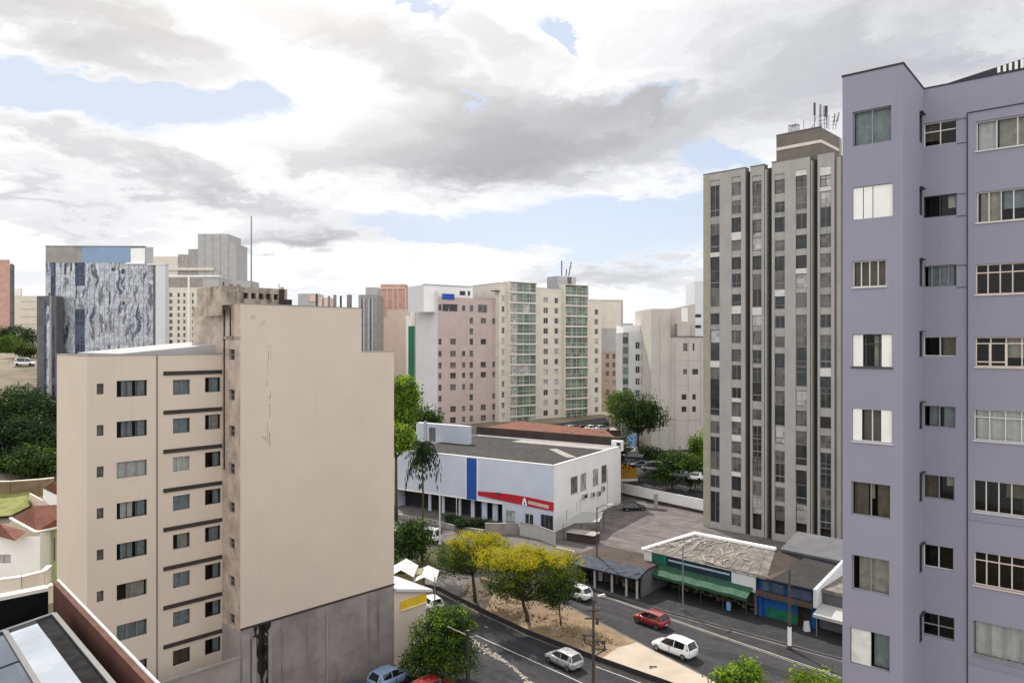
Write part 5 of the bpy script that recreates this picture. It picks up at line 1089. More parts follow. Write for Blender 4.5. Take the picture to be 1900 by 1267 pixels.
tag(q.build('roof_debris', mt['rubble'], o), kind='stuff')
q = MB()
for i in range(4):   # bent hoops of an old frame
    u = .18 + .05 * i; pts = [(*on_roof(u + .02 * math.sin(k), .1 + k * .13)[:2], on_roof(u, .1 + k * .13)[2] + .1 + .5 * math.sin(k / 6 * math.pi) * (i % 2 + .4)) for k in range(7)]; q.tube(pts, .05, None, 5)
q.build('roof_frame', mt['greywall'], o)
q = MB()
for i in range(6): u = .55 + .07 * i; p, p2 = on_roof(u, .05), on_roof(u - .02, .8); bar(q, (p[0], p[1], p[2] + .02), (p2[0], p2[1], p2[2] + .02), .9, .05)
q.build('roof_sheet', mt['roof_junk'], o)
# blue shop
o, a2, b2 = shop('shop_building', 'blue painted shop with brown beam fascia and rusty low roof, right of the green awning', 1405, 1510, 4)
mb = MB(); WSH.box(mb, a2 + .01, b2, 0, 4.2, -8.5, -.4); mb.build('wall', mt['shop_blue'], o)
q = MB(); WSH.box(q, a2 + .02, b2 - .02, 2.45, 2.85, -.39, .5); WSH.box(q, a2 + .02, b2 + .05, 4.22, 4.45, -8.5, .1); q.build('beam', mt['wood'], o)
q = MB(); WSH.box(q, a2 + .5, (a2 + b2) / 2 - .1, 2.95, 4.0, -.38, -.2); WSH.box(q, (a2 + b2) / 2 + .4, b2 - .3, 2.95, 4.0, -.38, -.2); q.build('window', mt['glass_blue'], o)
q = MB(); WSH.box(q, a2 + .1, a2 + .5, .13, 2.45, -.39, -.1); q.build('door_post', mt['blue_paint'], o)
q = MB(); WSH.box(q, a2 + .9, b2 - 1.2, .13, 1.2, -.38, -.30); q.build('lower_panel', mt['shop_green'], o)
q = MB(); WSH.box(q, b2 - 1.8, b2 - .5, .13, 2.3, -.38, -.26); q.build('doorway', mt['room'], o)
q = MB(); q.hexa([WSH.pt(a2 + 1.7, 4.3, .35), WSH.pt(b2, 4.3, .35), WSH.pt(b2, 4.3, -8.6), WSH.pt(a2 + 1.7, 4.3, -8.6), WSH.pt(a2 + 1.7, 4.47, .35), WSH.pt(b2, 4.47, .35), WSH.pt(b2, 4.7, -8.6), WSH.pt(a2 + 1.7, 4.9, -8.6)]); q.build('roof', mt['roof_dark'], o)
# right-hand shed
o, a3, b3 = shop('shed_building', 'low shed with a white sloping party wall and corrugated canopy beside the lilac building', 1511, 1640, 4)
mb = MB(); WSH.box(mb, a3 + .05, b3, 0, 3.9, -12, -1.2); mb.build('wall', mt['darkgrey'], o)
WA = Wall(WSH.xy(a3 + .1, .3), dA); q = MB(); q.hexa([WSH.pt(a3 + .02, 2.6, .35), WSH.pt(a3 + .34, 2.6, .35), WSH.pt(a3 + .34, 2.6, -11), WSH.pt(a3 + .02, 2.6, -11), WSH.pt(a3 + .02, 4.5, .35), WSH.pt(a3 + .34, 4.5, .35), WSH.pt(a3 + .34, 6.3, -11), WSH.pt(a3 + .02, 6.3, -11)]); q.build('party_wall', mt['coolwhite'], o)
q = MB(); WSH.box(q, a3 + .36, b3, 3.92, 4.3, -11.5, -.9); q.build('roof', mt['roof_junk'], o)
q = MB()
for i in range(26): t = a3 + .4 + i * .42; q.hexa([WSH.pt(t, 2.75, -.9), WSH.pt(t + .42, 2.75, -.9), WSH.pt(t + .42, 2.25, 1.4), WSH.pt(t, 2.25, 1.4), WSH.pt(t, 2.83, -.9), WSH.pt(t + .42, 2.79, -.9), WSH.pt(t + .42, 2.29, 1.4), WSH.pt(t, 2.33, 1.4)])
WSH.box(q, a3 + .36, b3, 2.0, 2.24, 1.3, 1.38); q.build('canopy', mt['greywall'], o)
q = MB(); q.tube([WSH.pt(a3 + .7, .1, 1.2), WSH.pt(a3 + .7, 2.3, 1.25)], .06, None, 6); q.tube([WSH.pt(a3 + 4.2, .1, 1.2), WSH.pt(a3 + 4.2, 2.3, 1.25)], .06, None, 6); q.build('canopy_post', mt['metal_grey'], o)
# long shed behind the roofs, at the foot of the tower
Wk = Wall(WSH.xy(0, -11.2), dBn); o = thing('shed_building', 'long dark sheet metal shed roof along the foot of the slab tower', 'shed', (*Wk.xy(9), 0)); q = MB(); c0, c1 = Wk.t(1450), Wk.t(1600); Wk.box(q, c0, c1, 0, 4.4, -4.5, 0); q.build('wall', mt['darkgrey'], o)
q = MB(); q.hexa([Wk.pt(c0, 4.42, .3), Wk.pt(c1, 4.42, .3), Wk.pt(c1, 4.42, -4.8), Wk.pt(c0, 4.42, -4.8), Wk.pt(c0, 4.7, .3), Wk.pt(c1, 4.7, .3), Wk.pt(c1, 5.9, -4.8), Wk.pt(c0, 5.9, -4.8)]); q.build('roof', mt['darkgrey'], o)
# low arcade shop in front of the car park
La = Wall(g2(1068, 1078), Vector((g2(1192, 1110)[0] - g2(1068, 1078)[0], g2(1192, 1110)[1] - g2(1068, 1078)[1])).normalized()[:]); a4, b4 = 0, La.t(1191)
o = thing('shop_building', 'low open fronted shop with slate blue fascia and brown flat roof below the car park', 'shop', (*La.P, 0))
q = MB(); La.box(q, a4, b4, 0, 2.9, -6.2, -3); La.box(q, a4, a4 + .3, 0, 2.9, -3, -.2); La.box(q, b4 - .3, b4, 0, 2.9, -3, -.2); q.build('wall', mt['darkgrey'], o)
q = MB(); La.box(q, a4 - .2, b4 + .1, 2.95, 3.2, -6.4, -1.2); q.build('roof', mt['roof_brown'], o)
q = MB(); q.hexa([La.pt(a4 - .2, 2.4, 1.2), La.pt(b4 + .1, 2.4, 1.2), La.pt(b4 + .1, 2.94, -1.4), La.pt(a4 - .2, 2.94, -1.4), La.pt(a4 - .2, 2.55, 1.2), La.pt(b4 + .1, 2.55, 1.2), La.pt(b4 + .1, 3.2, -1.19), La.pt(a4 - .2, 3.2, -1.19)]); q.build('canopy', mt['blue_canopy'], o)
q = MB()
for f in (.02, .36, .62, .83, .98): t = a4 + (b4 - a4) * f; La.box(q, t - .1, t + .1, .1, 2.45, .7, .9)
q.build('front_pillar', mt['greywall'], o)
q = MB()
for i in range(26): t = a4 + .8 + rs.random() * (b4 - 2); La.box(q, t, t + rs.uniform(.2, .6), .13, rs.uniform(.5, 1.7), -2.6, -2.0)
tag(q.build('shelf_goods', mt['goods'], o), kind='stuff')
# ------------------------------------------------------------------ walls about the car park
def wall_run(name, label, pts, h, th, m, cat='wall', cap=None, z0=0.0):
    mb = MB(); mb_c = MB()
    for i in range(len(pts) - 1):
        p, q_ = Vector((*pts[i], 0)), Vector((*pts[i + 1], 0)); d = (q_ - p).normalized(); s = Vector((-d.y, d.x, 0)) * th / 2; zz0, zz1 = (z0, z0) if not callable(z0) else (z0(*pts[i]), z0(*pts[i + 1]))
        mb.hexa([p - s + Vector((0, 0, zz0 - .6)), q_ - s + Vector((0, 0, zz1 - .6)), q_ + s + Vector((0, 0, zz1 - .6)), p + s + Vector((0, 0, zz0 - .6)), p - s + Vector((0, 0, zz0 + h)), q_ - s + Vector((0, 0, zz1 + h)), q_ + s + Vector((0, 0, zz1 + h)), p + s + Vector((0, 0, zz0 + h))], mt[m])
        if cap:
            s2 = s * 1.5; mb.hexa([p - s2 + Vector((0, 0, zz0 + h + .003)), q_ - s2 + Vector((0, 0, zz1 + h + .003)), q_ + s2 + Vector((0, 0, zz1 + h + .003)), p + s2 + Vector((0, 0, zz0 + h + .003)), p - s2 + Vector((0, 0, zz0 + h + .1)), q_ - s2 + Vector((0, 0, zz1 + h + .1)), q_ + s2 + Vector((0, 0, zz1 + h + .1)), p + s2 + Vector((0, 0, zz0 + h + .1))], mt[cap])
    return tag(mb.build(name, None), label, cat)
wall_run('boundary_wall', 'long white wall along the back of the car park', [wr0, wr1], 2.35, .25, 'whitewall')
d = Vector((wr1[0] - wr0[0], wr1[1] - wr0[1])).normalized(); nn = Vector((d.y, -d.x)) * .22
wall_run('plinth', 'dark earth bank along the foot of the white car park wall', [(wr0[0] + nn.x, wr0[1] + nn.y), (wr1[0] + nn.x, wr1[1] + nn.y)], .45, .3, 'roof_brown', 'bank')
pb = gp(1216, 942); q = MB(); q.box(pb[0] - .3, pb[0] + .3, pb[1] - .75, pb[1] - .15, 0, 2.5); q.box(pb[0] - .36, pb[0] + .36, pb[1] - .81, pb[1] - .09, 2.503, 2.65); tag(q.build('gate_pillar', mt['concrete']), 'square grey brown pillar standing in front of the long white wall', 'pillar')
# yellow kiosk behind the store corner
yk = (ray(1167) * 147.0, 147.0); kz = ground_z(*yk); o = thing('kiosk', 'small orange yellow kiosk top over a white base beside the white store', 'kiosk', (*yk, 0)); q = MB(); q.box(yk[0] - 2.3, yk[0] + 1.6, yk[1] - 1, yk[1] + 2, 0, zat(888, 146)); q.build('base', mt['whitewall'], o)
z0, z1 = zat(888, 146) + .003, zat(863, 146); q = MB(); q.prism([(yk[0] - 2.2, yk[1] - .9), (yk[0] + 1.5, yk[1] - .9), (yk[0] + 1.5, yk[1] + 1.9), (yk[0] - 2.2, yk[1] + 1.9)], z0, [z1 - .35, z1, z1 - .1, z1 - .3]); q.build('cabin', mt['yellow'], o, bevel=.1)
# walls and steps in front of the store
wall_run('boundary_wall', 'pale blue grey wall with dark gate left of the car park entrance, before the store', [g2(1030, 1012), g2(1000, 1000), g2(965, 992)], 1.9, .2, 'greywall', cap='concrete_dark')
wall_run('boundary_wall', 'dark stained stone wall before the store, behind the yellow topped trees', [g2(962, 991), g2(900, 990)], 1.6, .22, 'concrete_dark', cap='concrete')
wall_run('boundary_wall', 'low kerbed planting wall curving along the shrubs before the store entrance', [g2(898, 992), g2(850, 985), g2(800, 972), g2(738, 962)], .7, .25, 'concrete', cap='concrete')
wall_run('boundary_wall', 'low grey block wall at the lower edge of the car park', [g2(1032, 1030), g2(1066, 1038)], 1.2, .25, 'greywall')
wall_run('retaining_wall', 'rubble stone wall with pale broken coping at the top of the sandy bank', [g2(893, 1080), g2(960, 1100), g2(1030, 1122)], .55, .4, 'rubble', cap='sand')
# canvas awning and lean-to against the white store
aw = thing('market_canopy', 'grey canvas canopy on posts against the white side of the store', 'canopy', (8.5, 114, 0)); q = MB()
c = [gp(1045, 972, 2.4), gp(1112, 968, 2.3), gp(1120, 950, 2.9), gp(1078, 950, 3.1)]
for i in range(6):
    for j in range(6):
        P_ = lambda u, v: tuple(Vector(lerp(lerp(c[0], c[1], u), lerp(c[3], c[2], u), v)) + Vector((0, 0, -.35 * math.sin(u * math.pi) * math.sin(v * math.pi))))
        u0, u1, v0, v1 = i / 6, (i + 1) / 6, j / 6, (j + 1) / 6; q.hexa([P_(u0, v0), P_(u1, v0), P_(u1, v1), P_(u0, v1)] + [tuple(Vector(x) + Vector((0, 0, .05))) for x in (P_(u0, v0), P_(u1, v0), P_(u1, v1), P_(u0, v1))])
q.build('canvas', mt['blind'], aw)
for p in c: q = MB(); q.tube([(p[0], p[1], 0), (p[0], p[1], p[2])], .05, None, 6); q.build('post', mt['metal_dark'], aw)
wall_run('lean_to', 'small dark lean-to roof edge between canvas canopy and car park', [g2(1056, 1000), g2(1108, 1008)], 1.3, 1.6, 'roof_brown', 'lean-to', cap='concrete')
# ------------------------------------------------------------------ buildings behind the gable foot
PH = WG.xy(g2_ + .02, 0); WHs = Wall(PH, dA); hh = WHs.t(791); o = thing('house', 'small beige house wall with a white sloping roof and yellow sign beside the gable', 'house', (*PH, 0))
q = MB(); q.prism([WHs.xy(0), WHs.xy(hh), WHs.xy(hh, -5), WHs.xy(0, -5)], -1, [7.6, 6.6, 6.6, 7.6], mt['beige']); q.build('wall', None, o)
q = MB(); q.hexa([WHs.pt(0, 7.62, .35), WHs.pt(hh + .5, 6.55, .35), WHs.pt(hh + .5, 6.55, -5.2), WHs.pt(0, 7.62, -5.2), WHs.pt(0, 7.86, .35), WHs.pt(hh + .5, 6.79, .35), WHs.pt(hh + .5, 6.79, -5.2), WHs.pt(0, 7.86, -5.2)]); q.build('roof', mt['white_metal'], o)
q = MB(); WHs.box(q, .7, hh - .05, 5.75, 6.5, .0, .12); q.build('sign_panel', mt['yellow_sign'], o); q = MB(); WHs.box(q, .7, hh - .05, 5.62, 5.75, 0, .16); q.build('sign_trim', M('pale_yellow', (.85, .75, .35), .6), o)
cx, cy = ray(770) * 78, 78.0; o = thing('market_stall', 'white gabled canvas stall roofs over an olive screen, right of the gable top of slope', 'stall', (cx, cy, 0)); zc = zat(1060, 78)
q = MB()
for dx, w_, h_, z_ in ((-1.2, 2.2, .75, zc), (1.2, 2.0, .55, zc - .55)):
    for s in (-1, 1): q.hexa([(cx + dx, cy - 2, z_ + h_), (cx + dx, cy + 2, z_ + h_), (cx + dx + s * w_ * .6, cy + 2, z_), (cx + dx + s * w_ * .6, cy - 2, z_), (cx + dx, cy - 2, z_ + h_ + .06), (cx + dx, cy + 2, z_ + h_ + .06), (cx + dx + s * w_ * .6, cy + 2, z_ + .06), (cx + dx + s * w_ * .6, cy - 2, z_ + .06)])
q.build('canvas', mt['white_metal'], o); q = MB(); q.box(cx - 2.4, cx + .9, cy - .5, cy + 1.5, -.5, zc - .1); q.build('screen', M('olive_screen', (.22, .22, .12), .85), o); q = MB()
for dx in (-2.4, 0, 2.3): q.tube([(cx + dx, cy - 1.8, -.5), (cx + dx, cy - 1.8, zc)], .07, None, 6)
q.build('post', mt['metal_grey'], o)
# ------------------------------------------------------------------ houses on the left slope
o = thing('house', 'white house with a brown red hipped tile roof left of the beige block', 'house', (-50, 76, 0))
Wl = Wall((ray(-30) * 76, 76), dirv(86)); ta_, tb2 = 0, Wl.t(74); rcs = [(Wl.t(-8), Wl.t(20), zat(1048, 75.5), zat(1032, 75.5))]
mb = MB(); Wl.face(mb, ta_, tb2, 3, zat(996, 76), rcs, mt['whitewall'], .2); mb.face([Wl.pt(tb2, 3, 0), Wl.pt(tb2, 3, -6), Wl.pt(tb2, 10, -6), Wl.pt(tb2, 10, 0)], mt['whitewall']); Wl.face(mb, tb2, Wl.t(130), 3, zat(990, 79), (), mt['whitewall']) if False else None
W7 = Wall(Wl.xy(tb2, -2.0), dirv(86)); r7 = [(W7.t(88), W7.t(93), 6.4, 9.0), (W7.t(98), W7.t(102), 6.4, 9.0)]; W7.face(mb, 0, W7.t(140), 3, 10.0, r7, mt['pale_green'], .15)
mb.build('wall', None, o); window(o, Wl, rcs[0], 'glass_pale', 'frame_grey', 2); [window(o, W7, r, 'glass_dark', 'frame_white', 1) for r in r7]
rf_ = mt['roof_red']
e = [gp(20, 962, 10.2), gp(66, 987, 10.1), gp(135, 972, 10.2), gp(150, 950, 10.4)]; rdg = [gp(63, 938, 12.0), gp(150, 934, 12.2)]
q = MB(); th = Vector((0, 0, -.18))
for f in ([e[0], e[1], rdg[0]], [e[1], e[2], rdg[1], rdg[0]], [e[2], e[3], rdg[1]], [e[0], rdg[0], rdg[1], e[3]]): q.face(f, rf_)
q.face([tuple(Vector(p) + th) for p in e], rf_)
for i in range(2): q.face([e[i], e[i + 1], tuple(Vector(e[i + 1]) + th), tuple(Vector(e[i]) + th)], mt['curtain_white'])
q.build('roof', None, o)
q = MB(); bar(q, tuple(Vector(e[0]) + Vector((0, 0, .02))), tuple(Vector(e[1]) + Vector((0, 0, .02))), .35, .12); bar(q, e[1], e[2], .5, .1); q.build('eaves', mt['whitewall'], o)
e2 = [gp(-40, 985, 10.0), gp(28, 1003, 9.9), gp(50, 986, 10.1), gp(-20, 965, 10.4)]; rd2 = [gp(-30, 968, 11.0), gp(2, 973, 10.9)]
q = MB(); q.face([e2[0], e2[1], rd2[1], rd2[0]], rf_); q.face([e2[1], e2[2], rd2[1]], rf_); q.face([e2[2], e2[3], rd2[0], rd2[1]], rf_); q.build('roof', None, o)
# terrace wall curving in front
pts = [gp(x, y, 8.3)[:2] for x, y in ((-60, 1075), (0, 1077), (40, 1072), (80, 1062), (92, 1052))]
wall_run('terrace_wall', 'curved cream terrace wall below the white house', pts, 2.0, .3, 'cream', cap='whitewall', z0=6.4)
pts = [gp(x, y, 6.9)[:2] for x, y in ((-60, 1120), (0, 1108), (60, 1098), (112, 1082))]
wall_run('terrace_wall', 'lower pale garden wall nearest the black roof', pts, 1.0, .5, 'cream', cap='cream', z0=6.0)
o = thing('house', 'red roofed house end behind the sloping pale wall, partly hidden by the beige block', 'house', (-55, 96, 0)); e = [gp(80, 905, 11.6), gp(112, 921, 11.5), gp(160, 915, 11.5), gp(150, 895, 11.6)]; rr_ = [gp(100, 893, 13.0), gp(150, 890, 13.2)]
q = MB(); q.face([e[0], e[1], rr_[0]], rf_); q.face([e[1], e[2], rr_[1], rr_[0]], rf_); q.face([e[0], rr_[0], rr_[1], e[3]], rf_); q.build('roof', None, o); q = MB(); q.prism([p[:2] for p in e], 6, 11.45, mt['whitewall']); q.build('wall', None, o)
wl_pts = [(gp(54, 915, 10.6)[0], gp(54, 915, 10.6)[1]), (gp(112, 947, 9.6)[0], gp(112, 947, 9.6)[1])]
q = MB(); p, q2 = wl_pts; q.hexa([(p[0], p[1], 6), (q2[0], q2[1], 6), (q2[0], q2[1] + .3, 6), (p[0], p[1] + .3, 6), (p[0], p[1], 10.6), (q2[0], q2[1], 9.6), (q2[0], q2[1] + .3, 9.6), (p[0], p[1] + .3, 10.6)]); tag(q.build('garden_wall', mt['peach_far']), 'pale pink garden wall sloping down beside the small lawn', 'wall')
lw = [gp(-60, 962, 9.3), gp(20, 956, 9.2), gp(56, 938, 9.3), gp(56, 912, 10.4), gp(-60, 918, 10.2)]
q = MB(); q.face([(x, y, z) for x, y, z in lw]); tag(q.build('lawn', mt['lawn']), kind='structure')
wall_run('garden_wall', 'long buff coloured wall between the lawn and the dark trees', [gp(-70, 912, 10.5)[:2], gp(20, 912, 10.5)[:2], gp(72, 908, 10.5)[:2], gp(100, 905, 10.5)[:2]], 1.6, .3, 'sand', cap='cream', z0=10.2)
# ------------------------------------------------------------------ roof of the nearest building, lower left
C0 = (-19.1, 30.7); o = thing('rooftop_building', 'near black flat roof with brown inner parapet in the bottom left corner', 'building', (*C0, 0))
RU = (.683, -.730); RV = (-.730, -.683)
def rp(u, v): return (C0[0] + RU[0] * u + RV[0] * v, C0[1] + RU[1] * u + RV[1] * v)     # u: along the brown parapet towards the camera, v: in over the roof
L1, L2 = 20.0, 16.0
q = MB(); q.prism([rp(0, 0), rp(L1, 0), rp(L1, L2), rp(0, L2)], 0, 18.6, mt['brown_wall'], mt['black_roof']); q.build('roof', None, o)
def rbox(mb, u0, u1, v0, v1, z0, z1, m=None): mb.prism([rp(u0, v0), rp(u1, v0), rp(u1, v1), rp(u0, v1)], z0, z1, m)
q = MB(); rbox(q, .02, L1, .0, .14, 18.61, 19.86); q.build('parapet', mt['brown_wall'], o)
q = MB(); rbox(q, -.1, L1, -.10, -.02, 19.863, 19.99); q.build('coping', mt['curtain_white'], o)
q = MB(); rbox(q, -.05, L1, -.015, .16, 19.864, 19.93); q.build('flashing', mt['brown_wall'], o)
q = MB(); rbox(q, .0, .3, .37, L2, 18.61, 19.7); q.build('parapet', mt['black_roof'], o)
q = MB(); rbox(q, -.15, .34, .37, L2, 19.703, 19.85); q.build('coping', mt['cream'], o)
# skylight standing on that roof
sk = thing('skylight', 'large pitched glass skylight in grey metal frame on the near black roof', 'skylight', (*rp(4, 4), 18.6))
c = [gp(100, 1147, 19.4), gp(205, 1270, 19.4), None, gp(-40, 1180, 19.3)]; ux = Vector(c[1]) - Vector(c[0]); vx = (Vector((RV[0], RV[1], 0)) * 4.6)
c0 = Vector(c[0]); ux = Vector((RU[0], RU[1], 0)) * 9.0
def sp_(a, b, z=0): p = c0 + ux * a + vx * b; return (p.x, p.y, 19.55 + z - .68 * b)
q = MB(); b_ = MB()
for (p, r) in ((sp_(0, 0), sp_(1, 0)), (sp_(0, 0), sp_(0, .5)), (sp_(0, .5), sp_(0, 1)), (sp_(1, 0), sp_(1, 1)), (sp_(0, .34), sp_(1, .34)), (sp_(0, .68), sp_(1, .68))): bar(q, tuple(Vector(p) - Vector((0, 0, .08))), tuple(Vector(r) - Vector((0, 0, .08))), .17, .16)
bar(q, tuple(Vector(sp_(.36, .34)) - Vector((0, 0, .05))), tuple(Vector(sp_(.36, 1)) - Vector((0, 0, .05))), .05, .09)
q.build('frame', mt['skyl_frame'], sk)
q = MB()
for b0, b1 in ((.13, .34),): q.face([sp_(0, b0), sp_(1, b0), sp_(1, b1), sp_(0, b1)])
p2 = MB(); p2.face([sp_(0, 0), sp_(1, 0), sp_(1, .127), sp_(0, .127)], mt['black_roof']); p2.face([sp_(0, .34), sp_(1, .34), sp_(1, 1), sp_(0, 1)], glass('tinted_skylight_glass', (.16, .19, .24), .04, .6, .02, .9, cvar=.1)); p2.build('pane', None, sk)  # black strip of the pane is a dark reflection painted in roof colour
q.build('pane', glass('skylight_glass', (.80, .85, .92), .03, .8, .02, 1.0, cvar=.05), sk)
q = MB(); q.prism([sp_(.01, .02)[:2], sp_(.99, .02)[:2], sp_(.99, .98)[:2], sp_(.01, .98)[:2]], 18.61, 18.74); q.build('upstand', mt['frame_dark'], sk)

# parking deck and dark shed behind the hall
dk = (ray(1085) * 176, 176.0); o = thing('parking_deck', 'raised concrete parking deck behind the red tiled hall roof', 'deck', (*dk, 0)); q = MB(); q.box(dk[0] - 11, dk[0] + 8, 171, 183, 3, 8.6); q.build('slab', mt['concrete'], o)
q = MB(); q.box(dk[0] - 11, dk[0] + 8, 170.8, 170.98, 8.0, 9.3); q.build('parapet', mt['roof_brown'], o)
o = thing('shed_building', 'long black roofed shed at the foot of the green glazed block', 'shed', (ray(1050) * 188, 188, 0)); q = MB(); x0, x1 = ray(985) * 188, ray(1128) * 188; q.prism([(x0, 186), (x1, 186), (x1, 193), (x0, 193)], 3, [zat(804, 186), zat(783, 186), zat(774, 193), zat(792, 193)]); q.build('wall', mt['coping'], o)
# ------------------------------------------------------------------ cars
def car(label, loc, az, pnt, kind='hatch', group=None, cat='car', name='parked_car', detail=True):
    o = thing(name, label, cat, loc, group, local=True, rz=R(90 - az))
    L = {'hatch': 3.95, 'sedan': 4.35, 'suv': 4.5, 'van': 4.4}[kind]; hl = L / 2; hw = .86; P = mt[pnt]
    def ring(x, w, zb, zt, crown=.03):
        return [(x, -w * .86, zb), (x, -w, zb + .16), (x, -w * 1.0, (zb + zt) / 2 + .06), (x, -w * .95, zt - .06), (x, -w * .84, zt), (x, 0, zt + crown), (x, w * .84, zt), (x, w * .95, zt - .06), (x, w, (zb + zt) / 2 + .06), (x, w, zb + .16), (x, w * .86, zb)]
    hood = .93 if kind != 'van' else 1.0
    tail = {'hatch': .96, 'sedan': .98, 'suv': 1.02, 'van': 1.05}[kind]
    st = [(-hl, hw * .80, .40, tail - .16), (-hl + .10, hw * .93, .30, tail - .03), (-hl + .55, hw, .24, tail), (-.6, hw * 1.01, .22, .95), (.5, hw, .22, .93), (hl - 1.0, hw, .24, hood - .02), (hl - .45, hw * .97, .25, hood - .10), (hl - .12, hw * .88, .30, hood - .24), (hl, hw * .72, .38, hood - .36)]
    b = MB(); b.loft([ring(*s) for s in st]); b.build('body', P, o, smooth=True)
    if kind == 'hatch': cb = [(-hl + .16, .70, .58, .93, 1.0), (-hl + .50, .74, .57, .93, 1.40), (-.35, .77, .60, .93, 1.48), (.32, .75, .58, .92, 1.40), (1.12, .66, .62, .88, .90)]
    elif kind == 'sedan': cb = [(-hl + .62, .68, .62, .95, .98), (-hl + 1.2, .74, .57, .94, 1.36), (-.25, .77, .59, .93, 1.43), (.4, .75, .57, .92, 1.36), (1.22, .66, .62, .88, .90)]
    elif kind == 'suv': cb = [(-hl + .10, .72, .60, .98, 1.05), (-hl + .40, .76, .60, .98, 1.54), (-.5, .79, .62, .96, 1.62), (.45, .77, .60, .95, 1.53), (1.25, .68, .64, .90, .93)]
    else: cb = [(-hl + .05, .76, .68, 1.0, 1.70), (-hl + .35, .80, .70, 1.0, 1.86), (.2, .80, .70, .98, 1.88), (.95, .78, .66, .98, 1.72), (1.75, .70, .64, .96, 1.0)]
    def cring(x, wb, wt, zb, zt): return [(x, -wb, zb), (x, -wt, zt - .02), (x, -wt * .7, zt + .02), (x, 0, zt + .035), (x, wt * .7, zt + .02), (x, wt, zt - .02), (x, wb, zb)]
    g_ = MB(); g_.loft([cring(*s) for s in cb]); g_.build('side_window', mt['car_glass'], o, smooth=False)
    r_ = MB(); i0, i1 = 1, 3
    ins = lambda s, k: [(s[0] + k, y * 1.03, z + .018) for (_, y, z) in cring(s[0], s[1], s[2], s[3], s[4])[1:6]]
    r_.loft([ins(cb[1], -.04), ins(cb[2], 0), ins(cb[3], .03)], closed=False); r_.build('roof', P, o, smooth=True)
    p = MB()
    for s in (-1, 1):
        def edge(i): return Vector((cb[i][0], s * cb[i][2] * 1.02, cb[i][4]))
        def bel(i, dx=0): return Vector((cb[i][0] + dx, s * cb[i][1] * 1.02, cb[i][3]))
        p.tube([edge(3), bel(4)], .045, None, 6); p.tube([edge(1), bel(0)], .075, None, 6); p.tube([edge(2), Vector((cb[2][0] + .05, s * cb[2][1] * 1.02, cb[2][3]))], .04, None, 6); p.tube([edge(1), edge(2), edge(3)], .04, None, 6)
        if kind in ('hatch', 'suv', 'van'): p.hexa([Vector((cb[1][0] - .08, s * .73, .92)), Vector((cb[1][0] + .28, s * .77, .92)), Vector((cb[1][0] + .28, s * .80, .92)), Vector((cb[1][0] - .08, s * .76, .92)), edge(1) + Vector((-.05, -s * .02, 0)), edge(1) + Vector((.22, -s * .02, .01)), edge(1) + Vector((.22, s * .025, .01)), edge(1) + Vector((-.05, s * .025, 0))])
    p.build('pillar', P, o, smooth=False)
    for x in (hl - .78, -hl + .72):
        for s in (-1, 1):
            t = MB(); t.tube([(x, s * (hw - .20), .31), (x, s * (hw + .012), .31)], .31, None, 18); w = t.build('wheel', mt['tyre'], o)
            if detail: t = MB(); t.tube([(x, s * (hw + .005), .31), (x, s * (hw + .02), .31)], .205, None, 12); t.build('rim', mt['rim'], w)
    for s in (-1, 1):
        h = MB(); h.hexa([(hl - .16, s * .42, .55), (hl - .03, s * .42, .55), (hl - .14, s * .74, .57), (hl - .35, s * .76, .57), (hl - .22, s * .42, .70), (hl - .10, s * .42, .68), (hl - .19, s * .73, .71), (hl - .42, s * .76, .73)]); h.build('headlight', mt['lamp_clear'], o)
        zt = .62; h = MB(); h.hexa([(-hl - .01, s * .48, zt), (-hl + .12, s * .48, zt), (-hl + .16, s * .79, zt), (-hl + .03, s * .76, zt), (-hl + .01, s * .48, zt + .2), (-hl + .14, s * .48, zt + .2), (-hl + .2, s * .78, zt + .22), (-hl + .05, s * .75, zt + .22)]); h.build('tail_light', mt['lamp_red'], o)
        h = MB(); h.hexa([(.78, s * .84, .92), (.92, s * .84, .92), (.90, s * 1.02, .93), (.80, s * 1.02, .93), (.78, s * .84, 1.04), (.92, s * .84, 1.04), (.90, s * 1.02, 1.05), (.80, s * 1.02, 1.05)]); h.build('mirror', P, o)
    if detail:
        h = MB(); h.box(hl - .10, hl + .012, -.5, .5, .36, .48); h.build('grille', mt['frame_dark'], o)
        h = MB(); h.box(-hl - .02, -hl + .1, -.24, .24, .46, .58); h.build('number_plate', mt['plate'], o)
        h = MB()
        for s in (-1, 1):
            h.box(-.05, .01, s * .868 - .004, s * .868 + .004, .34, .92); h.box(-hl + 1.0, hl - 1.1, s * .845 - .03, s * .845 + .03, .24, .31)
        h.build('door_seam', mt['frame_dark'], o)
    return o
def gz(px, py, z): return gp(px, py, z)
UP = -43.0
car('red hatchback with a glossy roof driving on the main road', gz(1208, 1158, .012), UP, 'p_red', 'hatch', name='car')
car('white hatchback on the main road beside the pale concrete verge', gz(1251, 1211, .012), UP + 1, 'p_white', 'suv', name='car')
car('silver hatchback on the lower road beneath the utility pole', gz(1046, 1233, -.53), UP + 2, 'p_silver', 'hatch', name='car')
car('white car half hidden behind the right side of the yellow topped tree', gz(1070, 1108, .012), UP, 'p_white', 'hatch', name='car')
car('black sedan in the far corner of the car park by the white store', gz(1175, 946, .016), 80, 'p_black', 'sedan')
car('white hatchback by the rubble at the top of the lower road', gz(797, 1128, -.53), -38, 'p_white', 'hatch')
car('pale blue car at the foot of the stained concrete wall, nose to the bush', (-10.4, 62.4, .76), 43, 'p_blue', 'hatch')
car('dark navy car against the stained concrete wall behind the pale blue car', (-13.0, 59.7, .76), 43, 'p_navy', 'sedan')
car('bright red car under the leafy bush at the bottom', (-6.6, 60.2, .76), 43, 'p_red', 'suv')
car('dark car parked beyond the grass patch, nearest the gable edge', gz(757, 1004, .016), -60, 'p_grey', 'sedan')
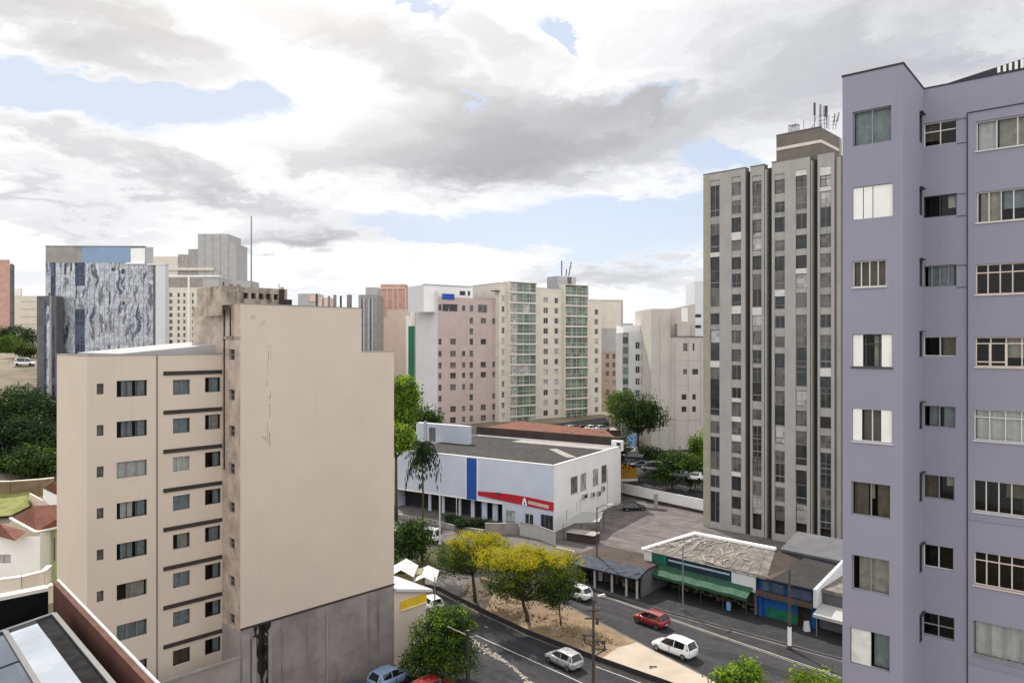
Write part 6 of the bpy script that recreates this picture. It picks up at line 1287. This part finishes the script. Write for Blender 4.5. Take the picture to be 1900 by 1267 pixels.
car('white van parked beyond the grass patch beside the street lamp', gz(793, 1002, .016), -60, 'p_white', 'van', cat='van', name='parked_van')
car('white car at the gable edge beyond the grass patch', gz(736, 1000, .016), -60, 'p_white', 'hatch')
gr = 'cars parked in the shade behind the long white wall'
for lab, (px, y, az, pt_, kd) in zip(('blue grey van in the shade behind the yellow kiosk', 'navy car parked in the shade right of the blue grey van', 'grey car under the hedge left of the tower, middle of its row', 'white car under the hedge close to the tower edge', 'white car beyond the yellow kiosk near the blue flag', 'dark car between yellow kiosk and blue flag'),
        ((1211, 139, -75, 'p_grey', 'van'), (1190, 141, -75, 'p_navy', 'sedan'), (1262, 136, -60, 'p_grey', 'hatch'), (1287, 135, -60, 'p_white', 'hatch'), (1166, 150, -70, 'p_white', 'hatch'), (1172, 138, -70, 'p_black', 'sedan'))):
    x = ray(px) * y; car(lab, (x, y, zat({1211: 874, 1190: 868, 1262: 886, 1287: 890, 1166: 842, 1172: 852}[px], y)), az, pt_, kd, gr, detail=False)
car('white van on the bare slope far left, nearer one', (ray(47) * 178, 178, ground_z(ray(47) * 178, 178) + .02), 80, 'p_white', 'van', cat='van', name='parked_van', detail=False)
car('white van on the bare slope far left, farther one', (ray(52) * 200, 200, ground_z(ray(52) * 200, 200) + .02), 80, 'p_white', 'van', cat='van', name='parked_van', detail=False)
for lab, px, pt_, kd, a in (('white car on the parking deck behind the hall, leftmost', 1062, 'p_white', 'hatch', 60), ('reddish car on the parking deck behind the hall', 1080, 'p_red', 'sedan', 60), ('white car on the parking deck behind the hall, middle one', 1098, 'p_white', 'sedan', 60), ('silver car on the parking deck behind the hall, rightmost', 1117, 'p_silver', 'hatch', 60)):
    car(lab, (ray(px) * 175, 175, 8.61), a, pt_, kd, 'cars on the parking deck', detail=False)
# ------------------------------------------------------------------ poles, lamps, flag
def lamp_post(label, px, py, top, z=0.0, r=.09, m='metal_grey', arms=((1.6, 100),), base_m=None, name='street_lamp', cat='street lamp'):
    x, y, _ = gp(px, py, z); h = zat(top, y) - z; o = thing(name, label, cat, (x, y, z)); q = MB(); q.tube([(x, y, z - .2), (x, y, z + h * .3), (x, y, z + h)], (r * 1.25, r, r * .75), None, 10); q.tube([(x, y, z - .05), (x, y, z + .25)], r * 2, None, 10); q.build('pole', mt[m], o, smooth=False)
    if base_m: q = MB(); q.tube([(x, y, z + .1), (x, y, z + 2.0)], r * 1.4, None, 12); q.build('painted_base', mt[base_m], o)
    for l, az in arms:
        d = dirv(az); e = (x + d[0] * l, y + d[1] * l, z + h + .25); q = MB(); q.tube([(x, y, z + h - .25), (x + d[0] * l * .4, y + d[1] * l * .4, z + h + .12), e], .045, None, 6); q.build('arm', mt[m], o)
        s = Vector((d[0], d[1], 0)); n = Vector((-d[1], d[0], 0)) * .13; E = Vector(e); q = MB(); q.hexa([E - n * .6 - s * .1 + Vector((0, 0, -.08)), E + s * .7 - n + Vector((0, 0, -.08)), E + s * .7 + n + Vector((0, 0, -.08)), E + n * .6 - s * .1 + Vector((0, 0, -.08)), E - n * .5 - s * .1 + Vector((0, 0, .05)), E + s * .65 - n * .8 + Vector((0, 0, .06)), E + s * .65 + n * .8 + Vector((0, 0, .06)), E + n * .5 - s * .1 + Vector((0, 0, .05))]); q.build('lamp_head', mt['white_metal'], o)
    return o, (x, y, z, h)
lamp_post('grey street lamp with a pale foot in front of the green awning', 1267, 1132, 1012, .13, .085, 'metal_grey', ((.9, 45),), None)
lamp_post('tall pale lamp post before the white store entrance', 816, 1010, 872, 0, .12, 'white_metal', (), None, 'lamp_post', 'lamp post')
lamp_post('thin pale flag pole beside the store blue panel', 847, 972, 870, 0, .06, 'white_metal', (), None, 'flag_pole', 'pole')
o, (x, y, z, h) = lamp_post('dark lamp pole with angled arms before the canvas canopy', 1107.5, 1078, 940, .13, .09, 'metal_dark', ((1.4, 80),), None)
q = MB(); q.tube([(x, y, z + h - 1.5), (x + .9, y + .2, z + h - .7)], .05, None, 6); q.tube([(x, y, z + h * .68), (x - 1.3, y, z + h * .75)], .05, None, 6); q.build('bracket', mt['metal_dark'], o)
o, (x, y, z, h) = lamp_post('brown wooden pole with a white painted foot before the blue shop', 1465, 1201, 1056, .13, .13, 'wood', (), 'whitewall', 'utility_pole', 'utility pole')
o, (x, y, z, h) = lamp_post('dark utility pole with cross arms, brackets and two white lamp heads beside the silver car', 1101, 1280, 1112, -.55, .13, 'wood', ((.35, -60), (.55, 60)), None, 'utility_pole', 'utility pole')
q = MB(); 
for zz, l in ((h - .9, .55), (h - 1.6, .75)): q.tube([(x - l, y - .1, z + zz), (x + l, y - .1, z + zz)], .085, None, 6)
q.build('cross_arm', mt['wood'], o)
q = MB()
for zz, x0, x1 in ((h - 3.0, -1.05, .15), (h - 3.5, -.1, 1.1), (h - 4.2, -.1, 1.1)): q.tube([(x + x0, y - .15, z + zz), (x + x1, y - .15, z + zz - .12)], .075, None, 6)
for a, b in (((-.75, h - 3.0), (-.75, h - 3.7)), ((.95, h - 3.55), (.95, h - 4.4)), ((-.75, h - 3.7), (0, h - 4.0)), ((1.0, h - 4.3), (0.05, h - 4.9))): q.tube([(x + a[0], y - .15, z + a[1]), (x + b[0], y - .15, z + b[1])], .07, None, 6)
q.build('bracket', mt['metal_dark'], o)
q = MB()
for dx in (-.45, -.15, .2, .5): q.tube([(x + dx, y - .1, z + h - .86), (x + dx, y - .1, z + h - .62)], .05, None, 6)
q.build('insulator', mt['metal_grey'], o)
q = MB(); q.tube([(x + .3, y - .25, z + h - 2.05), (x + .3, y - .25, z + h - 1.7)], .15, None, 10); q.build('transformer', mt['metal_dark'], o)
fx, fy = ray(1173) * 150, 150; o = thing('banner_flag', 'tall pale blue banner flag before the dark trees behind the store', 'flag', (fx, fy, 2)); q = MB(); q.tube([(fx + .75, fy, 2), (fx + .75, fy, zat(804, fy))], .06, None, 6); q.build('pole', mt['metal_grey'], o)
q = MB(); ft, fb = zat(805, fy), zat(834, fy)
for i in range(8):
    z0, z1 = fb + (ft - fb) * i / 8, fb + (ft - fb) * (i + 1) / 8; wv = lambda k: .12 * math.sin(k * 1.3); wd = lambda k: -.95 + .5 * max(0, k - 6) / 2; q.hexa([(fx + wd(i), fy + wv(i), z0), (fx + .7, fy, z0), (fx + .7, fy + .03, z0), (fx + wd(i), fy + wv(i) + .03, z0), (fx + wd(i + 1), fy + wv(i + 1), z1), (fx + .7, fy, z1), (fx + .7, fy + .03, z1), (fx + wd(i + 1), fy + wv(i + 1) + .03, z1)])
q.build('cloth', mt['flag'], o)
x, y = ray(868) * 61.5, 61.5; q = MB(); q.tube([(x, y, -.5), (x, y, zat(1182, 60))], .16, mt['frame_dark'], 8); q.tube([(x - 1.7, y - .1, zat(1165, 61)), (x + .4, y, zat(1187, 61))], .045, mt['curtain_warm'], 6)
tag(q.build('gate_post', None), 'black post with a slanting pale bar at the right of the round leafy bush', 'post')
for lab, px, py in (('small rusty drain cover nearer the utility pole on the sandy verge', 1166, 1222), ('small rusty drain cover on the pale concrete nearer the white hatchback', 1212, 1238)):
    x, y, _ = gp(px, py, .02); q = MB(); q.box(x - .35, x + .35, y - .3, y + .3, .0, .07, mt['wood'])
    for i in range(5): q.box(x - .3 + i * .13, x - .24 + i * .13, y - .25, y + .25, .071, .085, mt['frame_dark'])
    tag(q.build('drain_cover', None), lab, 'drain cover')
x, y, _ = gp(1352, 1131, .13); q = MB(); q.tube([(x, y, .14), (x, y, .55), (x, y, 1.0), (x + .02, y, 1.02)], (.24, .27, .24, .1), mt['flag'], 12); tag(q.build('water_drum', None), 'pale blue drum standing under the green awning front', 'drum')
x, y, _ = gp(1497, 1170, .13); q = MB(); q.hexa([(x - .3, y - .2, .14), (x + .3, y - .2, .14), (x + .3, y + .3, .14), (x - .3, y + .3, .14), (x - .25, y + .02, 1.15), (x + .25, y + .02, 1.15), (x + .25, y + .08, 1.15), (x - .25, y + .08, 1.15)], mt['white_metal']); tag(q.build('sandwich_board', None), 'white sandwich board beside the doorway of the blue shop', 'sign')
x, y, _ = gp(1114, 1077, .13); q = MB(); q.box(x - .25, x + .25, y - .06, y + .06, .13, 2.3, mt['white_metal']); q.box(x + .6, x + .95, y - .15, y + .15, .13, 2.35, mt['greywall']); tag(q.build('notice_board', None), 'narrow white upright board before the low slate blue shop', 'sign')
# ------------------------------------------------------------------ trees
def crown(name, par, blobs, n, size, mats, seed, zsplit=None, shell=.55, flat=.0):
    """many leaf-sized faces through the volume of overlapping lumps; mats: [(material, weight)], zsplit: flowers above this relative height"""
    r_ = random.Random(seed); vs_, fs, mi = [], [], []; ml = [m for m, _ in mats]; wts = [w for _, w in mats]
    vol = [b[3] * b[4] * b[5] for b in blobs]; zmin = min(b[2] - b[5] for b in blobs); zmax = max(b[2] + b[5] for b in blobs)
    ntw = 16; tw_ = []
    for b in blobs:     # twigs of leaves: local clumps inside each lump
        k = max(10, int(n * (b[3] * b[4] * b[5]) / sum(vol) / ntw))
        for _ in range(k):
            while True:
                d = Vector((r_.gauss(0, 1), r_.gauss(0, 1), r_.gauss(0, 1)))
                if d.length > .01: break
            d.normalize(); rad = r_.random() ** .27 * (1 + .22 * mnoise.noise(d * 2.3 + Vector((seed, b[0], b[1]))) * 1.6)
            if d.z < -.2 and r_.random() < .45: continue
            tw_.append((Vector((b[0] + d.x * b[3] * rad, b[1] + d.y * b[4] * rad, b[2] + d.z * b[5] * rad)), d, b))
    for c, d, b in tw_:
        if mnoise.noise(c * (1.1 / max(1.0, b[3] * .45)) + Vector((seed * 3.1, 0, 0))) < -.33: continue
        m = r_.choices(ml, wts)[0]; h = (c.z - zmin) / (zmax - zmin)
        if zsplit is not None:
            if h + .16 * mnoise.noise(c * .8) > zsplit and r_.random() < .85: m = 'blossom'
            elif h + .18 * mnoise.noise(c * .9) > zsplit - .28 and r_.random() < .6: m = 'blossom_green'
        mmi = None
        for _ in range(ntw):
            p = c + Vector((r_.gauss(0, 1), r_.gauss(0, 1), r_.gauss(0, .7))) * size * 1.15
            nrm = (d * .8 + Vector((r_.gauss(0, .7), r_.gauss(0, .7), r_.gauss(.35, .6)))).normalized(); u = nrm.orthogonal().normalized(); w = nrm.cross(u); a = r_.uniform(0, 6.3)
            u, w = u * math.cos(a) + w * math.sin(a), w * math.cos(a) - u * math.sin(a); s = size * r_.uniform(.55, 1.2); bi = len(vs_)
            vs_ += [p - u * s * .5, p + w * s * .28 - u * s * .05, p + u * s * .55, p - w * s * .28 - u * s * .05]; fs.append((bi, bi + 1, bi + 2, bi + 3)); mi.append(m)
    mb = MB(); mb.v = [tuple(v) for v in vs_]; mb.f = fs; mb.mats = []; mb.mi = [mb.idx(mt[m]) for m in mi]
    return mb.build(name, None, par)
def tree(label, x, y, z, blobs, n, size, mats, seed, trunk_r=.2, zsplit=None, name='tree', cat='tree', group=None, lean=(0, 0)):
    """blobs relative to the foot of the trunk"""
    o = thing(name, label, cat, (x, y, z), group, local=True); r_ = random.Random(seed + 99)
    q = MB(); low = min(b[2] - b[5] * .4 for b in blobs); fork = Vector((lean[0], lean[1], max(.5, low * .85)))
    q.tube([(0, 0, -.3), (lean[0] * .3, lean[1] * .3, fork.z * .35), (lean[0] * .75, lean[1] * .75, fork.z * .7), tuple(fork)], (trunk_r * 1.35, trunk_r, trunk_r * .9, trunk_r * .8), None, 9)
    for b in blobs:
        e = Vector(b[:3]); m_ = fork.lerp(e, .5) + Vector((r_.uniform(-.3, .3), r_.uniform(-.3, .3), -.12 * b[5])); q.tube([tuple(fork), tuple(m_), tuple(e)], (trunk_r * .6, trunk_r * .38, trunk_r * .12), None, 6)
        for _ in range(4):
            s = m_.lerp(e, r_.uniform(.2, .9)); d = Vector((r_.uniform(-1, 1) * b[3], r_.uniform(-1, 1) * b[4], r_.uniform(-.3, .8) * b[5])) * .75; q.tube([tuple(s), tuple(s + d * .5 + Vector((0, 0, .1))), tuple(s + d)], (trunk_r * .22, trunk_r * .14, trunk_r * .05), None, 5)
    q.build('trunk', mt['bark'], o, smooth=True); crown('crown', o, blobs, n, size, mats, seed, zsplit); return o
def lump(w, d, h, z0, k, seed, sub=.5):
    """k lumps spread through a w x d x h crown whose underside is at z0"""
    r_ = random.Random(seed); out = [(0, 0, z0 + h * .52, w * .36, d * .36, h * .42)]
    for i in range(k):
        a = 6.283 * i / k + r_.uniform(-.4, .4); f = r_.uniform(.52, .85); s = r_.uniform(.75, 1.2) * sub; hz = z0 + h * r_.uniform(.3, .78)
        out.append((math.cos(a) * w * .5 * f * .8, math.sin(a) * d * .5 * f * .8, hz, w * .5 * s, d * .5 * s, h * .5 * s * 1.0))
    return out
DK = [('leaf_dark', 5), ('leaf_mid', 3)]; MD = [('leaf_dark', 2), ('leaf_mid', 5), ('leaf_light', 2)]; LT = [('leaf_mid', 3), ('leaf_light', 5), ('leaf_bright', 2)]; OL = [('leaf_olive', 5), ('leaf_mid', 3), ('leaf_light', 1)]
gy = 'yellow topped trees on the sandy bank'
def at_px(px, py, z=0): x, y, _ = gp(px, py, z); return x, y, z
x, y, z = at_px(882, 1116); tree('smaller yellow topped tree on the bank, left of the pair', x, y, z + .1, [(-.2, 0, 6.6, 2.9, 2.6, 1.4), (-2.3, .4, 5.3, 2.1, 2.0, 1.6), (1.9, .6, 6.2, 2.0, 2.0, 1.3), (-3.0, -.6, 4.2, 1.7, 1.7, 1.3), (.2, -.8, 4.7, 2.5, 2.0, 1.3), (-1.5, -.9, 4.0, 1.8, 1.5, 1.1)], 24000, .2, OL + [('leaf_light', 2)], 31, .19, .72, group=gy, lean=(-.3, 0))
x, y, z = at_px(980, 1153); tree('broad flat crowned tree with bright yellow top on the bank, largest of the pair', x, y, z + .1, [(-.4, 0, 6.5, 3.5, 3.2, 1.4), (3.2, .3, 6.2, 2.8, 2.6, 1.35), (-3.4, .3, 6.5, 2.6, 2.5, 1.35), (1.2, -.4, 4.8, 3.8, 2.6, 1.6), (-2.3, -.6, 4.6, 2.7, 2.4, 1.6), (4.0, -.2, 4.5, 2.2, 2.0, 1.5), (.2, 1.2, 6.0, 3.0, 2.5, 1.4), (-.4, -.7, 3.2, 2.8, 1.9, 1.3), (2.6, -.5, 3.1, 2.2, 1.7, 1.3), (-2.6, -.5, 3.4, 1.9, 1.6, 1.1)], 46000, .2, OL + [('leaf_light', 2)], 32, .21, .74, group=gy, lean=(-.6, 0))
x, y, z = at_px(1041, 1164); tree('slender young tree under the right side of the broad yellow tree', x, y, z + .1, [(-.4, 0, 3.2, 1.4, 1.3, 1.3), (.5, .3, 3.8, 1.2, 1.2, 1.1), (-.9, .2, 4.0, 1.2, 1.2, .9)], 6500, .22, MD, 33, .08, lean=(-.2, 0))
x, y = ray(824) * 63.5, 63.5; tree('round bright green leafy bush tree at the bottom beside the lower road', x, y, .6, lump(4.7, 4.6, 5.2, 1.0, 10, 34, .55) + [(.2, 0, 5.3, 1.7, 1.6, 1.1), (-1.6, -1.0, 2.2, 1.7, 1.5, 1.7), (1.5, -1.0, 2.2, 1.7, 1.5, 1.7), (0, -1.4, 1.8, 1.7, 1.3, 1.5), (-2.4, 0, 1.5, 1.3, 1.3, 1.3)], 44000, .21, [('leaf_mid', 4), ('leaf_light', 5), ('leaf_dark', 2), ('leaf_bright', 1)], 34, .16)
x, y = ray(1369) * 52.0, 52.0; tree('small light green treetop at the bottom edge, below the white hatchback', x, y, 0, lump(2.9, 2.9, 3.0, 4.2, 7, 35, .5), 5200, .30, [('leaf_light', 4), ('leaf_bright', 4), ('leaf_mid', 1)], 35, .1)
x, y = ray(1516) * 50.0, 50.0; tree('small yellowish green treetop at the bottom edge beside the lilac building', x, y, 0, lump(2.9, 2.9, 2.7, 4.5, 7, 36, .5), 4800, .30, [('leaf_light', 4), ('leaf_bright', 3), ('blossom_green', 2)], 36, .1)
# beside the store
x, y = ray(783) * 100, 100; 
o = thing('palm_like_tree', 'thin dark tree with drooping fronds in front of the white store', 'tree', (x, y, 0), None, local=True); q = MB(); q.tube([(0, 0, -.2), (.15, 0, 8), (.05, 0, 15.9)], (.2, .13, .1), None, 8); q.build('trunk', mt['bark'], o); q = MB(); r_ = random.Random(41)
for i in range(95):
    a = r_.uniform(0, 6.28); l = r_.uniform(1.1, 2.9); z0 = r_.uniform(13.6, 16.3); dr = r_.uniform(.9, 4.4) * (l / 2); prev = None; m_ = mt['leaf_dark'] if i % 4 else mt['leaf_mid']
    for k in range(12):
        f = k / 11; c = Vector((.05 + math.cos(a) * l * f, math.sin(a) * l * f, z0 + .8 * f - dr * f * f * f))
        if prev is not None:
            for s in (-1, 1):
                w = Vector((-math.sin(a), math.cos(a), 0)) * s * r_.uniform(.2, .42) * (1.1 - .7 * f); dz = Vector((0, 0, -r_.uniform(.2, .5))); md = prev.lerp(c, .55); q.face([prev, md, md + w + dz, prev + w * .9 + dz], m_)
        prev = c
q.build('crown', None, o)
x, y = ray(757) * 99, 99; tree('round dark green bush between the gable and the drooping tree', x, y, 0, lump(6.0, 5, 6.2, .2, 8, 42, .55), 9000, .38, MD, 42, .15, name='bush', cat='bush')
x, y = ray(746) * 100, 92; tree('low dark shrub at the gable edge above the grass patch', x, y, 0, lump(4.5, 3, 2.2, .1, 5, 43, .55), 3500, .3, DK, 43, .08, name='shrub', cat='shrub')
gs = 'shrubs along the store entrance'
for i, (px, py, w, h, lab) in enumerate(((858, 985, 3.4, 1.9, 'dark shrub by the store entrance, left of the row'), (885, 982, 3.8, 1.7, 'dark shrub by the store entrance, right below the blue panel'), (915, 984, 2.4, 1.1, 'low olive shrub at the right end of the entrance row'), (838, 975, 2.6, 1.6, 'dark shrub beside the tall pale lamp post'))):
    x, y, _ = gp(px, py); tree(lab, x, y, 0, lump(w, 1.8, h, .05, 5, 50 + i, .55), 2600, .3, DK, 50 + i, .06, name='shrub', cat='shrub', group=gs)
# between the gable and the pink block
gt = 'bright trees between the gable and the pink block'
x, y = ray(742) * 135, 135; tree('tall bright green tree rising beside the beige gable', x, y, 0, lump(7.0, 8, 13.5, 10.5, 9, 60, .5), 13000, .55, [('leaf_light', 5), ('leaf_bright', 5), ('leaf_mid', 1)], 60, .3, group=gt)
x, y = ray(735) * 122, 122; tree('lower bright green tree at the gable edge above the white store', x, y, 0, lump(5.5, 6, 5.5, 11.0, 8, 61, .55), 9000, .5, [('leaf_light', 5), ('leaf_bright', 4), ('leaf_mid', 1)], 61, .25, group=gt)
x, y = ray(787) * 158, 158; tree('dark green round tree before the white side of the pink block', x, y, ground_z(x, y), lump(8, 7, 9.5, 5.5, 8, 62, .52), 8000, .5, MD, 62, .25)
# middle right
x, y = ray(1184) * 158, 158; tree('large dark green tree before the plain grey cream block', x, y, 3, lump(11.5, 9, 10.5, 5.2, 10, 63, .5), 14000, .5, [('leaf_dark', 3), ('leaf_mid', 5), ('leaf_light', 1)], 63, .3)
x, y = ray(1149) * 172, 172; tree('bright green tree tip left of the large dark tree', x, y, 5, lump(6.5, 6, 7.5, 6.2, 7, 64, .5), 6000, .5, LT, 64, .2)
gh = 'dark shrubs and hedge trees behind the car park'
for i, (px, Y, z, w, h, m, lab) in enumerate(((1090, 150, 2.8, 13, 9.0, DK, 'wide dark shrub mass behind the hall roof, left one'), (1130, 148, 2.6, 10, 8.6, DK, 'dark round shrub behind the hall roof, right one'), (1247, 139, 2.0, 8.5, 7.4, MD, 'grey green hedge tree over the parked cars, left one'), (1281, 137, 2.0, 8, 7.0, MD, 'green hedge tree over the parked cars, against the tower edge'), (1215, 149, 3.2, 7, 5.0, DK, 'dark low tree behind the blue grey van'), (962, 176, 5.5, 6, 4.6, MD, 'small green shrub at the foot of the green glazed block'), (1299, 150, 3.5, 4.5, 8.5, LT, 'bright narrow tree at the tower edge'))):
    x = ray(px) * Y; tree(lab, x, Y, z, lump(w, w * .7, h, .3, 8, 70 + i, .55), int(700 * w), .5, m, 70 + i, .14, name='hedge_tree', cat='tree', group=gh)
# left side
gl2 = 'dark trees on the left slope'
for i, (px, Y, w, h, ztop, m, lab) in enumerate(((18, 118, 13, 10, 722, DK, 'tallest dark tree in the left slope wood, at the photo edge'), (60, 112, 11, 9, 770, DK, 'broad dark tree in the middle of the left slope wood'), (92, 128, 9, 9, 745, DK, 'dark tree of the left slope wood against the beige block, upper one'), (70, 104, 8.5, 6, 826, MD, 'lower brighter tree of the left slope wood over the buff wall'), (12, 108, 12, 9, 785, DK, 'dark tree low at the left photo edge behind the buff wall'), (-25, 114, 12, 11, 735, DK, 'dark tree cut off by the left photo edge'), (102, 110, 7, 7, 790, DK, 'dark tree tucked against the beige block wall, lower one'), (45, 140, 12, 9, 716, MD, 'dark green tree behind the left slope wood below the bare slope'))):
    x = ray(px) * Y; zt_ = zat(ztop, Y); zg = ground_z(x, Y); zb_ = min(zg, zt_ - h); tree(lab, x, Y, zb_, lump(w, w * .8, h * .95, max(.6, zt_ - zb_ - h), 9, 80 + i, .52), int(850 * w), .46, m, 80 + i, .25, group=gl2)
x, y = ray(18) * 215, 215; zt_ = zat(622, y); tree('round clipped light green tree on the skyline, front one', x, y, zt_ - 9, [(0, 0, 5.2, 4.6, 4.2, 3.7), (-2, 0, 4.6, 3.2, 3.2, 3.0), (2.2, 0, 4.4, 2.8, 3, 3.0)], 9000, .5, [('leaf_mid', 5), ('leaf_light', 3)], 91, .25)
x, y = ray(33) * 245, 245; zt_ = zat(604, y); tree('round clipped dark green tree on the skyline, rear one', x, y, zt_ - 9, [(0, 0, 5.2, 6, 4.5, 3.7), (-4, 0, 5, 3.5, 3.2, 3.2), (3.5, 0, 4.8, 3, 3, 3.2)], 9000, .55, [('leaf_mid', 4), ('leaf_dark', 4)], 92, .25)
x, y = ray(46) * 190, 190; tree('low olive bush on the bare slope below the white vans', x, y, ground_z(x, y), lump(9, 6, 3.2, .1, 6, 93, .55), 3500, .5, OL, 93, .1, name='bush', cat='bush')
# (no haze: the air is clear over the whole depth of the view)
